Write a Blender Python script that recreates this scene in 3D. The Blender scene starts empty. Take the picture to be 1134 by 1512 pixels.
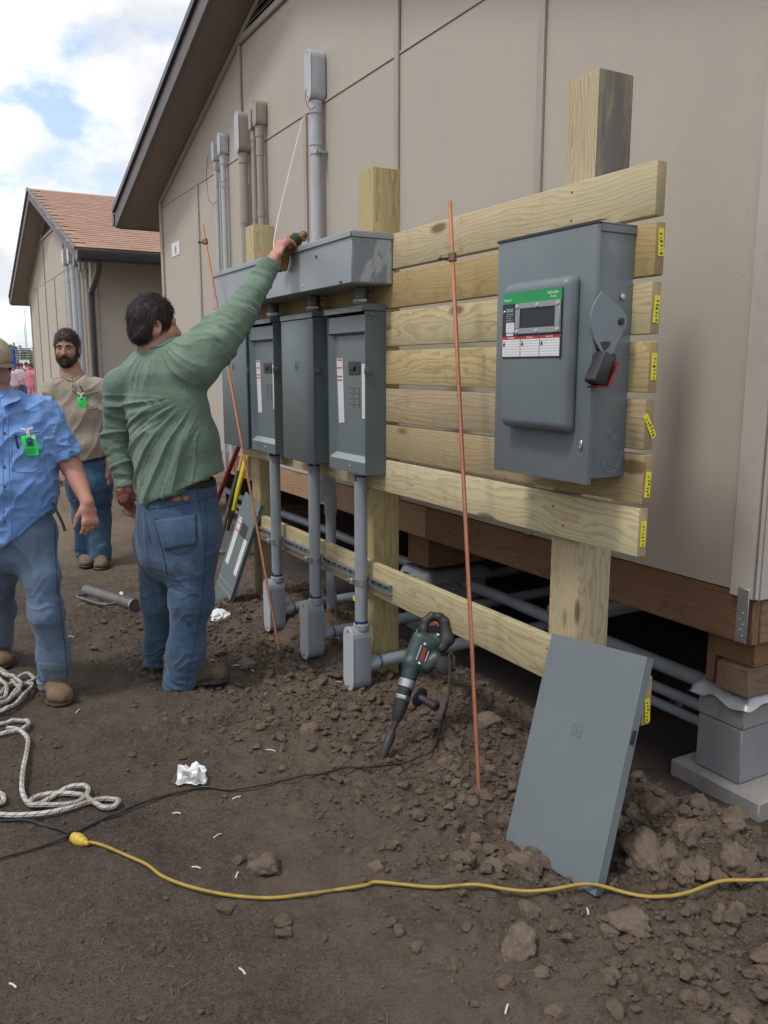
import bpy, bmesh, math, random
import numpy as np
from mathutils import Vector, Matrix

random.seed(7)
rng = np.random.default_rng(7)
scene = bpy.context.scene
COL = scene.collection

# ---------------------------------------------------------------- camera
FOC, EYE = 1225.0, 1.5                      # focal length in photo pixels, eye height in metres
TH = math.atan(212 / FOC)
YA = math.atan(695 / (FOC / math.cos(TH)))
F = np.array([math.sin(YA) * math.cos(TH), math.cos(YA) * math.cos(TH), -math.sin(TH)])
R = np.array([math.cos(YA), -math.sin(YA), 0.0])
U = np.cross(R, F)
FH = np.array([math.sin(YA), math.cos(YA), 0.0])
EYEP = np.array([0, 0, EYE])
cam = bpy.data.cameras.new('camera')
cam.sensor_fit = 'VERTICAL'; cam.sensor_height = 36; cam.sensor_width = 27
cam.lens = FOC / 1512 * 36
cam.clip_start = 0.05; cam.clip_end = 3000
camo = bpy.data.objects.new('camera', cam); COL.objects.link(camo)
camo.matrix_world = Matrix(((R[0], U[0], -F[0], 0), (R[1], U[1], -F[1], 0), (R[2], U[2], -F[2], EYE), (0, 0, 0, 1)))
scene.camera = camo

# ---------------------------------------------------------------- sky, sun, exposure
world = bpy.data.worlds.new('World'); scene.world = world; world.use_nodes = True
SUN_EL, SUN_AZ = math.radians(60), math.radians(-100)      # azimuth from +Y towards +X
wn, wl = world.node_tree.nodes, world.node_tree.links
wn.clear()
w_out = wn.new('ShaderNodeOutputWorld'); w_bg = wn.new('ShaderNodeBackground'); w_bg.inputs[1].default_value = 0.1
w_sky = wn.new('ShaderNodeTexSky'); w_sky.sky_type = 'NISHITA'; w_sky.sun_disc = False
w_sky.sun_elevation = SUN_EL; w_sky.sun_rotation = SUN_AZ; w_sky.air_density = 1.0; w_sky.dust_density = 1.2
w_tc = wn.new('ShaderNodeTexCoord')
w_sep = wn.new('ShaderNodeSeparateXYZ'); wl.new(w_tc.outputs['Generated'], w_sep.inputs[0])
w_z = wn.new('ShaderNodeMath'); w_z.operation = 'MAXIMUM'; w_z.inputs[1].default_value = 0.0; wl.new(w_sep.outputs[2], w_z.inputs[0])
w_z2 = wn.new('ShaderNodeMath'); w_z2.operation = 'ADD'; w_z2.inputs[1].default_value = 0.5; wl.new(w_z.outputs[0], w_z2.inputs[0])
w_cmb = wn.new('ShaderNodeCombineXYZ')
for i in (0, 1):
    d = wn.new('ShaderNodeMath'); d.operation = 'DIVIDE'
    wl.new(w_sep.outputs[i], d.inputs[0]); wl.new(w_z2.outputs[0], d.inputs[1]); wl.new(d.outputs[0], w_cmb.inputs[i])
w_n1 = wn.new('ShaderNodeTexNoise'); w_n1.inputs['Scale'].default_value = 3.0; w_n1.inputs['Detail'].default_value = 10; w_n1.inputs['Roughness'].default_value = 0.55
w_mp = wn.new('ShaderNodeMapping'); w_mp.inputs['Location'].default_value = (4.4, 5.8, 0)
wl.new(w_cmb.outputs[0], w_mp.inputs[0]); wl.new(w_mp.outputs[0], w_n1.inputs['Vector'])
w_r1 = wn.new('ShaderNodeValToRGB'); w_r1.color_ramp.elements[0].position = 0.405; w_r1.color_ramp.elements[1].position = 0.48
wl.new(w_n1.outputs['Fac'], w_r1.inputs[0])
w_n2 = wn.new('ShaderNodeTexNoise'); w_n2.inputs['Scale'].default_value = 4.2; w_n2.inputs['Detail'].default_value = 8; w_n2.inputs['Roughness'].default_value = 0.5
w_mp2 = wn.new('ShaderNodeMapping'); w_mp2.inputs['Location'].default_value = (4.3, 1.7, 0)
wl.new(w_cmb.outputs[0], w_mp2.inputs[0]); wl.new(w_mp2.outputs[0], w_n2.inputs['Vector'])
w_r2 = wn.new('ShaderNodeValToRGB')
w_r2.color_ramp.elements[0].position = 0.43; w_r2.color_ramp.elements[0].color = (6.8, 7.0, 7.4, 1)
w_r2.color_ramp.elements[1].position = 0.60; w_r2.color_ramp.elements[1].color = (10.6, 10.6, 10.7, 1)
wl.new(w_n2.outputs['Fac'], w_r2.inputs[0])
w_sg = wn.new('ShaderNodeVectorMath'); w_sg.operation = 'MULTIPLY_ADD'
w_sg.inputs[1].default_value = (1.0, 1.0, 1.0); w_sg.inputs[2].default_value = (2.7, 3.2, 3.9)      # thin high veil over the blue
wl.new(w_sky.outputs[0], w_sg.inputs[0])
w_mix = wn.new('ShaderNodeMix'); w_mix.data_type = 'RGBA'
wl.new(w_r1.outputs[0], w_mix.inputs[0]); wl.new(w_sg.outputs[0], w_mix.inputs[6]); wl.new(w_r2.outputs[0], w_mix.inputs[7])
wl.new(w_mix.outputs[2], w_bg.inputs[0]); wl.new(w_bg.outputs[0], w_out.inputs[0])

sun = bpy.data.lights.new('sun', 'SUN'); sun.energy = 1.5; sun.angle = math.radians(10); sun.color = (1.0, 0.96, 0.9)
suno = bpy.data.objects.new('sun', sun); COL.objects.link(suno)
sd = Vector((math.sin(SUN_AZ) * math.cos(SUN_EL), math.cos(SUN_AZ) * math.cos(SUN_EL), math.sin(SUN_EL)))
suno.rotation_euler = sd.to_track_quat('Z', 'Y').to_euler(); suno.location = (-3, -2, 9)
scene.view_settings.view_transform = 'Standard'; scene.view_settings.look = 'None'
scene.view_settings.exposure = 0.30; scene.view_settings.gamma = 1.0; scene.view_settings.use_curve_mapping = False

# ---------------------------------------------------------------- measuring helpers (a sight line met at a known real plane)
def ray(x, y): return F + R * ((x - 567) / FOC) - U * ((y - 756) / FOC)
def gx(x, y, a): r = ray(x, y); return EYEP + r * (a / r[0])
def gy(x, y, b): r = ray(x, y); return EYEP + r * (b / r[1])
def gz(x, y, c=0.0): r = ray(x, y); return EYEP + r * ((c - EYE) / r[2])
def gd(x, y, d): r = ray(x, y); return EYEP + r * (d / (r @ FH))

# ---------------------------------------------------------------- noise in numpy
def _hash(i, j, k, s):
    h = (i * 374761393 + j * 668265263 + k * 1274126177 + s * 974634377) & 0xffffffff
    h = ((h ^ (h >> 13)) * 1103515245) & 0xffffffff
    h = ((h ^ (h >> 16)) * 2246822519) & 0xffffffff
    return ((h ^ (h >> 15)) & 0xffffff) / float(0xffffff)
def vnoise(p, s=0):
    p = np.asarray(p, float)
    i = np.floor(p).astype(np.int64); f = p - i; u = f * f * f * (f * (f * 6 - 15) + 10)
    out = 0
    for a in (0, 1):
        wa = u[..., 0] if a else 1 - u[..., 0]
        for b in (0, 1):
            wb = u[..., 1] if b else 1 - u[..., 1]
            for c in (0, 1):
                wc = u[..., 2] if c else 1 - u[..., 2]
                out = out + wa * wb * wc * _hash(i[..., 0] + a, i[..., 1] + b, i[..., 2] + c, s)
    return out
def fbm(p, s=0, o=4, g=0.5):
    p = np.asarray(p, float); a, t, v = 1.0, 0.0, 0
    for k in range(o):
        v = v + a * vnoise(p, s + k); t += a; a *= g; p = p * 2.03 + 11.7
    return v / t
def sstep(a, b, x):
    t = np.clip((x - a) / (b - a), 0, 1); return t * t * (3 - 2 * t)

# ---------------------------------------------------------------- objects
WPOS = {}
def tag(o, label=None, cat=None, group=None, kind=None):
    for k, v in (('label', label), ('category', cat), ('group', group), ('kind', kind)):
        if v: o[k] = v
    return o
def thing(name, loc, label, cat, group=None, rot=None):
    o = bpy.data.objects.new(name, None); o.empty_display_size = 0.1; COL.objects.link(o)
    o.location = [float(v) for v in loc]
    if rot is not None: o.rotation_euler = rot
    WPOS[o.name] = np.array([float(v) for v in loc])
    return tag(o, label, cat, group)
def link(name, me, mat, parent=None, origin=None, local=False):
    o = bpy.data.objects.new(name, me); COL.objects.link(o)
    if mat is not None and not me.materials: me.materials.append(mat)
    if parent is not None: o.parent = parent
    if local: WPOS[o.name] = np.zeros(3); return o
    pw = WPOS[parent.name] if parent is not None else np.zeros(3)
    if origin is None:
        if parent is not None: origin = pw
        else:
            n = len(me.vertices); co = np.empty(n * 3); me.vertices.foreach_get('co', co); co = co.reshape(-1, 3)
            origin = np.array([(co[:, 0].min() + co[:, 0].max()) / 2, (co[:, 1].min() + co[:, 1].max()) / 2, co[:, 2].min()])
    origin = np.array(origin, float)
    me.transform(Matrix.Translation(-Vector(origin)))
    o.location = origin - pw; WPOS[o.name] = origin
    return o
def copy_tree(o, parent=None):
    c = o.copy(); COL.objects.link(c)
    if parent is not None: c.parent = parent
    WPOS[c.name] = WPOS.get(o.name, np.zeros(3)).copy()
    for ch in list(o.children): copy_tree(ch, c)
    return c

class MB:
    """Collects shapes and links them as ONE mesh object."""
    def __init__(self): self.bm = bmesh.new(); self.uv = self.bm.loops.layers.uv.new('UVMap')
    def _add(self, t):
        me = bpy.data.meshes.new('tmp'); t.to_mesh(me); t.free(); self.bm.from_mesh(me); bpy.data.meshes.remove(me); return self
    def obox(self, c, ax, h, bev=0.0, seg=1, taper=None):
        t = bmesh.new(); ax = [Vector(a).normalized() for a in ax]; c = Vector(c); vs = []
        for sx in (-1, 1):
            for sy in (-1, 1):
                for sz in (-1, 1):
                    k = 1.0 if taper is None or sz < 0 else taper
                    vs.append(t.verts.new(c + ax[0] * (h[0] * sx * k) + ax[1] * (h[1] * sy * k) + ax[2] * (h[2] * sz)))
        for f in ((0, 1, 3, 2), (4, 6, 7, 5), (0, 4, 5, 1), (2, 3, 7, 6), (0, 2, 6, 4), (1, 5, 7, 3)): t.faces.new([vs[i] for i in f])
        bmesh.ops.recalc_face_normals(t, faces=t.faces)
        if bev > 0: bmesh.ops.bevel(t, geom=list(t.edges), offset=bev, segments=seg, affect='EDGES', profile=0.5)
        return self._add(t)
    def box(self, x0, x1, y0, y1, z0, z1, bev=0.0, seg=1):
        return self.obox(((x0 + x1) / 2, (y0 + y1) / 2, (z0 + z1) / 2), ((1, 0, 0), (0, 1, 0), (0, 0, 1)), (abs(x1 - x0) / 2, abs(y1 - y0) / 2, abs(z1 - z0) / 2), bev, seg)
    def prism(self, pts, ex, bev=0.0, seg=1):
        t = bmesh.new(); ex = Vector(ex); a = [t.verts.new(Vector(p)) for p in pts]; b = [t.verts.new(Vector(p) + ex) for p in pts]; n = len(a)
        t.faces.new(a); t.faces.new(b[::-1])
        for i in range(n): t.faces.new((a[i], b[i], b[(i + 1) % n], a[(i + 1) % n]))
        bmesh.ops.recalc_face_normals(t, faces=t.faces)
        if bev > 0: bmesh.ops.bevel(t, geom=list(t.edges), offset=bev, segments=seg, affect='EDGES', profile=0.5)
        return self._add(t)
    def quad(self, *pts):
        self.bm.faces.new([self.bm.verts.new(Vector(p)) for p in pts]); return self
    def tube(self, pts, r, n=12, caps=True, closed=False):
        pts = [Vector(p) for p in pts]; m = len(pts); rr = r if hasattr(r, '__len__') else [r] * m
        tg = []
        for i in range(m):
            d = (pts[min(i + 1, m - 1)] - pts[max(i - 1, 0)]); tg.append(d.normalized() if d.length > 1e-9 else (tg[-1] if tg else Vector((0, 0, 1))))
        up = Vector((0, 0, 1)) if abs(tg[0].z) < 0.9 else Vector((1, 0, 0))
        u = (up - tg[0] * up.dot(tg[0])).normalized(); rings = []; L = 0.0; Ls = []
        for i in range(m):
            u = (u - tg[i] * u.dot(tg[i])).normalized(); v = tg[i].cross(u)
            rings.append([self.bm.verts.new(pts[i] + (u * math.cos(2 * math.pi * k / n) + v * math.sin(2 * math.pi * k / n)) * rr[i]) for k in range(n)])
            if i: L += (pts[i] - pts[i - 1]).length
            Ls.append(L)
        for i in range(m - 1):
            for k in range(n):
                k2 = (k + 1) % n
                f = self.bm.faces.new((rings[i][k], rings[i][k2], rings[i + 1][k2], rings[i + 1][k]))
                for lp, (uu, ll) in zip(f.loops, ((k, i), (k + 1, i), (k + 1, i + 1), (k, i + 1))): lp[self.uv].uv = (uu / n, Ls[ll])
        if caps:
            self.bm.faces.new(rings[0][::-1]); self.bm.faces.new(rings[-1])
        return self
    def lathe(self, p0, d, prof, n=20):
        p0, d = Vector(p0), Vector(d).normalized()
        return self.tube([p0 + d * t for t, _ in prof], [max(r, 1e-4) for _, r in prof], n) if all(prof[i + 1][0] != prof[i][0] for i in range(len(prof) - 1)) else self._lathe2(p0, d, prof, n)
    def _lathe2(self, p0, d, prof, n):
        up = Vector((0, 0, 1)) if abs(d.z) < 0.9 else Vector((1, 0, 0)); u = (up - d * up.dot(d)).normalized(); v = d.cross(u); rings = []
        for t, r in prof:
            r = max(r, 1e-4); rings.append([self.bm.verts.new(p0 + d * t + (u * math.cos(2 * math.pi * k / n) + v * math.sin(2 * math.pi * k / n)) * r) for k in range(n)])
        for i in range(len(prof) - 1):
            for k in range(n): self.bm.faces.new((rings[i][k], rings[i][(k + 1) % n], rings[i + 1][(k + 1) % n], rings[i + 1][k]))
        self.bm.faces.new(rings[0][::-1]); self.bm.faces.new(rings[-1]); return self
    def ball(self, c, r, sub=2, sc=(1, 1, 1)):
        t = bmesh.new(); bmesh.ops.create_icosphere(t, subdivisions=sub, radius=r)
        for v in t.verts: v.co = Vector((v.co.x * sc[0], v.co.y * sc[1], v.co.z * sc[2])) + Vector(c)
        return self._add(t)
    def build(self, name, mat, parent=None, origin=None, local=False, ang=38):
        me = bpy.data.meshes.new(name)
        bmesh.ops.recalc_face_normals(self.bm, faces=self.bm.faces)
        self.bm.to_mesh(me); self.bm.free()
        me.polygons.foreach_set('use_smooth', [True] * len(me.polygons)); me.set_sharp_from_angle(angle=math.radians(ang))
        return link(name, me, mat, parent, origin, local)

def spline(pts, n=8, jit=0.0, seed=1):
    """Catmull-Rom through 3-D points."""
    P = np.array(pts, float); P = np.vstack([2 * P[0] - P[1], P, 2 * P[-1] - P[-2]]); out = []
    for i in range(1, len(P) - 2):
        for t in np.linspace(0, 1, n, endpoint=False):
            out.append(0.5 * (2 * P[i] + (P[i + 1] - P[i - 1]) * t + (2 * P[i - 1] - 5 * P[i] + 4 * P[i + 1] - P[i + 2]) * t * t + (3 * P[i] - P[i - 1] - 3 * P[i + 1] + P[i + 2]) * t ** 3))
    out.append(P[-2]); return np.array(out)

def text(s, size, origin, right, up, mat, parent, name='lettering', local=False, align='LEFT', depth=0.0004):
    cu = bpy.data.curves.new(name, 'FONT'); cu.body = s; cu.size = size; cu.align_x = align; cu.extrude = depth; cu.resolution_u = 2
    ob = bpy.data.objects.new(name, cu); me = bpy.data.meshes.new_from_object(ob); bpy.data.objects.remove(ob); bpy.data.curves.remove(cu)
    r, u = Vector(right).normalized(), Vector(up).normalized(); n = r.cross(u)
    me.transform(Matrix(((r.x, u.x, n.x, origin[0]), (r.y, u.y, n.y, origin[1]), (r.z, u.z, n.z, origin[2]), (0, 0, 0, 1))))
    me.materials.clear()
    return link(name, me, mat, parent, None, local)

# ---------------------------------------------------------------- materials
def newmat(name):
    m = bpy.data.materials.new(name); m.use_nodes = True; nt = m.node_tree; return m, nt.nodes, nt.links, nt.nodes['Principled BSDF']
def nd(N, t, **kw):
    n = N.new(t)
    for k, v in kw.items():
        if k in n.inputs: n.inputs[k].default_value = v
        else: setattr(n, k, v)
    return n
def math2(N, L, op, a, b=None, c=None, clamp=False):
    n = N.new('ShaderNodeMath'); n.operation = op; n.use_clamp = clamp
    for i, v in enumerate((a, b, c)):
        if v is None: continue
        if isinstance(v, (int, float)): n.inputs[i].default_value = v
        else: L.new(v, n.inputs[i])
    return n.outputs[0]
def mixc(N, L, fac, a, b, mode='MIX'):
    n = N.new('ShaderNodeMix'); n.data_type = 'RGBA'; n.blend_type = mode
    for k, v in ((0, fac), (6, a), (7, b)):
        if isinstance(v, (int, float)): n.inputs[k].default_value = v if k == 0 else (v, v, v, 1)
        elif isinstance(v, tuple): n.inputs[k].default_value = v if len(v) == 4 else (*v, 1)
        else: L.new(v, n.inputs[k])
    return n.outputs[2]
def ramp(N, L, src, *stops):
    n = N.new('ShaderNodeValToRGB'); e = n.color_ramp.elements
    while len(e) < len(stops): e.new(0.5)
    for s, (p, c) in zip(e, stops): s.position = p; s.color = (c, c, c, 1) if isinstance(c, (int, float)) else (*c, 1)
    L.new(src, n.inputs[0]); return n.outputs[0]
def noise(N, L, vec, scale, detail=3, rough=0.5, dist=0.0):
    n = N.new('ShaderNodeTexNoise'); n.inputs['Scale'].default_value = scale; n.inputs['Detail'].default_value = detail
    n.inputs['Roughness'].default_value = rough; n.inputs['Distortion'].default_value = dist
    if vec is not None: L.new(vec, n.inputs['Vector'])
    return n.outputs['Fac']
def bump(N, L, B, h, strength, dist=0.01, prev=None):
    n = N.new('ShaderNodeBump'); n.inputs['Strength'].default_value = strength; n.inputs['Distance'].default_value = dist
    L.new(h, n.inputs['Height'])
    if prev is not None: L.new(prev, n.inputs['Normal'])
    L.new(n.outputs[0], B.inputs['Normal']); return n.outputs[0]
def scl(c, k): return tuple(min(1, v * k) for v in c[:3])
def objvec(N, L, rnd=True, scale=(1, 1, 1)):
    tc = N.new('ShaderNodeTexCoord'); mp = N.new('ShaderNodeMapping'); mp.inputs['Scale'].default_value = scale
    L.new(tc.outputs['Object'], mp.inputs[0])
    if rnd:
        oi = N.new('ShaderNodeObjectInfo'); k = math2(N, L, 'MULTIPLY', oi.outputs['Random'], 37.0)
        cb = N.new('ShaderNodeCombineXYZ')
        for i in range(3): L.new(k, cb.inputs[i])
        L.new(cb.outputs[0], mp.inputs['Location'])
    return mp.outputs[0]
def paint(name, col, rough=0.5, metal=0.0, var=0.12, vs=3.0, bs=0.0, bscale=60, dirt=None, dirt_amt=0.35, ds=5.0, spec=0.5, scale=(1, 1, 1), rvar=0.12):
    m, N, L, B = newmat(name); v = objvec(N, L, True, scale)
    n1 = noise(N, L, v, vs, 5, 0.6)
    c = mixc(N, L, n1, scl(col, 1 - var), scl(col, 1 + var))
    if dirt is not None:
        n2 = ramp(N, L, noise(N, L, v, ds, 6, 0.68), (0.48, 0.0), (0.72, dirt_amt)); c = mixc(N, L, n2, c, dirt)
    L.new(c, B.inputs['Base Color']); B.inputs['Metallic'].default_value = metal
    L.new(math2(N, L, 'MULTIPLY_ADD', noise(N, L, v, vs * 4, 4), rvar * 2, rough - rvar), B.inputs['Roughness'])
    B.inputs['Specular IOR Level'].default_value = spec
    if bs > 0: bump(N, L, B, noise(N, L, v, bscale, 4, 0.6), bs, 0.004)
    return m
def cloth(name, col, fade, dark, fscale=4.0, weave=900, rough=0.9, fmin=0.42, fmax=0.68):
    m, N, L, B = newmat(name); v = objvec(N, L, True)
    f = ramp(N, L, noise(N, L, v, fscale, 5, 0.6), (fmin, 0.0), (fmax, 1.0)); c = mixc(N, L, f, col, fade)
    g = ramp(N, L, noise(N, L, v, fscale * 2.3, 4, 0.6), (0.5, 0.0), (0.78, 0.4)); c = mixc(N, L, g, c, dark)
    fine = noise(N, L, v, 220, 3, 0.7); c = mixc(N, L, 0.18, c, mixc(N, L, fine, scl(dark, 0.8), scl(fade, 1.1)))
    L.new(c, B.inputs['Base Color']); B.inputs['Roughness'].default_value = rough; B.inputs['Specular IOR Level'].default_value = 0.2
    B.inputs['Sheen Weight'].default_value = 0.15
    cr = math2(N, L, 'ABSOLUTE', math2(N, L, 'SUBTRACT', noise(N, L, v, 9, 3, 0.5, 1.2), 0.5)); b0 = bump(N, L, B, ramp(N, L, cr, (0.0, 1.0), (0.10, 0.0)), 0.14, 0.006)
    b1 = bump(N, L, B, noise(N, L, v, 26, 4, 0.55), 0.35, 0.012, b0)
    bump(N, L, B, fine, 0.25, 0.002, b1); return m
def wood(name, axis, light, dark, stain, stain_amt=0.5, ring=0.011, knot=0.5, weather=None, weather_amt=0.0, endgrain=0.0):
    """Sawn softwood: growth rings round an off-centre pith that runs along AXIS, knots, stains."""
    m, N, L, B = newmat(name)
    tc = N.new('ShaderNodeTexCoord'); oi = N.new('ShaderNodeObjectInfo'); rnd = oi.outputs['Random']
    sp = N.new('ShaderNodeSeparateXYZ'); L.new(tc.outputs['Object'], sp.inputs[0])
    ia = 'XYZ'.index(axis); io = [i for i in range(3) if i != ia]
    r2 = math2(N, L, 'FRACT', math2(N, L, 'MULTIPLY', rnd, 7.31)); r3 = math2(N, L, 'FRACT', math2(N, L, 'MULTIPLY', rnd, 23.7))
    al = math2(N, L, 'ADD', sp.outputs[ia], math2(N, L, 'MULTIPLY', rnd, 61.0))
    p = math2(N, L, 'ADD', sp.outputs[io[0]], math2(N, L, 'MULTIPLY_ADD', r2, 0.10, 0.02))
    q = math2(N, L, 'ADD', sp.outputs[io[1]], math2(N, L, 'MULTIPLY_ADD', r3, 0.16, -0.08))
    cb = N.new('ShaderNodeCombineXYZ'); L.new(math2(N, L, 'MULTIPLY', al, 0.9), cb.inputs[0]); L.new(math2(N, L, 'MULTIPLY', p, 5.0), cb.inputs[1]); L.new(math2(N, L, 'MULTIPLY', q, 5.0), cb.inputs[2])
    vec = cb.outputs[0]
    w1 = noise(N, L, vec, 2.2, 3, 0.5); w2 = noise(N, L, vec, 7.0, 3, 0.6)
    kv = N.new('ShaderNodeTexVoronoi'); kv.inputs['Scale'].default_value = 1.0
    kc = N.new('ShaderNodeCombineXYZ'); L.new(math2(N, L, 'MULTIPLY', al, 2.5), kc.inputs[0]); L.new(math2(N, L, 'MULTIPLY', p, 7.5), kc.inputs[1]); L.new(math2(N, L, 'MULTIPLY', q, 7.5), kc.inputs[2])
    L.new(kc.outputs[0], kv.inputs['Vector'])
    kd = kv.outputs['Distance']; ks = N.new('ShaderNodeSeparateColor'); L.new(kv.outputs['Color'], ks.inputs[0])
    kon = math2(N, L, 'LESS_THAN', ks.outputs[0], knot)
    warp = math2(N, L, 'MULTIPLY', math2(N, L, 'SUBTRACT', 1.0, ramp(N, L, kd, (0.0, 0.0), (0.42, 1.0))), math2(N, L, 'MULTIPLY', kon, 0.03))
    rad = math2(N, L, 'SQRT', math2(N, L, 'ADD', math2(N, L, 'MULTIPLY', p, p), math2(N, L, 'MULTIPLY', q, q)))
    rad = math2(N, L, 'ADD', rad, math2(N, L, 'MULTIPLY_ADD', w1, 0.10, -0.05)); rad = math2(N, L, 'ADD', rad, math2(N, L, 'MULTIPLY', w2, 0.006)); rad = math2(N, L, 'ADD', rad, warp)
    ph = math2(N, L, 'FRACT', math2(N, L, 'DIVIDE', rad, ring))
    late = ramp(N, L, ph, (0.0, 0.0), (0.55, 0.25), (0.86, 1.0), (0.97, 0.9), (1.0, 0.0))
    st = N.new('ShaderNodeCombineXYZ'); L.new(math2(N, L, 'MULTIPLY', al, 6.0), st.inputs[0]); L.new(math2(N, L, 'MULTIPLY', p, 300.0), st.inputs[1]); L.new(math2(N, L, 'MULTIPLY', q, 300.0), st.inputs[2])
    fib = noise(N, L, st.outputs[0], 1.0, 3, 0.6)
    fac = math2(N, L, 'MULTIPLY', late, math2(N, L, 'MULTIPLY_ADD', w2, 0.8, 0.25), clamp=True)
    c = mixc(N, L, fac, light, dark); c = mixc(N, L, math2(N, L, 'MULTIPLY', fib, 0.35), c, dark)
    sn = ramp(N, L, noise(N, L, vec, 1.3, 4, 0.6), (0.45, 0.0), (0.68, stain_amt)); c = mixc(N, L, sn, c, stain)
    c = mixc(N, L, math2(N, L, 'MULTIPLY', math2(N, L, 'POWER', r3, 2.0), 0.75), c, mixc(N, L, 0.55, c, scl(dark, 1.15)))
    ob = math2(N, L, 'MULTIPLY_ADD', rnd, 0.30, 0.82); hv = N.new('ShaderNodeHueSaturation'); L.new(ob, hv.inputs['Value']); L.new(math2(N, L, 'MULTIPLY_ADD', r2, 0.3, 0.85), hv.inputs['Saturation']); L.new(c, hv.inputs['Color']); c = hv.outputs[0]
    kf = math2(N, L, 'MULTIPLY', ramp(N, L, math2(N, L, 'ADD', math2(N, L, 'ADD', kd, math2(N, L, 'MULTIPLY_ADD', ks.outputs[1], 0.10, -0.05)), math2(N, L, 'MULTIPLY_ADD', w2, 0.08, -0.04)), (0.085, 1.0), (0.15, 0.0)), kon); c = mixc(N, L, math2(N, L, 'MULTIPLY', kf, 0.85), c, scl(dark, 0.38))
    if endgrain:                                         # sawn ends soak up more preservative
        es = N.new('ShaderNodeSeparateXYZ'); L.new(tc.outputs['Normal'], es.inputs[0]); c = mixc(N, L, math2(N, L, 'MULTIPLY', math2(N, L, 'GREATER_THAN', math2(N, L, 'ABSOLUTE', es.outputs[ia]), 0.6), endgrain), c, scl(dark, 0.75))
    if weather is not None:                              # the side that stood in the weather at the yard has gone grey
        wz = noise(N, L, vec, 3.1, 5, 0.7); ns = N.new('ShaderNodeSeparateXYZ'); L.new(tc.outputs['Normal'], ns.inputs[0]); side = math2(N, L, 'MULTIPLY', math2(N, L, 'MULTIPLY_ADD', math2(N, L, 'LESS_THAN', ns.outputs[1], -0.5), 0.85, 0.15), ramp(N, L, sp.outputs[2], (0.55, 0.12), (0.95, 1.0)))
        c = mixc(N, L, math2(N, L, 'MULTIPLY', ramp(N, L, wz, (0.22, 0.35), (0.52, weather_amt)), side), c, weather)
    sm = ramp(N, L, noise(N, L, tc.outputs['Object'], 9.0, 6, 0.7), (0.56, 0.0), (0.74, 0.35)); c = mixc(N, L, sm, c, scl(dark, 0.55))
    L.new(c, B.inputs['Base Color']); B.inputs['Roughness'].default_value = 0.82; B.inputs['Specular IOR Level'].default_value = 0.25
    b = bump(N, L, B, fac, 0.15, 0.002); bump(N, L, B, fib, 0.3, 0.0015, b); return m

M = {}
M['siding'] = paint('siding', (0.465, 0.42, 0.36), 0.75, 0, 0.07, 0.9, 0.28, 240, (0.39, 0.345, 0.30), 0.38, 1.6, 0.25, (1, 1, 0.3))
M['siding_trim'] = paint('siding_trim', (0.41, 0.365, 0.315), 0.7, 0, 0.06, 2, 0.10, 200, (0.28, 0.24, 0.2), 0.25, 3, 0.25)
M['corner_trim'] = paint('corner_trim', (0.48, 0.44, 0.40), 0.7, 0, 0.07, 2, 0.15, 120, (0.26, 0.22, 0.19), 0.35, 4, 0.25)
M['fascia'] = paint('fascia', (0.16, 0.145, 0.14), 0.6, 0, 0.08, 2, 0.08, 90, (0.1, 0.09, 0.085), 0.4, 4, 0.3)
M['soffit'] = paint('soffit', (0.235, 0.2, 0.18), 0.75, 0, 0.05, 1.5, 0.06, 120, (0.17, 0.145, 0.13), 0.3, 2.5, 0.2)
M['gutter'] = paint('gutter', (0.035, 0.036, 0.042), 0.35, 0, 0.15, 3, 0.05, 40, (0.09, 0.085, 0.08), 0.3, 4)
M['shingle'] = paint('shingle', (0.37, 0.235, 0.172), 0.92, 0, 0.38, 1.7, 0.6, 260, (0.27, 0.15, 0.105), 0.6, 2.2, 0.15)
M['dark_void'] = paint('dark_void', (0.02, 0.02, 0.022), 0.9, 0, 0.2, 3)
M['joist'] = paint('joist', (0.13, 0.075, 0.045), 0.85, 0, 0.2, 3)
M['board'] = wood('board_wood', 'Y', (0.63, 0.555, 0.345), (0.35, 0.25, 0.12), (0.46, 0.46, 0.285), 0.5, ring=0.015, knot=0.72, endgrain=0.55)
M['board_tan'] = wood('tan_board_wood', 'Y', (0.585, 0.485, 0.275), (0.32, 0.22, 0.10), (0.40, 0.33, 0.18), 0.55, ring=0.013, knot=0.8, endgrain=0.5)
M['board_brown'] = wood('brown_board_wood', 'Y', (0.49, 0.375, 0.20), (0.25, 0.165, 0.075), (0.30, 0.25, 0.14), 0.6, ring=0.017, knot=0.7, endgrain=0.5)
M['post'] = wood('post_wood', 'Z', (0.50, 0.415, 0.20), (0.28, 0.195, 0.08), (0.40, 0.36, 0.19), 0.5, ring=0.014)
M['post_grey'] = wood('weathered_post_wood', 'Z', (0.56, 0.46, 0.255), (0.30, 0.205, 0.095), (0.46, 0.39, 0.24), 0.4, weather=(0.115, 0.105, 0.10), weather_amt=0.9)
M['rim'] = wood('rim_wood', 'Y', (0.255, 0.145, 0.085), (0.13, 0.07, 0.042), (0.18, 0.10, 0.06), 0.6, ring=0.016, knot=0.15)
M['rimx'] = wood('sill_wood', 'X', (0.27, 0.17, 0.10), (0.15, 0.09, 0.055), (0.2, 0.12, 0.07), 0.6, ring=0.014, knot=0.15)
M['steel'] = paint('grey_steel_paint', (0.146, 0.174, 0.186), 0.40, 0, 0.07, 2.2, 0.04, 70, (0.20, 0.215, 0.215), 0.38, 3.2, 0.5)
M['steel_plate'] = paint('handle_plate_paint', (0.175, 0.21, 0.225), 0.42, 0, 0.05, 2.2, 0.03, 70)
M['steel_lid'] = paint('light_grey_steel_paint', (0.27, 0.305, 0.32), 0.38, 0, 0.06, 2.5, 0.03, 70, (0.32, 0.34, 0.35), 0.22, 2.6)
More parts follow.
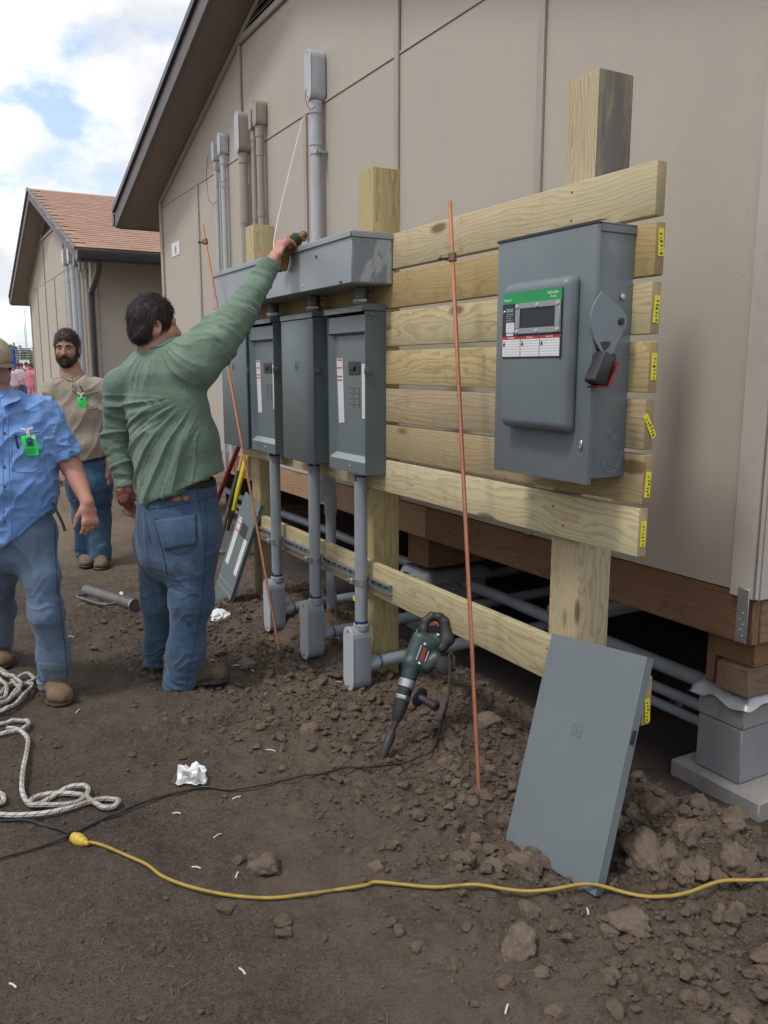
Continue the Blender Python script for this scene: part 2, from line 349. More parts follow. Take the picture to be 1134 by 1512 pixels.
M['panel_steel'] = paint('panel_grey_paint', (0.102, 0.136, 0.143), 0.40, 0, 0.07, 2.2, 0.04, 70, (0.15, 0.17, 0.172), 0.35, 3.6, 0.5)
M['dead'] = paint('dead_front_paint', (0.122, 0.158, 0.165), 0.40, 0, 0.05, 2.5, 0.03, 70)
M['galv'] = paint('galvanised', (0.46, 0.48, 0.49), 0.42, 0.85, 0.2, 18, 0.06, 50, (0.22, 0.22, 0.21), 0.4, 14)
M['bright'] = paint('bright_steel', (0.62, 0.63, 0.62), 0.32, 0.9, 0.15, 12)
M['pvc'] = paint('grey_pvc', (0.285, 0.315, 0.355), 0.5, 0, 0.06, 4, 0.03, 90, (0.19, 0.18, 0.17), 0.35, 7, 0.4)
M['pvc_light'] = paint('light_grey_pvc', (0.47, 0.49, 0.52), 0.5, 0, 0.06, 4, 0.03, 90, (0.3, 0.29, 0.28), 0.25, 7, 0.4)
M['pvc_tan'] = paint('painted_conduit', (0.36, 0.315, 0.265), 0.6, 0, 0.07, 4, 0.05, 90, (0.27, 0.235, 0.2), 0.3, 8, 0.3)
M['primer'] = paint('blue_primer', (0.02, 0.035, 0.16), 0.35, 0, 0.3, 20)
M['copper'] = paint('copper', (0.66, 0.29, 0.18), 0.42, 0.72, 0.14, 9, 0.05, 60, (0.36, 0.16, 0.09), 0.5, 12)
M['rim_orange'] = wood('orange_rim_wood', 'Y', (0.40, 0.235, 0.125), (0.22, 0.12, 0.06), (0.3, 0.17, 0.09), 0.5, ring=0.016, knot=0.2)  # lighter, more orange tone for the far length of rim beam
M['brass'] = paint('bronze_clamp', (0.20, 0.15, 0.085), 0.4, 0.8, 0.2, 30)
M['white_label'] = paint('label_white', (0.74, 0.74, 0.73), 0.5, 0, 0.04, 5)
M['print'] = paint('label_print', (0.28, 0.28, 0.30), 0.6, 0, 0.1, 5)
M['red'] = paint('label_red', (0.52, 0.035, 0.05), 0.5, 0, 0.05, 5)
M['green_band'] = paint('label_green', (0.006, 0.30, 0.075), 0.4, 0, 0.04, 5)
M['black'] = paint('black_plastic', (0.022, 0.022, 0.025), 0.5, 0, 0.2, 8, 0.06, 120, (0.07, 0.062, 0.055), 0.3, 9)
M['black_label'] = paint('label_black', (0.018, 0.02, 0.022), 0.42, 0, 0.1, 5)
M['yellow_tag'] = paint('tag_yellow', (0.76, 0.66, 0.03), 0.5, 0, 0.05, 8)
M['concrete'] = paint('concrete', (0.27, 0.262, 0.245), 0.92, 0, 0.12, 7, 0.5, 90, (0.15, 0.14, 0.125), 0.55, 9, 0.2)
M['concrete_blue'] = paint('smooth_block', (0.24, 0.235, 0.25), 0.85, 0, 0.08, 4, 0.2, 60, (0.19, 0.18, 0.18), 0.3, 5, 0.2)
M['foil'] = paint('foil', (0.36, 0.37, 0.385), 0.42, 0.55, 0.15, 10, 0.5, 35, (0.3, 0.29, 0.28), 0.4, 9)
M['skin_a'] = paint('skin_pink', (0.50, 0.245, 0.185), 0.55, 0, 0.10, 14, 0.10, 240, (0.44, 0.14, 0.11), 0.4, 9, 0.35)
M['skin_b'] = paint('skin_tan', (0.385, 0.20, 0.145), 0.55, 0, 0.10, 14, 0.10, 240, (0.3, 0.12, 0.085), 0.4, 9, 0.35)
M['eye'] = paint('eye_white', (0.26, 0.20, 0.175), 0.4, 0, 0.05, 9)
M['hair'] = paint('dark_hair', (0.028, 0.021, 0.017), 0.5, 0, 0.35, 60, 0.5, 160, None, 0, 5, 0.4)
M['hair_brown'] = paint('brown_hair', (0.045, 0.032, 0.024), 0.5, 0, 0.4, 60, 0.5, 160, (0.09, 0.07, 0.055), 0.4, 30, 0.4)
M['beard'] = paint('dark_beard', (0.03, 0.024, 0.02), 0.7, 0, 0.4, 60, 0.6, 160, (0.2, 0.17, 0.15), 0.35, 22, 0.3)
M['shirt_green'] = cloth('green_jersey', (0.118, 0.180, 0.132), (0.225, 0.305, 0.242), (0.08, 0.125, 0.092), 2.6)
M['shirt_tan'] = cloth('tan_jersey', (0.295, 0.252, 0.20), (0.37, 0.325, 0.265), (0.2, 0.163, 0.125), 4)
M['shirt_blue'] = cloth('blue_shirt_cotton', (0.145, 0.275, 0.58), (0.22, 0.37, 0.68), (0.09, 0.19, 0.44), 4)
M['denim'] = cloth('denim', (0.046, 0.088, 0.155), (0.11, 0.175, 0.265), (0.028, 0.052, 0.095), 3.4, fmin=.4, fmax=.8)
M['denim_fade'] = cloth('faded_denim', (0.075, 0.142, 0.26), (0.20, 0.275, 0.365), (0.18, 0.165, 0.135), 3.2)
M['denim_dark'] = cloth('dark_denim', (0.032, 0.075, 0.15), (0.075, 0.14, 0.235), (0.02, 0.04, 0.085), 4.5)
M['thread'] = paint('stitching', (0.035, 0.05, 0.085), 0.9, 0, 0.2, 30)
M['boot'] = paint('boot_leather', (0.10, 0.072, 0.05), 0.75, 0, 0.3, 12, 0.4, 60, (0.2, 0.165, 0.13), 0.6, 14, 0.3)
M['boot_tan'] = paint('tan_boot_leather', (0.17, 0.115, 0.07), 0.8, 0, 0.3, 12, 0.4, 60, (0.24, 0.2, 0.155), 0.6, 14, 0.3)
M['sole'] = paint('rubber_sole', (0.045, 0.038, 0.032), 0.85, 0, 0.3, 12, 0.3, 60, (0.15, 0.125, 0.1), 0.5, 14)
M['leather_patch'] = paint('leather_patch', (0.33, 0.15, 0.07), 0.7, 0, 0.15, 30)
M['belt'] = paint('belt_leather', (0.03, 0.027, 0.026), 0.55, 0, 0.2, 10)
M['badge'] = paint('badge_green', (0.03, 0.72, 0.10), 0.45, 0, 0.03, 10)
M['cap'] = cloth('cap_canvas', (0.34, 0.29, 0.19), (0.42, 0.37, 0.26), (0.15, 0.13, 0.08), 9)
M['glove'] = paint('glove_leather', (0.33, 0.21, 0.065), 0.75, 0, 0.3, 22, 0.5, 80, (0.06, 0.058, 0.045), 0.95, 16, 0.3)
M['glove_dark'] = paint('glove_cuff', (0.055, 0.055, 0.04), 0.85, 0, 0.3, 22, 0.4, 80, (0.16, 0.13, 0.06), 0.6, 18)
M['glove_red'] = paint('red_glove', (0.17, 0.05, 0.04), 0.8, 0, 0.3, 22, 0.4, 80, (0.6, 0.3, 0.03), 0.8, 18, 0.3)
M['tool_green'] = paint('tool_teal', (0.010, 0.040, 0.041), 0.45, 0, 0.25, 14, 0.08, 90, (0.11, 0.095, 0.08), 0.55, 11)
M['tool_red'] = paint('tool_red', (0.20, 0.014, 0.018), 0.45, 0, 0.1, 10)
M['handle_red'] = paint('handle_red', (0.20, 0.016, 0.022), 0.5, 0, 0.2, 10, 0.05, 60, (0.1, 0.07, 0.06), 0.5, 9)
M['handle_yellow'] = paint('handle_yellow', (0.72, 0.60, 0.015), 0.4, 0, 0.1, 8, 0.04, 60, (0.3, 0.26, 0.1), 0.35, 9)
M['handle_wood'] = paint('handle_wood', (0.42, 0.22, 0.07), 0.6, 0, 0.2, 8, 0.1, 60, (0.15, 0.08, 0.04), 0.4, 9)
M['rust'] = paint('rusty_steel', (0.11, 0.085, 0.07), 0.7, 0.4, 0.3, 16, 0.3, 60, (0.2, 0.09, 0.045), 0.7, 10)
M['iron'] = paint('grey_iron', (0.17, 0.165, 0.16), 0.5, 0.6, 0.2, 10, 0.2, 60, (0.12, 0.1, 0.085), 0.7, 8)
M['yellow_cord'] = paint('yellow_cord', (0.36, 0.245, 0.045), 0.6, 0, 0.2, 30, 0.15, 120, (0.15, 0.11, 0.06), 0.85, 14)
M['plug_yellow'] = paint('plug_yellow', (0.62, 0.42, 0.055), 0.45, 0, 0.1, 12, 0.05, 60, (0.25, 0.18, 0.06), 0.5, 18)
M['black_cord'] = paint('black_cord', (0.017, 0.016, 0.017), 0.5, 0, 0.3, 20, 0.1, 80, (0.09, 0.075, 0.06), 0.5, 16)
M['paper'] = paint('white_paper', (0.80, 0.80, 0.82), 0.85, 0, 0.05, 9, 0.4, 40)
M['cutoff'] = paint('white_plastic', (0.58, 0.56, 0.51), 0.6, 0, 0.08, 9)
M['wire_red'] = paint('red_wire', (0.30, 0.06, 0.035), 0.5, 0, 0.2, 20)
M['string'] = paint('nylon_string', (0.72, 0.69, 0.6), 0.8, 0, 0.25, 120)
M['trunk'] = paint('bark', (0.09, 0.07, 0.055), 0.95, 0, 0.3, 8, 0.6, 30)
M['hazy_leaf'] = paint('hazy_leaf', (0.10, 0.125, 0.07), 0.7, 0, 0.45, 0.8, 0, 1)  # leaf tone lightened, distance haze put into the colour
M['tarp'] = paint('blue_tarp', (0.03, 0.10, 0.5), 0.5, 0, 0.2, 3)
M['pink'] = cloth('pink_cotton', (0.55, 0.14, 0.22), (0.65, 0.3, 0.36), (0.4, 0.1, 0.15), 4)
M['pale'] = cloth('pale_cotton', (0.55, 0.42, 0.5), (0.65, 0.55, 0.6), (0.4, 0.3, 0.36), 4)
M['greycloth'] = cloth('grey_cotton', (0.16, 0.17, 0.2), (0.24, 0.25, 0.28), (0.09, 0.1, 0.12), 4)

def scuffed():
    m, N, L, B = newmat('scuffed_paint'); v = objvec(N, L, False, (1, 1, 0.45))
    n = ramp(N, L, noise(N, L, v, 13, 6, 0.62, 0.6), (0.47, 0.0), (0.53, 1.0)); n2 = ramp(N, L, noise(N, L, v, 55, 3, 0.6), (0.66, 0.0), (0.7, 1.0))
    c = mixc(N, L, n, (0.19, 0.23, 0.255), (0.36, 0.39, 0.41)); c = mixc(N, L, math2(N, L, 'MULTIPLY', n2, 0.6), c, (0.09, 0.1, 0.11))
    L.new(c, B.inputs['Base Color']); B.inputs['Roughness'].default_value = 0.5; return m
M['scuffed'] = scuffed()
def printed(name, base, ink, rows, amt=0.75):
    """Unreadably small print: broken dark lines across the sheet (object Z up)."""
    m, N, L, B = newmat(name); tc = N.new('ShaderNodeTexCoord'); sp = N.new('ShaderNodeSeparateXYZ'); L.new(tc.outputs['Object'], sp.inputs[0])
    ln = math2(N, L, 'GREATER_THAN', math2(N, L, 'FRACT', math2(N, L, 'MULTIPLY', sp.outputs[2], rows)), 0.52)
    cb = N.new('ShaderNodeCombineXYZ'); L.new(math2(N, L, 'MULTIPLY', sp.outputs[1], 260.0), cb.inputs[0]); L.new(math2(N, L, 'FLOOR', math2(N, L, 'MULTIPLY', sp.outputs[2], rows)), cb.inputs[1])
    br = math2(N, L, 'GREATER_THAN', noise(N, L, cb.outputs[0], 1.0, 1), 0.44)
    c = mixc(N, L, math2(N, L, 'MULTIPLY', math2(N, L, 'MULTIPLY', ln, br), amt), base, ink); L.new(c, B.inputs['Base Color']); B.inputs['Roughness'].default_value = 0.5; return m
M['fine_print'] = printed('fine_print', (0.76, 0.76, 0.77), (0.3, 0.3, 0.33), 130, 0.5)
M['tag_print'] = printed('tag_print', (0.78, 0.68, 0.03), (0.04, 0.035, 0.02), 95, 0.9)
def rope_mat():
    m, N, L, B = newmat('braided_rope'); tc = N.new('ShaderNodeTexCoord'); sp = N.new('ShaderNodeSeparateXYZ'); L.new(tc.outputs['UV'], sp.inputs[0])
    a = math2(N, L, 'MULTIPLY_ADD', sp.outputs[1], 55.0, math2(N, L, 'MULTIPLY', sp.outputs[0], 3.0)); b = math2(N, L, 'MULTIPLY_ADD', sp.outputs[1], 55.0, math2(N, L, 'MULTIPLY', sp.outputs[0], -3.0))
    sa = math2(N, L, 'SINE', math2(N, L, 'MULTIPLY', a, 6.283)); sb = math2(N, L, 'SINE', math2(N, L, 'MULTIPLY', b, 6.283)); h = math2(N, L, 'MULTIPLY', sa, sb)
    fl = math2(N, L, 'GREATER_THAN', math2(N, L, 'SINE', math2(N, L, 'MULTIPLY', math2(N, L, 'MULTIPLY_ADD', sp.outputs[1], 26.0, math2(N, L, 'MULTIPLY', sp.outputs[0], 2.0)), 6.283)), 0.86)
    v = tc.outputs['Object']; c = mixc(N, L, noise(N, L, v, 14, 5, 0.6), (0.46, 0.43, 0.39), (0.66, 0.64, 0.60)); c = mixc(N, L, math2(N, L, 'MULTIPLY', fl, 0.75), c, (0.07, 0.06, 0.06))
    c = mixc(N, L, ramp(N, L, noise(N, L, v, 7, 4), (0.42, 0.0), (0.70, 0.75)), c, (0.22, 0.18, 0.145))
    L.new(c, B.inputs['Base Color']); B.inputs['Roughness'].default_value = 0.9; bump(N, L, B, h, 0.7, 0.003); return m
M['rope'] = rope_mat()
def soil(name, clod=False, dry=0.0):
    m, N, L, B = newmat(name)
    geo = N.new('ShaderNodeNewGeometry'); v = geo.outputs['Position']
    if clod: v = objvec(N, L, True)
    big = noise(N, L, v, 0.75, 5, 0.6); mid = noise(N, L, v, 6.0, 6, 0.65); fine = noise(N, L, v, 60.0, 6, 0.7)
    c = mixc(N, L, ramp(N, L, big, (0.36, 0.0), (0.64, 1.0)), (0.074, 0.060, 0.048), (0.134, 0.106, 0.081))
    c = mixc(N, L, ramp(N, L, mid, (0.40, 0.0), (0.70, 0.75)), c, (0.150, 0.118, 0.092))
    c = mixc(N, L, ramp(N, L, noise(N, L, v, 2.1, 5, 0.6), (0.52, 0.0), (0.70, 0.75)), c, (0.045, 0.038, 0.034))
    c = mixc(N, L, ramp(N, L, fine, (0.42, 0.0), (0.68, 0.7)), c, (0.19, 0.148, 0.108))
    c = mixc(N, L, ramp(N, L, noise(N, L, v, 170, 3, 0.6), (0.34, 0.85), (0.47, 0.0)), c, (0.032, 0.026, 0.021))
    if clod:
        oi = N.new('ShaderNodeObjectInfo'); c = mixc(N, L, math2(N, L, 'MULTIPLY_ADD', oi.outputs['Random'], 0.4, 0.5), c, (0.225, 0.172, 0.13)); c = mixc(N, L, ramp(N, L, noise(N, L, v, 5, 6, 0.75), (0.5, 0.0), (0.66, 0.75)), c, (0.29, 0.225, 0.172))
    else:
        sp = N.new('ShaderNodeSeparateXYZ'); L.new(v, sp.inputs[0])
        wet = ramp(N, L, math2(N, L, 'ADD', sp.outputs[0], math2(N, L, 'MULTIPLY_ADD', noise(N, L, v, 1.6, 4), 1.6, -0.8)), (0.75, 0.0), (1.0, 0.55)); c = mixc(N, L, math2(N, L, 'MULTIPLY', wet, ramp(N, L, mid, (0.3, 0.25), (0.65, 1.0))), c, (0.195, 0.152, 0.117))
        underfloor_shade = N.new('ShaderNodeMapRange'); underfloor_shade.inputs['From Min'].default_value = 2.15; underfloor_shade.inputs['From Max'].default_value = 2.6; L.new(sp.outputs[0], underfloor_shade.inputs[0]); c = mixc(N, L, math2(N, L, 'MULTIPLY', underfloor_shade.outputs[0], 0.85), c, (0.035, 0.031, 0.029))  # soil darkened towards the crawlspace, its shade put into the colour
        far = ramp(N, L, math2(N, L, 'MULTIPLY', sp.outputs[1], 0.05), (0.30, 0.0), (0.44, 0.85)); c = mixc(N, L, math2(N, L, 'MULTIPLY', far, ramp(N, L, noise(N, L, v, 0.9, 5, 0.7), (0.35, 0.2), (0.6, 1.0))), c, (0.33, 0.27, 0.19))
    if dry: c = mixc(N, L, math2(N, L, 'MULTIPLY', noise(N, L, v, 30, 3), dry * 2), c, (0.235, 0.175, 0.13))
    L.new(c, B.inputs['Base Color']); B.inputs['Roughness'].default_value = 0.97; B.inputs['Specular IOR Level'].default_value = 0.15
    b = bump(N, L, B, noise(N, L, v, 3.2 if clod else 24, 9, 0.75), 0.9 if clod else 1.0, 0.010 if clod else 0.03); bump(N, L, B, fine, 0.6, 0.006, b); return m
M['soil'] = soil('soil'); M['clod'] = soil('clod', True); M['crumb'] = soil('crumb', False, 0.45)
M['straw'] = paint('straw', (0.155, 0.125, 0.09), 0.9, 0, 0.35, 0.6)

# ---------------------------------------------------------------- ground
def gh(x, y):
    """Height of the bare soil."""
    x = np.asarray(x, float); y = np.asarray(y, float); p = np.stack([x, y, np.zeros_like(x)], -1)
    near = 1 - sstep(6, 14, y)
    rough = sstep(0.75, 1.5, x + 0.10 * (y - 2.5)) * (1 - sstep(2.25, 2.5, x)) * (1 - sstep(5.2, 6.5, y)) * near
    h = (fbm(p * 0.9, 3, 3) - 0.5) * 0.05 * near
    h += (fbm(p * 5.5, 11, 4, 0.55) - 0.5) * (0.030 + 0.080 * rough) * near
    n = fbm(p * 15, 21, 3, 0.6); h += (np.abs(n - 0.5) * 2) * (0.011 + 0.028 * rough) * near
    h += (fbm(p * 36, 41, 2, 0.6) - 0.5) * (0.009 + 0.014 * rough) * (1 - sstep(3.5, 5.0, y))
    bump_ = lambda cx, cy, rx, ry, a: a * np.exp(-((x - cx) / rx) ** 2 - ((y - cy) / ry) ** 2)
    h += bump_(2.02, 1.62, 0.24, 0.20, 0.10) + bump_(1.85, 1.40, 0.25, 0.2, 0.04) + bump_(1.70, 2.35, 0.16, 0.5, 0.045)
    h += bump_(1.95, 2.75, 0.16, 0.5, 0.06) + bump_(1.5, 4.75, 0.28, 0.4, 0.05) + bump_(1.95, 4.5, 0.2, 0.5, 0.10) + bump_(1.62, 3.05, 0.2, 0.2, 0.02)
    h += bump_(1.69, 3.85, 0.11, 0.72, -0.055)
    h += bump_(1.15, 9.8, 0.9, 1.1, 0.55) * (0.8 + 0.4 * fbm(p * 4, 9, 3))
    h -= 0.060 * sstep(2.15, 2.5, x) * (1 - sstep(12, 13, y))
    return h
def build_ground():
    xs = np.concatenate([-np.geomspace(400, 0.9, 34), np.arange(-0.85, -0.2, 0.05), np.arange(-0.2, 2.36, 0.0115), np.arange(2.36, 3.4, 0.05), np.geomspace(3.4, 400, 36)])
    ys = np.concatenate([-np.geomspace(60, 0.5, 14), np.arange(-0.4, 0.9, 0.06), np.arange(0.9, 4.4, 0.0115), np.arange(4.4, 6.6, 0.022), np.arange(6.6, 14, 0.08), np.geomspace(14, 900, 46)])
    X, Y = np.meshgrid(xs, ys, indexing='ij'); Z = gh(X, Y); nx, ny = X.shape
    V = np.stack([X, Y, Z], -1).reshape(-1, 3); I = np.arange(nx * ny).reshape(nx, ny)
    Q = np.stack([I[:-1, :-1], I[1:, :-1], I[1:, 1:], I[:-1, 1:]], -1).reshape(-1, 4)
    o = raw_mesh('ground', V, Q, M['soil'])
    return tag(o, kind='structure')
def raw_mesh(name, V, Fc, mat, parent=None, origin=(0, 0, 0), smooth=True, local=False):
    me = bpy.data.meshes.new(name); V = np.asarray(V, np.float32); Fc = np.asarray(Fc, np.int32); n, k = Fc.shape
    me.vertices.add(len(V)); me.vertices.foreach_set('co', V.ravel()); me.loops.add(n * k); me.loops.foreach_set('vertex_index', Fc.ravel())
    me.polygons.add(n); me.polygons.foreach_set('loop_start', np.arange(n, dtype=np.int32) * k); me.polygons.foreach_set('loop_total', np.full(n, k, np.int32))
    me.polygons.foreach_set('use_smooth', np.full(n, smooth)); me.update(calc_edges=True); me.validate()
    return link(name, me, mat, parent, None if origin is None else origin, local)
GROUND = build_ground()

# ---------------------------------------------------------------- the two portable classroom buildings
WX, WZ0, SEAM, SL, OH = 2.42, 0.745, 3.165, 0.312, 0.66
Y0, Y1 = 1.76, 9.153; YM = (Y0 + Y1) / 2; DEPTH = 8.0
def zs(y): return 3.243 + SL * (YM - Y0 - abs(y - YM))
def building(oy, label, near):
    b = thing('modular_building', (WX, oy + YM, 0), label, 'building')
    A = lambda x, y, z: (x, y + oy, z)
    cuts = [Y0 + 0.0, 2.957, 4.17, 5.39, 6.62, 7.83, Y1]
    for i in range(6):                                   # lower sheets of the gable
        MB().box(WX, WX + 0.02, oy + cuts[i] + 0.003, oy + cuts[i + 1] - 0.003, WZ0, SEAM - 0.006, 0.002).build('wall_panel', M['siding'], b, origin=A(WX, cuts[i], WZ0))
    up = [Y0, 2.957, 4.17, 6.62, Y1]
    for i in range(4):                                   # upper sheets up to the rake
        a, c = up[i] + 0.003, up[i + 1] - 0.003
        pts = [A(WX + 0.004, a, SEAM + 0.012), A(WX + 0.004, c, SEAM + 0.012), A(WX + 0.004, c, zs(c) + 0.02)] + ([A(WX + 0.004, YM, zs(YM) + 0.02)] if a < YM < c else []) + [A(WX + 0.004, a, zs(a) + 0.02)]
        MB().prism(pts, (0.02, 0, 0)).build('wall_panel', M['siding'], b, origin=A(WX, a, SEAM))
    MB().box(WX - 0.006, WX + 0.01, oy + Y0 + 0.09, oy + Y1 - 0.06, SEAM - 0.004, SEAM + 0.010, 0.002).build('flashing', M['siding'], b)
    if near:
        nh = MB(); rr = random.Random(3)
        for y in (Y0 + .13, 2.90, 3.01, 4.11, 4.23, 5.33, 5.45, 6.56, 6.68, 7.77, 7.89, 9.03):
            for z in np.arange(WZ0 + .06, SEAM - .03, .2): nh.lathe((WX + .0005, y + rr.uniform(-.006, .006), z + rr.uniform(-.02, .02)), (-1, 0, 0), [(0, .0045), (.0012, .0035)], 6)
            for z in np.arange(SEAM + .06, zs(y) - .08, .2): nh.lathe((WX + .0045, y + rr.uniform(-.006, .006), z + rr.uniform(-.02, .02)), (-1, 0, 0), [(0, .0045), (.0012, .0035)], 6)
        tag(nh.build('nail_heads', M['siding_trim'], b), kind='stuff')
    core = [A(WX + 0.026, Y0 + 0.02, WZ0), A(WX + 0.026, Y1 - 0.02, WZ0), A(WX + 0.026, Y1 - 0.02, zs(Y1)), A(WX + 0.026, YM, zs(YM)), A(WX + 0.026, Y0 + 0.02, zs(Y0))]
    MB().prism(core, (0.08, 0, 0)).build('wall', M['siding_trim'], b)
    for y, full in ((2.957, 1), (4.17, 1), (5.39, 0), (6.62, 1), (7.83, 0)):
        MB().box(WX - 0.018, WX - 0.001, oy + y - 0.021, oy + y + 0.021, WZ0 + 0.002, (zs(y) - 0.012) if full else SEAM - 0.012, 0.003).build('batten', M['siding_trim'], b)
    MB().box(WX - 0.022, WX - 0.001, oy + Y0 - 0.012, oy + Y0 + 0.085, WZ0 - 0.015, zs(Y0) - 0.01, 0.004).build('corner_board', M['corner_trim'], b)
    MB().box(WX - 0.02, WX + 0.07, oy + Y0 - 0.034, oy + Y0 - 0.013, WZ0 - 0.012, zs(Y0) - 0.01, 0.004).build('corner_board', M['corner_trim'], b)
    MB().box(WX - 0.022, WX - 0.001, oy + Y1 - 0.06, oy + Y1 + 0.012, WZ0 - 0.015, zs(Y1) - 0.01, 0.004).build('corner_board', M['siding_trim'], b)
    for s in (-1, 1):                                    # frieze strip, soffit, rake board, roof deck on each slope
        ye, yw = (Y0 if s < 0 else Y1), (Y0 - OH if s < 0 else Y1 + OH)
        MB().prism([A(WX - 0.02, ye, zs(ye) - 0.055), A(WX - 0.02, YM, zs(YM) - 0.055), A(WX - 0.02, YM, zs(YM) - 0.006), A(WX - 0.02, ye, zs(ye) - 0.006)], (0.018, 0, 0)).build('frieze_board', M['siding_trim'], b)
        MB().prism([A(2.115, yw, zs(yw) + 0.004), A(2.115, YM, zs(YM) + 0.004), A(2.115, YM, zs(YM) + 0.022), A(2.115, yw, zs(yw) + 0.022)], (0.35, 0, 0)).build('soffit', M['soffit'], b)
        MB().prism([A(WX + 0.045, yw, zs(yw) + 0.004), A(WX + 0.045, ye, zs(ye) + 0.004), A(WX + 0.045, ye, zs(ye) + 0.022), A(WX + 0.045, yw, zs(yw) + 0.022)], (DEPTH, 0, 0)).build('soffit', M['soffit'], b)
        MB().prism([A(2.08, yw, zs(yw) - 0.01), A(2.08, YM, zs(YM) - 0.01), A(2.08, YM, zs(YM) + 0.165), A(2.08, yw, zs(yw) + 0.165)], (0.033, 0, 0), 0.003).build('rake_board', M['fascia'], b)
        MB().prism([A(2.06, yw, zs(yw) + 0.168), A(2.06, YM, zs(YM) + 0.168), A(2.06, YM, zs(YM) + 0.19), A(2.06, yw, zs(yw) + 0.19)], (DEPTH + 0.5, 0, 0)).build('roof', M['shingle'], b)
        MB().prism([A(2.052, yw - s * 0.0, zs(yw) + 0.15), A(2.052, YM, zs(YM) + 0.15), A(2.052, YM, zs(YM) + 0.205), A(2.052, yw, zs(yw) + 0.205)], (0.024, 0, 0)).build('drip_edge', M['gutter'], b)
        MB().box(2.12, WX + DEPTH, oy + yw, oy + yw + s * 0.02, zs(yw) - 0.01, zs(yw) + 0.165).build('eave_board', M['fascia'], b)
        g0, g1 = sorted((oy + yw + s * 0.024, oy + yw + s * 0.125))
        g = MB(); prof = [(g0, zs(yw) + 0.15), (g0, zs(yw) + 0.03), (g0 + 0.085 if s > 0 else g0 + 0.02, zs(yw) + 0.03), (g1, zs(yw) + 0.09), (g1, zs(yw) + 0.15)] if s > 0 else [(g1, zs(yw) + 0.15), (g1, zs(yw) + 0.03), (g0 + 0.02, zs(yw) + 0.03), (g0, zs(yw) + 0.09), (g0, zs(yw) + 0.15)]
        g.prism([(2.07, y, z) for y, z in prof], (DEPTH + 0.3, 0, 0)).build('gutter', M['gutter'], b)
    v0 = 4.015; half = (zs(YM) - 0.06 - v0) / SL         # louvred triangle under the ridge
    v = MB().prism([A(WX - 0.012, YM - half, v0), A(WX - 0.012, YM + half, v0), A(WX - 0.012, YM, v0 + half * SL)], (0.01, 0, 0)).build('gable_vent', M['black'], b, origin=A(WX, YM, v0))
    for k in range(6):
        z = v0 + 0.02 + k * 0.05; hw = half - (z - v0) / SL - 0.06
        if hw > 0.05: MB().obox(A(WX - 0.022, YM, z), ((0.7, 0, 0.7), (0, 1, 0), (-0.7, 0, 0.7)), (0.018, hw, 0.003)).build('slat', M['fascia'], v)
    MB().box(WX - 0.026, WX - 0.004, oy + YM - half - 0.12, oy + YM + half + 0.12, v0 - 0.05, v0 - 0.004, 0.003).build('vent_sill', M['siding_trim'], b)
    for s in (0, 1):                                     # long walls and back
        yy = oy + (Y0 if s == 0 else Y1)
        for k in range(6):
            x0 = WX + 0.075 + k * 1.22
            MB().box(x0 + 0.003, x0 + 1.217, yy - 0.012 if s == 0 else yy - 0.01, yy + 0.01 if s == 0 else yy + 0.012, WZ0, zs(Y0) + 0.004, 0.002).build('wall_panel', M['siding'], b, origin=(x0, yy, WZ0))
            if k: MB().box(x0 - 0.02, x0 + 0.02, yy - 0.028 if s == 0 else yy + 0.013, yy - 0.013 if s == 0 else yy + 0.028, WZ0, zs(Y0) - 0.004, 0.003).build('batten', M['siding_trim'], b)
    bx = WX + DEPTH - 0.5
    MB().prism([(bx, p[1], p[2]) for p in core], (0.03, 0, 0)).build('back_wall', M['siding'], b)
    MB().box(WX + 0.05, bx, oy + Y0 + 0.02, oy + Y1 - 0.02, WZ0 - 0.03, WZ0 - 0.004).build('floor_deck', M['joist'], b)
    for y0, y1, mt in ((Y0 + 0.002, 3.86, 'rim'), (3.864, Y1, 'rim_orange')):
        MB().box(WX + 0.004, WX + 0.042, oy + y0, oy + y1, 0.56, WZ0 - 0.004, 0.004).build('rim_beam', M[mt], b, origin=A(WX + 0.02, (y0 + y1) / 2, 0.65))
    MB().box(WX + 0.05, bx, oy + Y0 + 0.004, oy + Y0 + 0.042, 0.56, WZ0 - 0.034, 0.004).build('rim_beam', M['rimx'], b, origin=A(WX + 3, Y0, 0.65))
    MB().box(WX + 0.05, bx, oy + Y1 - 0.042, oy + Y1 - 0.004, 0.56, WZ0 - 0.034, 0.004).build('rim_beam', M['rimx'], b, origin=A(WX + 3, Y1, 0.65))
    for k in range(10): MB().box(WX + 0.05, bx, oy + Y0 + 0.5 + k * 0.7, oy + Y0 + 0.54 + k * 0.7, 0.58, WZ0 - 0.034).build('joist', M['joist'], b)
    MB().box(bx - 0.02, bx, oy + Y0, oy + Y1, -0.3, 0.56).build('added_skirting', M['joist'], b)  # unseen skirting on three sides, added to keep daylight out under the floor
    MB().box(WX + 0.6, bx, oy + Y1 - 0.03, oy + Y1 - 0.01, -0.3, 0.56).build('added_skirting', M['joist'], b)
    MB().box(WX + 1.3, bx, oy + Y0 + 0.01, oy + Y0 + 0.03, -0.3, 0.56).build('added_skirting', M['joist'], b)
    return b
B1 = building(0.0, 'tan sided building standing directly behind the lumber rack', True)
SL, OH = 0.345, 0.86
B2 = building(11.44, 'tan sided building with brown shingle roof beyond the two standing men', False)
st = MB().box(WX - 0.028, WX - 0.023, Y0 - 0.0, Y0 + 0.045, 0.575, WZ0 + 0.02, 0.001)
for z in (0.6, 0.62, 0.64, 0.655, 0.68): st.lathe((WX - 0.028, Y0 + 0.012 + (z * 977 % 1) * 0.02, z), (-1, 0, 0), [(0, 0.004), (0.003, 0.003)], 8)
st.build('metal_strap', M['galv'], B1)
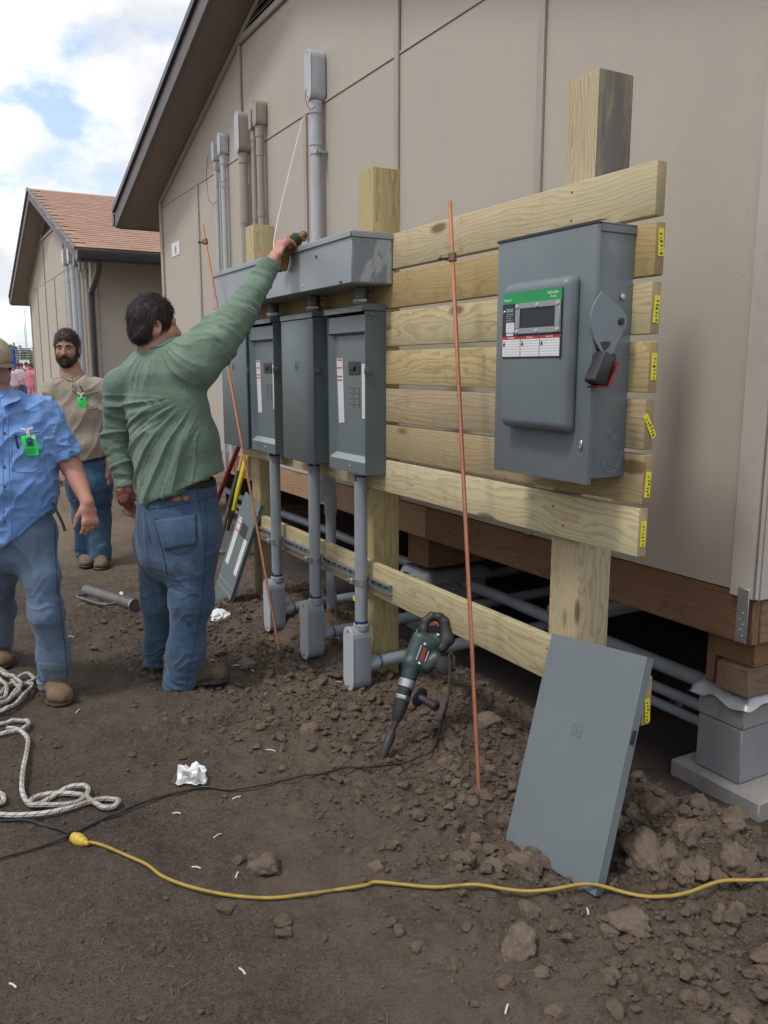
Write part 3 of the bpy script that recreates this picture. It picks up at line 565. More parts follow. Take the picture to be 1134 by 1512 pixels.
# unseen facing row, inferred and added to block low sky from the near wall
for oy_, lab in ((-4.2, 'unseen plain tan building added across the yard to block low sky'), (6.9, 'second unseen plain tan building added further along to block low sky')):
    nb = thing('modular_building', (-8.0, oy_, 0), lab, 'building'); ya, yb, ym = oy_ - 3.7, oy_ + 3.7, oy_
    MB().box(-16, -8.0, ya, yb, 0.56, 3.24).build('wall', M['siding'], nb)
    MB().prism([(-8.02, ya, 3.24), (-8.02, yb, 3.24), (-8.02, ym, 4.40)], (-7.9, 0, 0)).build('gable_wall', M['siding'], nb)
    for s in (-1, 1): MB().prism([(-7.65, ym + s * 4.3, 3.07), (-7.65, ym, 4.42), (-7.65, ym, 4.60), (-7.65, ym + s * 4.3, 3.25)], (-8.7, 0, 0)).build('roof', M['shingle'], nb)
# shingles of the far roof: one wedge each, sharing a mesh
t = MB(); cs = math.cos(math.atan(SL))
t.obox((0, 0, 0.0035), ((1, 0, 0), (0, 1, 0), (0, 0, 1)), (0.1505, 0.078, 0.0035), 0.001)
first = None; cnt = 0
for r in range(33):
    d = 0.065 + r * 0.142; yb = 11.44 + Y0 - OH - 0.01 + d * cs; zb = zs(Y0 - OH - 0.01 + d * cs) + 0.190
    for k in range(9):
        if cnt >= 298 or (r < 14 and k > 7): continue
        x = 2.20 + k * 0.304 + (0.152 if r % 2 else 0.0) + (0.05 * math.sin(r * 2.1))
        if first is None:
            first = t.build('shingle', M['shingle'], B2, local=True)
            o = first
        else:
            o = first.copy(); COL.objects.link(o)
        o.location = (x - WX, yb - (11.44 + YM), zb + 0.003 + random.uniform(0, 0.002)); o.rotation_euler = (math.atan(SL) - 0.045, 0, random.uniform(-0.008, 0.008)); cnt += 1
MB().tube(spline([(2.37, 12.36, 3.02), (2.37, 12.36, 2.92), (2.375, 12.48, 2.83), (2.38, 13.02, 2.62), (2.38, 13.10, 2.54), (2.38, 13.11, 1.5), (2.38, 13.11, 0.15)], 5), 0.045, 10).build('downspout', M['gutter'], B2)
# the small sheet screwed to the near wall
n_ = thing('wall_notice', (WX - 0.002, 8.64, 2.69), 'small white notice with grey symbol on tan wall near the far corner', 'sign')
MB().box(WX - 0.005, WX - 0.002, 8.50, 8.78, 2.625, 2.755).build('sheet', M['white_label'], n_)
sy = MB(); sy.lathe((WX - 0.0055, 8.64, 2.69), (-1, 0, 0), [(0, 0.035), (0.001, 0.035)], 16); sy.box(WX - 0.0065, WX - 0.0055, 8.58, 8.70, 2.645, 2.652); sy.build('symbol', M['print'], n_)

# ---------------------------------------------------------------- pier, packing and pipes under the floor
p = thing('block_pier', (2.62, 1.92, -0.07), 'concrete block pier on a footing under the near building corner', 'pier')
MB().box(2.452, 2.98, 1.70, 2.095, -0.10, 0.000, 0.006).build('footing', M['concrete'], p)
MB().box(2.50, 2.90, 1.825, 2.02, 0.002, 0.210, 0.005).build('block', M['concrete_blue'], p)
MB().box(2.498, 2.90, 1.823, 2.022, 0.213, 0.305, 0.005).build('block', M['concrete'], p)
MB().box(2.515, 2.9, 1.835, 2.01, 0.307, 0.333, 0.004).build('shim', M['joist'], p)
MB().box(2.47, 2.90, 1.795, 1.93, 0.352, 0.455, 0.003).build('sill_block', M['rimx'], p, origin=(2.7, 1.86, 0.4))
MB().box(2.50, 2.54, 1.96, 2.0, 0.352, 0.557, 0.003).build('stub_post', M['rim'], p)
MB().box(2.56, 2.60, 1.96, 2.03, 0.352, 0.557, 0.003).build('stub_post', M['rim'], p)
MB().box(2.50, 2.90, 1.80, 2.0, 0.457, 0.557, 0.003).build('sill_block', M['rimx'], p, origin=(2.7, 1.86, 0.5))
def foil(name, x0, x1, y0, y1, z, parent, seed):
    gx_, gy_ = np.meshgrid(np.linspace(x0, x1, 30), np.linspace(y0, y1, 18), indexing='ij')
    P = np.stack([gx_, gy_, np.zeros_like(gx_)], -1); n = fbm(P * 22, seed, 3)
    edge = np.minimum(np.minimum(gx_ - x0, x1 - gx_), np.minimum(gy_ - y0, y1 - gy_)); drop = (1 - sstep(0, 0.03, edge)) * (0.030 + 0.04 * vnoise(P * 14, seed + 3))
    Z = z - drop + (n - 0.5) * 0.014; V = np.stack([gx_ + (vnoise(P * 11, 5) - 0.5) * 0.02, gy_ + (vnoise(P * 11, 6) - 0.5) * 0.02, Z], -1).reshape(-1, 3)
    I = np.arange(gx_.size).reshape(gx_.shape); Q = np.stack([I[:-1, :-1], I[1:, :-1], I[1:, 1:], I[:-1, 1:]], -1).reshape(-1, 4)
    return raw_mesh(name, V, Q, M['foil'], parent, None)
foil('foil_cap', 2.478, 2.95, 1.79, 2.06, 0.349, p, 4)
p2 = thing('block_pier', (2.7, 4.0, -0.08), 'second concrete block pier in the dark behind the hammer', 'pier')
MB().box(2.50, 2.90, 3.93, 4.20, -0.08, 0.12, 0.005).build('block', M['concrete'], p2)
MB().box(2.50, 2.90, 3.93, 4.20, 0.123, 0.305, 0.005).build('block', M['concrete'], p2)
MB().box(2.50, 2.90, 3.95, 4.18, 0.36, 0.557, 0.005).build('sill_block', M['rimx'], p2)
foil('foil_cap', 2.47, 2.93, 3.88, 4.25, 0.338, p2, 8)
for (x, z, r, lab) in ((2.72, 0.25, 0.032, 'thickest grey pipe slung under the floor behind the rack'), (2.80, 0.10, 0.024, 'upper thin grey pipe near the soil under the building'), (2.77, 0.045, 0.022, 'lowest thin grey pipe lying on soil under the building')):
    o = MB().tube(spline([(x + 0.02 * math.sin(y * 1.7), y, z + 0.012 * math.sin(y * 2.3)) for y in np.arange(2.02 if r > 0.03 else 1.95, 8.5, 0.8)], 5), r, 12).build('underfloor_pipe', M['pvc'])
    tag(o, lab, 'pipe', 'pipes under the building')
o = MB().tube([(2.55, 2.95, 0.36), (4.5, 2.1, 0.50)], 0.03, 12).build('underfloor_pipe', M['pvc']); tag(o, 'grey pipe crossing in the dark under the floor joists', 'pipe', 'pipes under the building')

# ---------------------------------------------------------------- lumber rack
XF, XP = 1.794, 1.832
rk = thing('lumber_rack', (XP + 0.07, 3.4, 0), 'tall rack of treated boards nailed to three posts beside the building', 'equipment rack')
def board_(y0, y1, z0, z1, name='board', mt='board'):
    m = MB().box(XF, XP - 0.001, y0, y1, z0, z1, 0.004, 2); o = m.build(name, M[mt], rk, origin=((XF + XP) / 2, (y0 + y1) / 2, (z0 + z1) / 2)); return o
def staple_tag(par, z, y, tilt=0.0, x=XF + 0.019):
    c = Vector((x, y - 0.0022, z)); a = (math.cos(tilt), 0, math.sin(tilt)); b_ = (-math.sin(tilt), 0, math.cos(tilt))
    t = MB().obox(c, (a, (0, 1, 0), b_), (0.0095, 0.0011, 0.037)).build('staple_tag', M['yellow_tag'], par)
    k = MB(); rr = random.Random(int(z * 1000))
    for i in range(6):
        zz = -0.030 + i * 0.0105 + rr.uniform(-.001, .001); w = rr.uniform(0.0015, 0.005); xx = rr.uniform(-0.003, 0.003)
        k.obox(c + Vector(a) * xx + Vector(b_) * zz + Vector((0, -0.0016, 0)), (a, (0, 1, 0), b_), (w, 0.0003, 0.0017 if i % 3 else 0.0028))
    k.build('tag_print', M['black_label'], par)
tops = [2.054, 1.895, 1.737, 1.575, 1.413, 1.256, 1.100]
for i, zt in enumerate(tops):
    e = (0.0, 0.012, 0.006, 0.01, 0.004, 0.012, 0.0)[i]
    bo = board_(1.70 - e * 0.6, 5.06 + e, zt - 0.1425, zt, mt=('board', 'board_tan', 'board', 'board_tan', 'board_brown', 'board_tan', 'board')[i])
    if i: staple_tag(bo, zt - (0.07, 0.055, 0.075, 0.07, 0.075, 0.085, 0.075)[i], 1.70 - e * 0.6, (0, 0.05, -0.06, 0, 0.55, -0.05, -0.02)[i])
rail = board_(1.648, 5.16, 0.455, 0.605); staple_tag(rail, 0.503, 1.648, 0.1)
for (a, b_, zt, m) in ((1.98, 2.12, 2.372, 'post_grey'), (3.378, 3.516, 2.375, 'post'), (4.87, 5.01, 2.345, 'post')):
    MB().box(XP, XP + 0.14, a, b_, -0.25, zt, 0.005, 2).build('post', M[m], rk, origin=(XP + 0.07, (a + b_) / 2, 1.0))
nails = MB()
for zt in tops + [0.605]:
    for yp in (2.05, 3.447, 4.94):
        for dz in (0.035, 0.105):
            nails.lathe((XF + 0.001, yp + random.uniform(-.03, .03), zt - dz + random.uniform(-.01, .01)), (-1, 0, 0), [(0, 0.005), (0.0018, 0.004)], 7)
tag(nails.build('nail_heads', M['rust'], rk), kind='stuff')
k = MB(); rr = random.Random(6)                          # faded two-line stamp
for yy in (2.478, 2.466):
    for i in range(9):
        z = 1.545 - i * .0085
        if i != 4: k.box(XF - .0008, XF + .0002, yy - rr.uniform(.002, .0045), yy + rr.uniform(.001, .004), z - rr.uniform(.002, .0035), z + rr.uniform(.001, .003))
tag(k.build('grade_stamp', M['print'], rk), kind='stuff')
# strut channel along the rail
sc_ = thing('strut_channel', (XF - 0.02, 3.9, 0.515), 'slotted galvanised strut channel screwed along the low rail', 'strut channel')
m = MB(); m.box(XF - 0.022, XF - 0.019, 3.13, 4.75, 0.500, 0.507); m.box(XF - 0.022, XF - 0.019, 3.13, 4.75, 0.533, 0.540); m.box(XF - 0.022, XF - 0.001, 3.13, 4.75, 0.498, 0.500); m.box(XF - 0.022, XF - 0.001, 3.13, 4.75, 0.540, 0.542); m.box(XF - 0.003, XF - 0.001, 3.13, 4.75, 0.500, 0.540); m.build('channel', M['galv'], sc_)
for y in np.arange(3.17, 4.75, 0.06): MB().box(XF - 0.0036, XF - 0.003, y, y + 0.03, 0.513, 0.527).build('slot', M['black'], sc_)

# ---------------------------------------------------------------- steel boxes
def plate_px(name, pts, X, mat, parent, th=0.0012, **k):
    """A thin plate on the plane x = X whose corners are sighted there."""
    return MB().prism([gx(x, y, X) for x, y in pts], (-th, 0, 0)).build(name, mat, parent, **k)
def ring(mb, c, nrm, r, tr=0.0016, n=28):
    c, nrm = Vector(c), Vector(nrm); u = nrm.orthogonal().normalized(); v = nrm.cross(u)
    mb.tube([c + (u * math.cos(2 * math.pi * k / n) + v * math.sin(2 * math.pi * k / n)) * r for k in range(n + 1)], tr, 6, False); return mb
def logo(parent, y, z, X, s=0.02, lab='square_emblem', mt='steel'):
    """Raised square with a D inside."""
    m = MB(); h = s; w = s * 0.85
    for a, b_, c, d in ((-w, -w + .003, -h, h), (w - .003, w, -h, h), (-w, w, h - .003, h), (-w, w, -h, -h + .003)): m.box(X - 0.0015, X + 0.0005, y + a, y + b_, z + c, z + d)
    m.box(X - 0.0017, X + 0.0005, y + w * 0.30, y + w * 0.30 + 0.004, z - h * 0.6, z + h * 0.6)
    m.tube([(X, y + w * 0.3 - 0.7 * w * math.sin(t), z + h * 0.55 * math.cos(t)) for t in np.linspace(0, math.pi, 12)], 0.0017, 6)
    return m.build(lab, M[mt], parent)
def panelboard(y0, y1, covered, label, idx):
    z0, z1, xf, xb = 1.037, 1.772, 1.69, 1.7925
    p = thing('panelboard', (xb, (y0 + y1) / 2, z0), label, 'electrical panel', 'panelboards in a row under the trough')
    w = 0.0025
    e = MB(); e.box(xf, xb, y0, y0 + w, z0, z1 - .03, .0008); e.box(xf, xb, y1 - w, y1, z0, z1 - .03, .0008); e.box(xf, xb, y0 + w, y1 - w, z0, z0 + w); e.box(xb - w, xb, y0 + w, y1 - w, z0 + w, z1 - .03)
    e.build('enclosure', M['panel_steel'], p)
    h = MB(); h.prism([(xf - 0.016, y0 - 0.006, z1 - 0.034), (xf - 0.016, y0 - 0.006, z1 - 0.008), (xf + 0.01, y0 - 0.006, z1), (xb, y0 - 0.006, z1), (xb, y0 - 0.006, z1 - 0.03), (xf + 0.0, y0 - 0.006, z1 - 0.028)], (0, y1 - y0 + 0.012, 0), 0.002); h.build('rain_hood', M['panel_steel'], p)
    hp = MB(); hp.box(xf - 0.006, xf + 0.028, y0 - 0.008, y0 - 0.001, 1.475, 1.505, 0.002); hp.lathe((xf + 0.012, y0 - 0.008, 1.49), (0, -1, 0), [(0, 0.009), (0.004, 0.009)], 12); hp.build('hasp', M['panel_steel'], p)
    MB().box(xf + 0.018, xf + 0.052, y0 - 0.006, y0 - 0.001, z1 - 0.052, z1 - 0.034, 0.002).build('latch_tab', M['panel_steel'], p)
    if covered:
        c = MB(); c.box(xf - 0.012, xf - 0.001, y0 - 0.004, y1 + 0.004, z0 - 0.004, z1 - 0.036, 0.003, 2); cv = c.build('cover', M['panel_steel'], p)
        logo(cv, (y0 + y1) / 2, 1.51, xf - 0.012, 0.022, mt='panel_steel')
    else:
        xd = xf + 0.024
        MB().box(xd, xd + 0.002, y0 + 0.03, y1 - 0.012, z0 + 0.075, z1 - 0.125).build('dead_front', M['dead'], p)
        f = MB(); f.box(xf + 0.004, xf + 0.006, y0 + w, y1 - w, z1 - 0.115, z1 - 0.045); f.prism([(xf + 0.004, y0 + w, z1 - 0.1152), (xd, y0 + w, z1 - 0.128), (xd + .002, y0 + w, z1 - 0.128), (xf + 0.006, y0 + w, z1 - 0.1152)], (0, y1 - y0 - 2 * w, 0)); f.box(xf + 0.0035, xf + 0.0045, (y0 + y1) / 2 - .06, (y0 + y1) / 2 - .0585, z1 - 0.114, z1 - .046); f.box(xf + 0.0035, xf + 0.0045, (y0 + y1) / 2 + .08, (y0 + y1) / 2 + .0815, z1 - 0.114, z1 - .046); f.build('upper_filler', M['dead'], p)
        MB().prism([(xf + 0.002, y0 + w, z0 + 0.052), (xd, y0 + w, z0 + 0.078), (xd + .002, y0 + w, z0 + 0.078), (xf + 0.004, y0 + w, z0 + 0.052)], (0, y1 - y0 - 2 * w, 0)).build('lower_sill', M['steel_lid'], p)
        MB().box(xf + 0.002, xf + 0.004, y0 + w, y1 - w, z0 + w, z0 + 0.051).build('lower_filler', M['dead'], p)
        for ya, yb in ((y1 - 0.004, y1 - 0.035), (y0 + 0.004, y0 + 0.03)): MB().prism([(xf + 0.002, ya, z0 + 0.05), (xf + 0.002, ya, z1 - 0.12), (xd, yb, z1 - 0.125), (xd, yb, z0 + 0.075)], (0.002, 0, 0)).build('side_filler', M['dead'], p)
        sc = MB(); sc.lathe((xf + 0.002, (y0 + y1) / 2 - 0.03, z0 + 0.028), (-1, 0, 0), [(0, 0.006), (0.003, 0.005)], 10); sc.build('screw', M['bright'], p)
        X = xd - 0.0004
        wl_ = MB().prism([(X, y1 - 0.046, 1.545), (X, y1 - 0.108, 1.545), (X, y1 - 0.122, 1.255), (X, y1 - 0.066, 1.250)], (-0.0008, 0, 0)).build('warning_label', M['fine_print'], p)
        rb = MB()
        for z in (1.538, 1.503, 1.464, 1.447): rb.box(X - 0.0014, X - 0.0008, y1 - 0.104, y1 - 0.052, z - 0.003, z + 0.003)
        rb.build('red_band', M['red'], wl_)
        dl = MB().prism([(X, y0 + 0.074, 1.520), (X, y0 + 0.034, 1.520), (X, y0 + 0.032, 1.285), (X, y0 + 0.072, 1.280)], (-0.0008, 0, 0)).build('directory_label', M['fine_print'], p)
        br = MB(); br.box(X - 0.004, X, y0 + 0.088, y0 + 0.198, 1.474, 1.530, 0.001); bk = br.build('main_breaker', M['black_label'], p)
        MB().box(X - 0.012, X - 0.004, y0 + 0.135, y0 + 0.175, 1.490, 1.512, 0.002).build('toggle', M['black'], bk)
        for c in range(2):
            for r in range(4):
                q = MB(); ya = y0 + 0.098 + c * 0.052; za = 1.415 - r * 0.024
                q.box(X - 0.002, X, ya, ya + 0.045, za, za + 0.002); q.box(X - 0.002, X, ya, ya + 0.002, za - 0.018, za); q.build('twist_out', M['dead'], p)
    return p
panelboard(3.19, 3.56, False, 'open grey panel nearest the big switch box with long white labels', 0)
panelboard(3.705, 4.09, True, 'covered grey panel hung between the two open ones', 1)
panelboard(4.24, 4.61, False, 'open grey panel with labels just right of the slim copper rod', 2)
panelboard(4.635, 5.07, True, 'covered grey panel at the far end behind the reaching man', 3)

tr = thing('wire_trough', (1.70, 4.04, 1.85), 'long grey wire trough with scuffed end mounted above the panels', 'wireway')
MB().box(1.60, 1.7925, 3.135, 4.965, 1.848, 2.044, 0.003).build('trough_body', M['steel_lid'], tr)
MB().box(1.594, 1.7925, 3.127, 4.973, 2.0445, 2.056, 0.003).build('lid', M['steel_lid'], tr)
m = MB(); m.box(1.592, 1.5945, 3.128, 4.972, 2.030, 2.050, 0.001); m.box(1.598, 1.7925, 3.126, 3.1285, 2.030, 2.050, 0.001); m.build('lid_lip', M['steel_lid'], tr)
MB().box(1.607, 1.788, 3.1315, 3.1345, 1.853, 2.028, 0.001).build('end_plate', M['scuffed'], tr)
for i, (y, z) in enumerate(((3.24, 1.858), (3.226, 1.857), (3.62, 1.872), (4.05, 1.87), (4.5, 1.87), (3.48, 1.99), (3.47, 1.985))):
    MB().lathe((1.5995, y, z), (-1, 0, 0), [(0, 0.0055), (0.003, 0.004)], 10).build('screw', M['galv'] if i in (2, 3) else M['black'], tr)
for y, lab in ((3.30, 'short threaded nipple above the open panel nearest the switch box'), (3.80, 'short threaded nipple above the covered middle panel'), (4.33, 'white collared nipple above the open panel nearest the copper rod')):
    n_ = thing('conduit_nipple', (1.735, y, 1.775), lab, 'pipe fitting', 'nipples between trough and panels')
    m = MB(); m.lathe((1.735, y, 1.774), (0, 0, 1), [(0, .036), (.006, .036), (.007, .028), (.024, .028), (.025, .0305), (.031, .0305), (.032, .028), (.05, .028), (.051, .037), (.058, .037), (.059, .030), (.071, .030)], 20); m.build('pipe', M['iron'], n_)
    k = MB(); k.lathe((1.735, y, 1.781), (0, 0, 1), [(0, .040), (.004, .042), (.014, .042), (.016, .036)], 8); k.build('locknut', M['galv'] if y < 4.2 else M['white_label'], n_)

# the big safety switch
sw = thing('safety_switch', (XF - 0.002, 1.96, 1.18), 'large grey safety switch box with green band and red handle', 'electrical switch')
MB().box(1.648, 1.7925, 1.765, 2.165, 1.188, 1.888, 0.004, 2).build('enclosure', M['steel'], sw)
MB().box(1.66, 1.7925, 1.7605, 2.17, 1.8885, 1.893, 0.001).build('top_cap', M['steel'], sw)
m = MB(); m.box(1.66, 1.7925, 1.7605, 1.7645, 1.868, 1.888, 0.001); m.build('cap_lip', M['steel'], sw)
door = MB().box(1.630, 1.6465, 1.745, 2.182, 1.175, 1.884, 0.003, 2).build('door', M['steel'], sw)
m = MB(); m.prism([(1.628, 1.742, 1.884), (1.628, 1.742, 1.8905), (1.632, 1.742, 1.893), (1.66, 1.742, 1.897), (1.66, 1.742, 1.895), (1.634, 1.742, 1.8905), (1.634, 1.742, 1.884)], (0, 0.444, 0)); m.build('shadow_flange', M['black'], door)  # flange coloured black to stand for the shadow gap above the door
m = MB(); m.obox((1.605, 1.948, 1.537), ((0, 1, 0), (0, 0, 1), (-1, 0, 0)), (0.153, 0.224, 0.027), 0.021, 5, taper=0.925); m.build('raised_front', M['steel'], door, ang=60)
FX = 1.5775
def fp(y, z): return (FX, y, z)
lp = MB().box(FX - 0.0014, FX + 0.0006, 1.813, 2.080, 1.530, 1.722, 0.0).build('name_plate', M['black_label'], sw)
MB().box(FX - 0.0022, FX - 0.0014, 1.8135, 2.0795, 1.689, 1.7215).build('green_band', M['green_band'], lp)
MB().box(FX - 0.0022, FX - 0.0014, 1.8135, 2.0795, 1.586, 1.594).build('red_header', M['red'], lp)
for k in range(3):
    a = 1.818 + k * 0.0875
    MB().box(FX - 0.0020, FX - 0.0014, a, a + 0.0845, 1.535, 1.585).build('warning_sheet', M['fine_print'], lp, origin=(FX, a, 1.535))
    m = MB(); c = Vector((FX - 0.0024, a + 0.076, 1.573)); m.prism([c + Vector((0, 0.006, -0.006)), c + Vector((0, -0.006, -0.006)), c + Vector((0, 0, 0.007))], (-0.0004, 0, 0)); m.build('hazard_mark', M['black_label'], lp)
    text(('DANGER', 'PELIGRO', 'DANGER')[2 - k], 0.0075, (FX - 0.0024, a + 0.058, 1.5875), (0, -1, 0), (0, 0, 1), M['white_label'], lp, 'warning_heading')
text('Schneider', 0.012, (FX - 0.0024, 1.874, 1.7065), (0, -1, 0), (0, 0, 1), M['white_label'], lp, 'maker_name')
text('Electric', 0.009, (FX - 0.0024, 1.862, 1.6965), (0, -1, 0), (0, 0, 1), M['white_label'], lp, 'maker_name')
text('VisiPacT', 0.011, (FX - 0.0024, 2.072, 1.6965), (0, -1, 0), (0, 0, 1), M['white_label'], lp, 'range_name')
k = MB(); rr = random.Random(2)                          # lines of print too small to read
for i in range(7):
    y = 2.062; z = 1.6735 - i * .0058 - (.002 if i > 1 else 0)
    while y > 2.062 - (.026, .027, .036, .033, .022, .03, .034)[i]:
        w = rr.uniform(.003, .007); k.box(FX - .0019, FX - .0014, y - w, y, z - (.0016 if i < 2 else .0008), z + (.0016 if i < 2 else .0008)); y -= w + .0013
tag(k.build('fine_lettering', M['pvc_light'], lp), kind='stuff')
MB().lathe((FX - .0014, 2.0725, 1.668), (-1, 0, 0), [(0, .0035), (.0012, .0025)], 10).build('rivet', M['bright'], lp)
MB().box(FX - 0.0020, FX - 0.0014, 2.022, 2.062, 1.606, 1.634).build('white_sticker', M['fine_print'], lp, origin=(FX, 2.03, 1.606))
MB().box(FX - 0.0020, FX - 0.0014, 2.026, 2.060, 1.5965, 1.6035).build('white_sticker', M['fine_print'], lp, origin=(FX, 2.03, 1.5965))
wf = MB()
for a, b_, c, d in ((1.815, 2.012, 1.672, 1.688), (1.815, 2.012, 1.600, 1.616), (1.815, 1.835, 1.616, 1.672), (1.992, 2.012, 1.616, 1.672)): wf.box(FX - 0.008, FX - 0.0015, a, b_, c, d, 0.001)
win = wf.build('window_frame', M['steel_lid'], sw)
MB().box(FX - 0.0045, FX - 0.0016, 1.8352, 1.9918, 1.6162, 1.6718).build('window_pane', M['black_label'], win)
for y in (1.824, 1.913, 2.003):
    for z in (1.608, 1.680): MB().lathe((FX - 0.008, y, z), (-1, 0, 0), [(0, .0055), (.0025, .0045)], 10).build('screw', M['bright'], win)
sp_ = lambda pts, y: [gy(720 + x / 4.725, 320 + z / 4.725, y) for x, z in pts]
lv = MB().prism(sp_([(800, 518), (770, 560), (735, 630), (720, 700), (722, 780), (745, 860), (785, 930), (822, 968), (868, 965), (920, 860), (972, 765), (972, 690), (940, 650), (870, 580)], 1.738), (0, 0.006, 0), 0.001).build('handle_plate', M['steel_plate'], sw)
MB().lathe((1.735, 1.744, 1.63), (0, 1, 0), [(0, 0.02), (0.022, 0.02)], 16).build('shaft_boss', M['steel'], lv)
MB().prism(sp_([(788, 878), (806, 870), (850, 870), (858, 885), (826, 930), (812, 930)], 1.7375), (0, -0.001, 0)).build('lock_slot', M['black_label'], lv)
c = gy(720 + 928 / 4.725, 320 + 730 / 4.725, 1.738); MB().lathe(c, (0, -1, 0), [(0, .0095), (.006, .0095), (.0065, .005)], 14).build('pivot_bolt', M['black'], lv)
c = gy(720 + 936 / 4.725, 320 + 558 / 4.725, 1.764); MB().lathe(c, (0, -1, 0), [(0, .009), (.006, .009), (.007, .006)], 6).build('bolt', M['bright'], sw)
s2 = lambda pts, y: [gy(720 + x / 4.725, 520 + z / 4.725, y) for x, z in pts]
gr = MB().prism(s2([(752, -10), (812, 30), (760, 205), (745, 235), (700, 225), (672, 205), (668, 185), (712, 90)], 1.736), (0, -0.040, 0), 0.005, 2).build('handle_grip', M['black'], sw)
MB().prism(s2([(815, 30), (800, 20), (845, 10), (858, 40), (848, 70), (775, 235), (745, 240), (765, 200)], 1.736), (0, -0.026, 0), 0.002).build('grip_cap', M['black_label'], gr)
MB().prism(s2([(846, 62), (852, 78), (778, 250), (698, 247), (690, 232), (768, 236)], 1.736), (0, -0.039, 0), 0.001).build('red_grip', M['tool_red'], gr)
m = MB(); c1 = gy(720 + 868 / 4.725, 520 + 565 / 4.725, 1.765); ring(m, c1, (0, 1, 0), 0.011); ring(m, c1, (0, 1, 0), 0.0195); m.build('knockout', M['steel'], sw)
m = MB(); c1 = gy(720 + 862 / 4.725, 520 + 742 / 4.725, 1.765); ring(m, c1 + np.array([0.008, 0, 0.002]), (0, 1, 0), 0.027); ring(m, c1, (0, 1, 0), 0.040); m.build('knockout', M['steel'], sw)
m = MB(); c = gx(720 + 655 / 4.725, 520 + 645 / 4.725, 1.629); m.box(c[0] - 0.006, c[0], c[1] - 0.006, c[1] + 0.006, c[2] - 0.012, c[2] + 0.012, 0.002); m.build('door_latch', M['bright'], door)
m = MB(); c = gx(720 + 622 / 4.725, 520 + 732 / 4.725, 1.63); ring(m, c, (1, 0, 0), 0.008, 0.001); m.build('knockout', M['steel'], door)

# cover leaning on the near post, emblem in the middle
def leaning(name, BL, BR, TL, TR, thick, label, cat):
    BL, BR, TL, TR = (Vector(v) for v in (BL, BR, TL, TR)); u = ((BR - BL) + (TR - TL)).normalized(); v = ((TL - BL) + (TR - BR)); v = (v - u * v.dot(u)).normalized(); n = u.cross(v)
    w = ((BR - BL).length + (TR - TL).length) / 2; h = ((TL - BL).length + (TR - BR).length) / 2; c = (BL + BR) / 2
    o = thing(name, c, label, cat); o.rotation_euler = Matrix((u, v, n)).transposed().to_euler(); return o, w, h

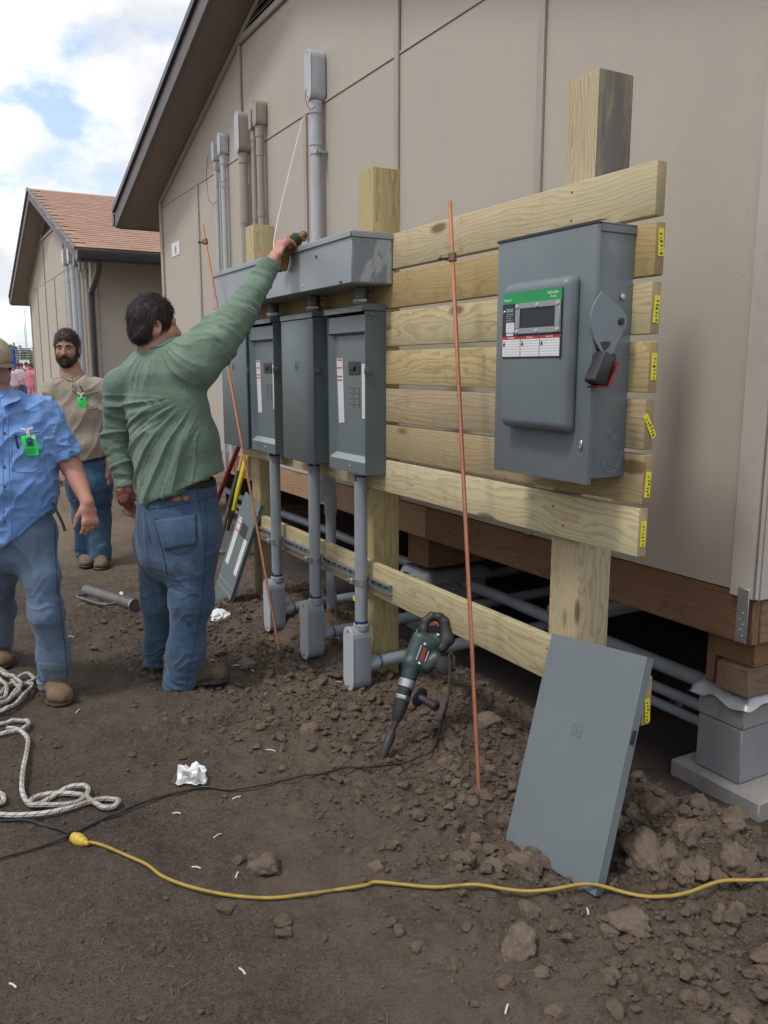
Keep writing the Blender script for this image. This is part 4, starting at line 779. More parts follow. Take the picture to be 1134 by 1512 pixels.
# ---------------------------------------------------------------- signed-distance modelling for bodies, cloth and castings
class Sdf:
    def __init__(self): self.pr = []; self.cuts = []
    def cone(self, a, b, ra, rb, k=0.02, sub=False, cut=None):
        a, b = np.array(a, float), np.array(b, float); R_ = max(ra, rb)
        def f(P):
            d = b - a; L = max(d @ d, 1e-9); t = np.clip(((P - a) @ d) / L, 0, 1); r = ra + (rb - ra) * t
            return np.linalg.norm(P - (a + t[..., None] * d), axis=-1) - r
        self.pr.append((f, np.minimum(a, b) - R_, np.maximum(a, b) + R_, k, sub, cut)); return self
    def ecap(self, a, b, ra, rb, lat, k=0.02, sub=False, cut=None):
        """Tapered capsule of elliptical section: ra/rb = (half width along LAT, half depth)."""
        a, b = np.array(a, float), np.array(b, float); d = b - a; ln = np.linalg.norm(d); ax = d / max(ln, 1e-6)
        lat = np.array(lat, float); lat = lat - ax * (lat @ ax); lat /= np.linalg.norm(lat); dep = np.cross(ax, lat); R_ = max(*ra, *rb)
        def f(P):
            q = P - a; s = q @ ax; t = np.clip(s / max(ln, 1e-6), 0, 1); e = s - t * ln
            w = ra[0] + (rb[0] - ra[0]) * t; h = ra[1] + (rb[1] - ra[1]) * t; m = np.minimum(w, h)
            kk = np.sqrt(((q @ lat) / w) ** 2 + ((q @ dep) / h) ** 2 + (e / m) ** 2)
            return (kk - 1) * m
        self.pr.append((f, np.minimum(a, b) - R_, np.maximum(a, b) + R_, k, sub, cut)); return self
    def ell(self, c, axes, r, k=0.02, sub=False, cut=None):
        c = np.array(c, float); A = np.array([np.array(v, float) / np.linalg.norm(v) for v in axes]); r = np.array(r, float); R_ = r.max()
        def f(P):
            q = (P - c) @ A.T / r; kk = np.linalg.norm(q, axis=-1); g = np.linalg.norm(q / r, axis=-1)
            return kk * (kk - 1) / np.maximum(g, 1e-9)
        self.pr.append((f, c - R_, c + R_, k, sub, cut)); return self
    def chain(self, pts, lat=None, k=0.02, cut0=None, cut1=None):
        """pts: list of (point, radius or (w, d))."""
        for i in range(len(pts) - 1):
            (a, ra), (b, rb) = pts[i], pts[i + 1]; ct = cut0 if i == 0 else None
            if i == len(pts) - 2 and cut1 is not None: ct = cut1
            if lat is None: self.cone(a, b, ra, rb, k, cut=ct)
            else: self.ecap(a, b, ra if hasattr(ra, '__len__') else (ra, ra), rb if hasattr(rb, '__len__') else (rb, rb), lat, k, cut=ct)
        return self
    def cut(self, p, n): self.cuts.append((np.array(p, float), np.array(n, float) / np.linalg.norm(n))); return self
    def mesh(self, h=0.006, smooth=1):
        lo = np.min([p[1] for p in self.pr if not p[4]], 0) - 0.03; hi = np.max([p[2] for p in self.pr if not p[4]], 0) + 0.03
        n = np.ceil((hi - lo) / h).astype(int) + 1; ax = [lo[i] + h * np.arange(n[i]) for i in range(3)]
        D = np.full(n, 0.3, np.float32)
        for f, a, b, k, sub, cut in self.pr:
            i0 = np.maximum(((a - lo - 0.035) / h).astype(int), 0); i1 = np.minimum(((b - lo + 0.035) / h).astype(int) + 2, n)
            if np.any(i1 <= i0): continue
            P = np.stack(np.meshgrid(*[ax[i][i0[i]:i1[i]] for i in range(3)], indexing='ij'), -1); d = f(P)
            if cut is not None:
                cp, cn = np.array(cut[0], float), np.array(cut[1], float); d = np.maximum(d, (P - cp) @ (cn / np.linalg.norm(cn)))
            S = np.s_[i0[0]:i1[0], i0[1]:i1[1], i0[2]:i1[2]]; c = D[S]; kk = max(k, 1e-5)
            if sub: m = np.maximum(kk - np.abs(c + d), 0) / kk; D[S] = np.maximum(c, -d) + m * m * kk / 4
            else: m = np.maximum(kk - np.abs(c - d), 0) / kk; D[S] = np.minimum(c, d) - m * m * kk / 4
        for p, nn in self.cuts:
            g = ((ax[0] - p[0]) * nn[0])[:, None, None] + ((ax[1] - p[1]) * nn[1])[None, :, None] + ((ax[2] - p[2]) * nn[2])[None, None, :]
            D = np.maximum(D, g)
        D[0] = D[-1] = 0.3; D[:, 0] = D[:, -1] = 0.3; D[:, :, 0] = D[:, :, -1] = 0.3
        return surface_nets(D, lo, h, smooth)
def surface_nets(D, lo, h, smooth):
    S = D < 0; nx, ny, nz = D.shape; cs = [(a, b, c) for a in (0, 1) for b in (0, 1) for c in (0, 1)]
    cnt = sum(S[a:nx - 1 + a, b:ny - 1 + b, c:nz - 1 + c].astype(np.int8) for a, b, c in cs); act = (cnt > 0) & (cnt < 8)
    ijk = np.argwhere(act); idx = np.full(act.shape, -1, np.int32); idx[act] = np.arange(len(ijk))
    acc = np.zeros((len(ijk), 3)); num = np.zeros(len(ijk))
    v = {c: D[ijk[:, 0] + c[0], ijk[:, 1] + c[1], ijk[:, 2] + c[2]] for c in cs}
    for a in cs:
        for axi in range(3):
            if a[axi] == 0:
                b = tuple(1 if i == axi else a[i] for i in range(3)); da, db = v[a], v[b]; m = (da < 0) != (db < 0)
                t = np.where(m, da / np.where(m, da - db, 1), 0); p = np.array(a, float)[None] + t[:, None] * (np.array(b) - np.array(a))[None]
                acc[m] += p[m]; num[m] += 1
    V = lo + h * (ijk + acc / num[:, None]); Q = []
    for axi in range(3):
        o1, o2 = [i for i in range(3) if i != axi]; sl0 = [slice(1, -1)] * 3; sl0[axi] = slice(0, -1); sl1 = list(sl0); sl1[axi] = slice(1, None)
        a, b = S[tuple(sl0)], S[tuple(sl1)]; m = np.argwhere(a != b)
        if not len(m): continue
        off = np.array([1, 1, 1]); off[axi] = 0; m2 = m + off; ins = a[tuple(m.T)]
        e1 = np.zeros(3, int); e1[o1] = 1; e2 = np.zeros(3, int); e2[o2] = 1
        g = lambda q: idx[np.minimum(q[:, 0], nx - 2), np.minimum(q[:, 1], ny - 2), np.minimum(q[:, 2], nz - 2)]
        q = np.stack([g(m2 - e1 - e2), g(m2 - e2), g(m2), g(m2 - e1)], -1); flip = ins if axi != 1 else ~ins
        q[~flip] = q[~flip][:, ::-1]; Q.append(q)
    Q = np.concatenate(Q); Q = Q[(Q >= 0).all(1)]
    for _ in range(smooth):
        s = np.zeros_like(V); c = np.zeros(len(V))
        for i in range(4):
            j = (i + 1) % 4; np.add.at(s, Q[:, i], V[Q[:, j]]); np.add.at(s, Q[:, j], V[Q[:, i]]); np.add.at(c, Q[:, i], 1); np.add.at(c, Q[:, j], 1)
        V = 0.5 * V + 0.5 * s / np.maximum(c, 1)[:, None]
    return V, Q
def vnormals(V, Q):
    n = np.cross(V[Q[:, 2]] - V[Q[:, 0]], V[Q[:, 3]] - V[Q[:, 1]]); N_ = np.zeros_like(V)
    for i in range(4): np.add.at(N_, Q[:, i], n)
    return N_ / np.maximum(np.linalg.norm(N_, axis=1), 1e-9)[:, None]
def sdf_obj(name, s, mat, parent=None, h=0.006, smooth=1, disp=None, origin=None, local=False):
    V, Q = s.mesh(h, smooth)
    if disp is not None: V = V + vnormals(V, Q) * disp(V)[:, None]
    o = raw_mesh(name, V, Q, mat, parent, origin, True, local); return o, V, Q

# ---------------------------------------------------------------- conduits
def unit2(a, b): n = math.hypot(a, b); return a / n, b / n
def stadium(x, yc, z0, z1, w, n=8):
    r = w / 2; pts = [(x, yc + r * math.cos(t), z1 - r + r * math.sin(t)) for t in np.linspace(0, math.pi, n)]
    return pts + [(x, yc - r * math.cos(t), z0 + r - r * math.sin(t)) for t in np.linspace(0, math.pi, n)]
def conduit_body(parent, xf, yc, z0, z1, w, dep, mat, cmat):
    b = MB().prism(stadium(xf + 0.004, yc, z0, z1, w), (dep, 0, 0), 0.004, 2).build('conduit_body', mat, parent)
    c = MB().prism(stadium(xf, yc, z0 - 0.002, z1 + 0.002, w + 0.005), (0.0045, 0, 0), 0.0015).build('cover_plate', cmat, b)
    for z in (z0 + w * 0.22, z1 - w * 0.22): MB().lathe((xf, yc, z), (-1, 0, 0), [(0, w * .06), (.0025, w * .05)], 8).build('screw', M['rust'], c)
    return b
for i, (y, zb, lab) in enumerate(((3.335, 0.005, 'nearest grey riser pipe with elbow box in the soil under the open panel'), (3.852, 0.0, 'middle grey riser pipe and elbow box below the covered panel'), (4.385, 0.0, 'far grey riser pipe and elbow box below the second open panel'))):
    c = thing('riser_conduit', (1.742, y, 0), lab, 'conduit', 'riser conduits below the panels')
    MB().tube([(1.742, y, zb + 0.28), (1.742, y, 1.0365)], 0.0302, 20).build('pipe', M['pvc'], c)
    for z in (zb + 0.318, 1.012): 
        m = MB(); m.tube([(1.742, y, z), (1.742, y, z + 0.010)], 0.0309, 18); m.obox((1.742 - 0.030, y - 0.006, z + 0.014 * (1 if i else -.6)), ((0, 1, 0), (0, 0, 1), (-1, 0, 0)), (0.007, 0.01, 0.0012)); m.build('primer_ring', M['primer'], c)
    k = MB(); rr = random.Random(i + 5); dn = unit2(-.75, -.66)
    for z in np.arange(zb + .36, 1.0, .0135):
        if rr.random() < .62: k.obox((1.742 + dn[0] * .0303, y + dn[1] * .0303, z + rr.uniform(-.003, .003)), ((-dn[1], dn[0], 0), (0, 0, 1), (dn[0], dn[1], 0)), (.0022, rr.uniform(.002, .005), .0004))
    tag(k.build('print_marks', M['print'], c), kind='stuff')
    conduit_body(c, 1.676, y + 0.01, zb - 0.012, zb + 0.30, 0.098, 0.095, M['pvc'], M['pvc_light'])
    MB().lathe((1.742, y, zb + 0.285), (0, 0, 1), [(0, .038), (.024, .038), (.026, .034)], 18).build('hub', M['pvc'], c)
    MB().tube([(1.772, y, 0.112), (4.4, y, 0.16)], 0.0302, 18).build('pipe', M['pvc'], c)
    MB().lathe((1.775, y, 0.112), (1, 0, 0), [(0, .038), (.045, .038), (.047, .031)], 18).build('hub', M['pvc'], c)
    m = MB(); m.tube([(1.835, y, 0.113), (1.842, y, 0.113)], 0.0312, 18); m.build('primer_ring', M['primer'], c)
    m = MB()                                             # two-piece clamp and its bolt
    m.tube([(1.742 + 0.033 * math.cos(t), y + 0.033 * math.sin(t), 0.519) for t in np.linspace(0.5, 2 * math.pi - 0.5, 22)], 0.0012, 6)
    k = MB(); k.lathe((1.742, y, 0.504), (0, 0, 1), [(0, .0312), (.0005, .0328), (.030, .0328), (.0305, .0312)], 20); k.box(1.70, 1.716, y + 0.018, y + 0.045, 0.506, 0.532, .002)
    k.lathe((1.708, y + 0.050, 0.519), (0, 1, 0), [(0, .010), (.007, .010), (.008, .006), (.016, .006)], 6); k.build('pipe_clamp', M['galv'], c)
    m.bm.free()
c = thing('riser_conduit', (1.95, 4.19, 0), 'grey coupled pipe standing behind the boards and middle risers', 'conduit', 'riser conduits below the panels')
MB().tube([(2.02, 4.24, 0.0), (2.02, 4.24, 1.4)], 0.0302, 18).build('pipe', M['pvc'], c); MB().lathe((2.02, 4.24, 0.68), (0, 0, 1), [(0, .035), (.10, .035)], 18).build('coupling', M['pvc'], c)
m = MB(); m.obox((1.76, 3.42, 0.41), ((0.2, 1, -0.12), (0, 0.1, 1), (1, 0, 0)), (0.06, 0.012, 0.001)); tag(m.build('yellow_tie', M['yellow_tag']), 'yellow tag tied to the clamp of the nearest riser pipe', 'tag')

def wall_conduit(y, r, z0, zt, lab, mat, cmat, bw, bh, x=None, couple=(), wires=(), ytop=None, grp='conduits rising up the tan wall'):
    x = WX - 0.02 - r if x is None else x; c = thing('wall_conduit', (x, y, z0), lab, 'conduit', grp)
    MB().tube([(x, y, z0), (x, y, zt - bh)], r, 16).build('pipe', mat, c)
    conduit_body(c, x - bw * 0.55, y, zt - bh, zt, bw, WX - 0.004 - x + bw * 0.5, mat, cmat)
    MB().lathe((x, y, zt - bh - 0.075), (0, 0, 1), [(0, r + .001), (.002, r * 1.14), (.075, r * 1.2)], 16).build('hub', mat, c)
    for z, hh in couple: MB().lathe((x, y, z), (0, 0, 1), [(0, r * 1.12), (hh, r * 1.12)], 16).build('coupling', mat, c)
    for pts in wires: MB().tube(spline(pts, 6), 0.0028, 6).build('wire', M['wire_red'], c)
    return c
bigc = wall_conduit(5.118, 0.037, 0.6, 3.465, 'thick light grey conduit on wall rising behind the wire trough', M['pvc_light'], M['pvc_light'], 0.094, 0.30, None, [(2.90, 0.13)],
    [[gx(x_, y_, 2.31) for x_, y_ in ((452, 132), (451, 145), (455, 158), (459, 161), (466, 158))]])
m = MB(); m.lathe((2.363, 5.118, 2.845), (0, 0, 1), [(0, .041), (.022, .041)], 18); m.box(2.36, WX - 0.004, 5.055, 5.078, 2.847, 2.865, .001); m.lathe((2.35, 5.05, 2.856), (-1, 0, 0), [(0, .012), (.02, .012)], 6); m.build('pipe_strap', M['galv'], bigc)
wall_conduit(7.18, 0.018, 0.6, 3.385, 'left slim grey conduit of the pair near the far wall corner', M['pvc_light'], M['pvc_light'], 0.052, 0.16, None, [(3.02, 0.06)], [[gx(x_, y_, 2.35) for x_, y_ in ((307, 230), (305, 260), (308, 292), (314, 302), (320, 297))]])
wall_conduit(6.98, 0.023, 0.6, 3.405, 'right slim grey conduit of the pair near the far wall corner', M['pvc_light'], M['pvc_light'], 0.064, 0.17, None, [(2.98, 0.06)], [[gx(x_, y_, 2.34) for x_, y_ in ((322, 268), (329, 268), (336, 263))]])
tk = wall_conduit(6.47, 0.033, 0.6, 3.44, 'thick tan painted conduit with pale oblong cover on wall', M['pvc_tan'], M['pvc_light'], 0.092, 0.30, None, [(2.62, 0.30)])
MB().lathe((2.367, 6.47, 2.60), (0, 0, 1), [(0, .0345), (.02, .0345)], 16).build('unpainted_ring', M['pvc'], tk)
wall_conduit(6.27, 0.020, 0.6, 3.42, 'slimmest tan painted conduit between the two others', M['pvc_tan'], M['pvc_tan'], 0.054, 0.16, None, [(2.62, 0.12)], [[gx(x_, y_, 2.35) for x_, y_ in ((366, 214), (372, 217), (380, 215))]])
wall_conduit(6.12, 0.028, 0.6, 3.435, 'tan painted conduit nearest the string on the wall', M['pvc_tan'], M['pvc_tan'], 0.074, 0.18, None, [(2.62, 0.05), (3.05, 0.04)])
for (y, r, lab, k, zt) in ((14.85, 0.05, 'left shiny grey conduit on the far building gable', 'pvc_light', 3.42), (14.35, 0.05, 'middle shiny grey conduit on the far building gable', 'pvc_light', 3.40), (13.85, 0.05, 'grey conduit nearest the downspout on the far gable', 'pvc', 3.30), (13.55, 0.04, 'left tan conduit beside the black downspout', 'pvc_tan', 3.2), (13.36, 0.03, 'right tan conduit beside the black downspout', 'pvc_tan', 3.2)):
    wall_conduit(y, r, 0.5, zt, lab, M[k], M['bright'] if k == 'pvc_light' else M[k], r * 2.6, 0.26, None, [(2.9, 0.12)], (), None, 'conduits on the far building')
o = MB().tube(spline([gx(447, 175, 2.30), gx(430, 242, 2.12), gx(413, 312, 1.93), gx(405, 352, 1.80), gx(404, 372, 1.72)], 6), 0.0028, 6).build('pull_string', M['string']); tag(o, 'white pull string hanging from the thick wall conduit to the trough', 'string')

# ---------------------------------------------------------------- ground rods
def rod(b, t, zc, lab):
    b, t = np.array(b), np.array(t); g = thing('ground_rod', b, lab, 'rod', 'copper ground rods'); d = (t - b) / np.linalg.norm(t - b)
    MB().tube([b - d * 0.15, t], 0.0074, 12).build('shaft', M['copper'], g)
    c = b + d * zc; m = MB(); m.lathe(c - d * 0.014, d, [(0, .0125), (.001, .0145), (.027, .0145), (.028, .0125)], 12); m.lathe(c + np.array([-0.004, 0.010, 0]), (-0.5, 1, 0.05), [(0, .010), (.016, .010), (.017, .006), (.034, .006), (.035, .009), (.042, .009)], 8); m.build('clamp', M['brass'], g)
rod(gz(708, 1185), gx(664, 297, 1.66), 1.90, 'slim copper rod standing in soil beside the big switch box')
rod(gz(412, 960), gx(299, 333, 1.50), 2.33, 'slim copper rod leaning behind the green shirted man')

# ---------------------------------------------------------------- covers off the boxes
o, w, h = leaning('panel_cover', gz(745, 1245, -0.02), gz(880, 1320, 0.035), gx(820, 933, 1.785), gx(960, 975, 1.785), 0.02, 'large plain grey steel cover leaning on the near post', 'steel cover')
m = MB(); m.box(-w / 2, w / 2, 0, h, -0.003, 0, .0008); m.box(-w / 2, -w / 2 + .003, 0, h, -0.03, -0.003); m.box(w / 2 - .003, w / 2, 0, h, -0.03, -0.003); m.box(-w / 2, w / 2, 0, .003, -0.03, -0.003); m.box(-w / 2, w / 2, h - .003, h, -0.03, -0.003); m.build('sheet', M['steel'], o, local=True)
m = MB(); s = 0.019
for a, b_, c, d in ((-s, -s + .003, -s, s), (s - .003, s, -s, s), (-s, s, s - .003, s), (-s, s, -s, -s + .003)): m.box(a, b_, h * 0.61 + c, h * 0.61 + d, -.0005, .0014)
m.box(-s * .35, -s * .35 + .004, h * .61 - s * .55, h * .61 + s * .55, -.0005, .0016); m.tube([(-s * .2 + s * .6 * math.sin(t), h * .61 + s * .5 * math.cos(t), 0.0005) for t in np.linspace(0, math.pi, 12)], .0016, 6); m.build('square_emblem', M['steel'], o, local=True)
MB().box(w / 2 - 0.001, w / 2 + 0.003, h * 0.63, h * 0.69, -0.022, -0.006, .001).build('latch_slot', M['black'], o, local=True)
o, w, h = leaning('dead_front_cover', gz(315, 887, 0.0), gz(331, 901, 0.0), gx(371, 734, 1.78), gx(398, 768, 1.785), 0.02, 'grey dead front cover with white labels leaning beside man in green', 'steel cover')
m = MB(); m.box(-w / 2, w / 2, 0, h, -0.003, 0, .0008); m.box(w / 2 - .003, w / 2, 0, h, -0.025, -0.003); m.box(-w / 2, -w / 2 + .003, 0, h, -0.025, -0.003); m.build('sheet', M['dead'], o, local=True)
for z in (.115, .16): MB().box(-w / 2, w / 2, z, z + .004, 0, .003).build('fold', M['steel_lid'], o, local=True)
MB().box(-.03, .07, h * .66, h * .77, 0.0002, .0012).build('breaker_opening', M['black_label'], o, local=True)
def lbl(x0, x1, z0, z1, nm):
    q = MB().box(x0, x1, z0, z1, 0.0002, .0014).build(nm, M['white_label'], o, local=True); k = MB(); rr = random.Random(int(z0 * 999))
    for z in np.arange(z0 + .006, z1 - .006, .009): k.box(x0 + .006, x0 + .006 + (x1 - x0 - .012) * rr.uniform(.5, 1), z, z + .0022, .0014, .0017)
    tag(k.build('label_print', M['print'], q, local=True), kind='stuff'); return q
q = lbl(-w / 2 + .03, -w / 2 + .085, h * .36, h * .79, 'warning_label')
k = MB(); [k.box(-w / 2 + .03, -w / 2 + .085, z, z + .006, .0014, .0019) for z in (h * .77, h * .735, h * .675, h * .66)]; k.build('red_band', M['red'], q, local=True)
lbl(w / 2 - .075, w / 2 - .025, h * .34, h * .66, 'directory_label')

# ---------------------------------------------------------------- cords, rope, rags on the ground
def on_ground(px, py, r=0.005):
    p = gz(px, py, 0.0)
    for _ in range(4): p = gz(px, py, float(gh(p[0], p[1])) + r)
    return p
c7 = lambda pts: [(x / 1.89, 960 + y / 1.89) for x, y in pts]
c8 = lambda pts: [(540 + x / 1.909, 960 + y / 1.909) for x, y in pts]
def settle(P, r):
    P = np.array(P); g = gh(P[:, 0], P[:, 1]) + r; w = 10; pd_ = np.pad(g, w, 'edge'); mx = np.max([pd_[i:i + len(g)] for i in range(2 * w + 1)], 0); k = np.convolve(np.pad(mx, w, 'edge'), np.ones(2 * w + 1) / (2 * w + 1), 'valid'); P[:, 2] = .35 * np.maximum(g, k) + .65 * k; return P
yp = c7([(238, 538), (262, 543), (300, 553), (360, 578), (410, 603), (450, 632), (510, 660), (580, 680), (660, 690), (760, 693), (860, 687), (950, 670), (1020, 659)]) + c8([(30, 662), (100, 660), (200, 677), (300, 682), (400, 697), (500, 696), (620, 690), (720, 684), (800, 694), (900, 695), (1000, 690), (1134, 680), (1240, 668), (1400, 655)])
YCP = settle(spline([on_ground(x, y, .005) for x, y in yp], 10), .0058)
yc = thing('extension_cord', on_ground(340, 1320), 'yellow extension cord snaking across the foreground soil', 'cord')
MB().tube(YCP, 0.0052, 10).build('cable', M['yellow_cord'], yc)
a, b_ = on_ground(*c7([(238, 537)])[0], .014), on_ground(*c7([(190, 515)])[0], .016); d = (b_ - a) / np.linalg.norm(b_ - a)
m = MB(); m.lathe(a - d * .012, d, [(0, .006), (.010, .008), (.016, .015), (.03, .0165), (.034, .0195), (.052, .0195), (.056, .0165), (.066, .016), (.068, .013)], 16); m.build('plug', M['plug_yellow'], yc)
def cable(name, px, r, mat, lab, cat, lift=None):
    P = settle(spline([on_ground(x, y, r) for x, y in px], 10), r)
    return tag(MB().tube(P, r, 8).build(name, mat), lab, cat)
hc = [(655, 1062), (650, 1085), (640, 1105), (622, 1124), (600, 1134), (570, 1139), (540, 1140), (510, 1140), (480, 1143), (450, 1148), (425, 1155), (400, 1161), (370, 1166), (335, 1168), (305, 1165), (280, 1167), (230, 1181), (170, 1205), (110, 1231), (60, 1252), (0, 1269), (-60, 1288)]
P1 = settle(spline([on_ground(x, y, .0045) for x, y in hc], 10), .0045)
up = spline([gx(664, 965, 1.668), gx(664, 985, 1.66), gx(663, 1015, 1.63), gx(659, 1045, 1.60), P1[0]], 6)[:-1]
tag(MB().tube(np.vstack([up, P1]), 0.0045, 8).build('power_cord', M['black_cord']), 'black power cord trailing from the hammer across the soil', 'cord')
cable('power_cord', c7([(192, 512), (165, 502), (120, 490), (70, 480), (30, 478), (0, 477), (-60, 480)]), .0042, M['black_cord'], 'short black cord plugged into the yellow connector', 'cord')
rp = thing('rope', on_ground(30, 1140), 'thick white braided rope lying in loose loops at left', 'rope')
paths = [c7([(-40, 214), (0, 208), (40, 200), (72, 203), (80, 213), (60, 226), (22, 234), (-30, 240)]), c7([(20, 222), (45, 226), (66, 240), (79, 262), (73, 300), (66, 345), (62, 385), (66, 415), (84, 434), (112, 432), (150, 408), (190, 390), (228, 384), (246, 394), (242, 412), (215, 428), (170, 436), (120, 438), (92, 440), (84, 432), (100, 418), (140, 404), (190, 404), (235, 410), (262, 428), (290, 444), (318, 440), (331, 428), (318, 418), (285, 418), (245, 428), (190, 446), (130, 462), (80, 468), (30, 466), (-40, 458)]), c7([(-40, 402), (0, 406), (10, 416), (4, 430), (-40, 440)]),
    c7([(-40, 30), (0, 66), (24, 74), (34, 90), (50, 108), (80, 100), (96, 84), (80, 72), (50, 82), (20, 110), (0, 126), (-40, 140)]), c7([(-40, 160), (0, 180), (30, 168), (60, 145), (84, 122), (90, 108), (70, 106), (40, 130), (10, 160), (-30, 176)]), c7([(-40, 90), (0, 100), (20, 122), (10, 150), (-40, 170)]), c7([(-40, 60), (10, 84), (40, 96), (60, 120), (40, 150), (0, 172), (-40, 190)])]
for i, pt in enumerate(paths):
    P = spline([on_ground(x, y, .010) for x, y in pt], 8); P = settle(P, .0095); L = np.linspace(0, 1, len(P)); P[:, 2] += (0.004 + 0.008 * np.sin(L * 17 + i * 2) ** 2) * (0.5 if i < 3 else 1.0) + (0.009 * (i - 3) if i > 3 else 0)
    MB().tube(P, 0.0092, 10).build('strand', M['rope'], rp)
def crumple(name, c, size, seed, lab, cat, flat=0.5, mat='paper'):
    t = bmesh.new(); bmesh.ops.create_icosphere(t, subdivisions=5, radius=1.0); V = np.array([v.co[:] for v in t.verts]); Fc = np.array([[v.index for v in f.verts] for f in t.faces]); t.free()
    n1 = fbm(V * 1.3, seed, 2) - 0.5; n2 = np.abs(fbm(V * 2.2 + 5, seed + 5, 3) - 0.5) * 2; n3 = np.abs(fbm(V * 5 + 9, seed + 9, 2) - 0.5) * 2
    V = V * (0.75 + 1.1 * n1 - 0.38 * n2 + 0.10 * n3)[:, None] * np.array(size); V[:, 2] = np.where(V[:, 2] < 0, V[:, 2] * 0.25, V[:, 2]) + size[2] * 0.12
    return tag(raw_mesh(name, V + np.array(c), Fc, M[mat], None, None, False), lab, cat)
crumple('paper_scrap', on_ground(284, 1152, 0), (0.055, 0.07, 0.075), 3, 'crumpled white paper beside the black cord on the soil', 'litter')
crumple('paper_scrap', on_ground(322, 912, 0), (0.075, 0.075, 0.05), 14, 'crumpled white scrap at the foot of the leaning dead front', 'litter')
crumple('paper_scrap', on_ground(178, 879, 0), (0.04, 0.03, 0.025), 23, 'tiny white scrap behind the steel post driver', 'litter')
bits = [(400, 1108, 14, 2), (349, 1178, 12, -4), (261, 1201, 12, 0), (321, 1234, 11, -6), (290, 1281, 13, 2), (350, 1292, 4, -9), (358, 1434, 9, 9), (748, 1490, 4, -14), (868, 1346, 2, 10), (412, 1026, 8, -4), (394, 1024, 7, -3), (500, 1007, 9, 1), (240, 941, 16, -3), (347, 983, 12, -2), (19, 1455, 10, 6), (313, 975, 8, 0), (115, 1050, 6, -6), (360, 970, 9, 2), (447, 960, 7, 2), (118, 893, 8, -3), (372, 990, 7, 3), (105, 940, 8, 1)]
BITLAB = ['white offcut on the soil above the black hammer cord', 'white offcut just below the black cord right of the paper scrap', 'white offcut right of the rope loop', 'tilted white offcut between paper scrap and big flat clod', 'white offcut just above the yellow cord', 'short upright white offcut left of the big flat clod', 'steep white offcut below the yellow cord in the lower left', 'white offcut at the bottom edge right of centre', 'small upright white offcut under the leaning cover corner', 'right one of two white offcuts near the slim rod foot', 'left one of two white offcuts near the slim rod foot', 'white offcut between the nearest and middle elbow boxes', 'long white sliver beside the left boot of man in green', 'white offcut right of the shoe of man in green', 'white offcut nearest the bottom left corner', 'white offcut behind the shoe of man in green', 'white offcut in front of the boot of man in blue', 'white offcut beside the foot of the leaning dead front', 'white offcut in front of the middle elbow box', 'white offcut below the post driver handle', 'tiny white offcut left of the slim rod foot', 'white offcut between rope pile and post driver']
for i, (x, y, dx, dy) in enumerate(bits):
    a, b_ = on_ground(x - dx / 2, y - dy / 2, .004), on_ground(x + dx / 2, y + dy / 2, .004)
    o = MB().tube([a, (a + b_) / 2 + np.array([0, 0, .003]), b_], 0.0026, 6).build('plastic_offcut', M['cutoff']); tag(o, BITLAB[i], 'litter', 'white offcuts scattered on the soil')
o = MB().lathe(on_ground(478, 1022, 0.004), (0, 0.3, 1), [(0, .016), (.006, .016)], 12).build('bottle_cap', M['green_band']); tag(o, 'small green cap in the soil near the elbow boxes', 'litter')

# ---------------------------------------------------------------- post driver and long handled tools
a, b_ = gz(127, 872, .045), gz(199, 894, .045); d = (b_ - a) / np.linalg.norm(b_ - a); L_ = np.linalg.norm(b_ - a)
pd = thing('post_driver', a, 'grey steel post driver tube lying on the soil behind the men', 'post driver')
MB().lathe(a, d, [(0, .038), (.01, .040), (L_, .040), (L_ + .0005, .035), (L_ - 0.2, .035), (L_ - 0.2005, 0)], 24).build('tube', M['iron'], pd)
sd_ = np.cross(d, [0, 0, 1]); sd_ = sd_ if sd_ @ R * -1 + sd_ @ FH < 0 else -sd_
sd_ = sd_ / np.linalg.norm(sd_); q = [a + d * .05, a + d * .05 + sd_ * .095, a + d * .09 + sd_ * .115, a + d * (L_ * .62) + sd_ * .115, a + d * (L_ * .70) + sd_ * .095, a + d * (L_ * .74)]
MB().tube([np.array([v[0], v[1], .04]) for v in q], 0.0095, 10).build('handle', M['iron'], pd)
MB().lathe(b_ - d * .012, d, [(0, .0415), (.011, .0415)], 24).build('rim', M['galv'], pd)
def tool(T, B, segs, name, lab, cat, extra=None):
    """segs: (t0, t1, r0, r1, material, part name) from the top T to the bottom B."""
    T, B = np.array(T), np.array(B); g = thing(name, B, lab, cat, 'long handled tools leaning by the rack')
    for t0, t1, r0, r1, mt, pn in segs: MB().tube([T + (B - T) * t for t in np.linspace(t0, t1, 6)], list(np.linspace(r0, r1, 6)), 12).build(pn, M[mt], g)
    if extra: extra(g, T, B)
def blade(g, T, B):
    d = (B - T) / np.linalg.norm(B - T); u = np.array([-0.25, 1, 0.1]); u = u - d * (u @ d); u /= np.linalg.norm(u); n = np.cross(d, u); V = []; nu, nv = 9, 12
    for i in range(nv):
        t = i / (nv - 1); hw = 0.11 * (1 - 0.15 * t) * (1 if t < .55 else math.sqrt(max(0.02, 1 - ((t - .55) / .45) ** 2)))
        for j in range(nu): s = -1 + 2 * j / (nu - 1); V.append(B - d * 0.30 + d * 0.30 * t + u * hw * s + n * (0.035 * (1 - s * s) * (1 - .3 * t)))
    I = np.arange(nu * nv).reshape(nv, nu); Q = np.stack([I[:-1, :-1], I[1:, :-1], I[1:, 1:], I[:-1, 1:]], -1).reshape(-1, 4)
    o = raw_mesh('blade', np.array(V), Q, M['iron'], g, None); md = o.modifiers.new('thick', 'SOLIDIFY'); md.thickness = 0.003
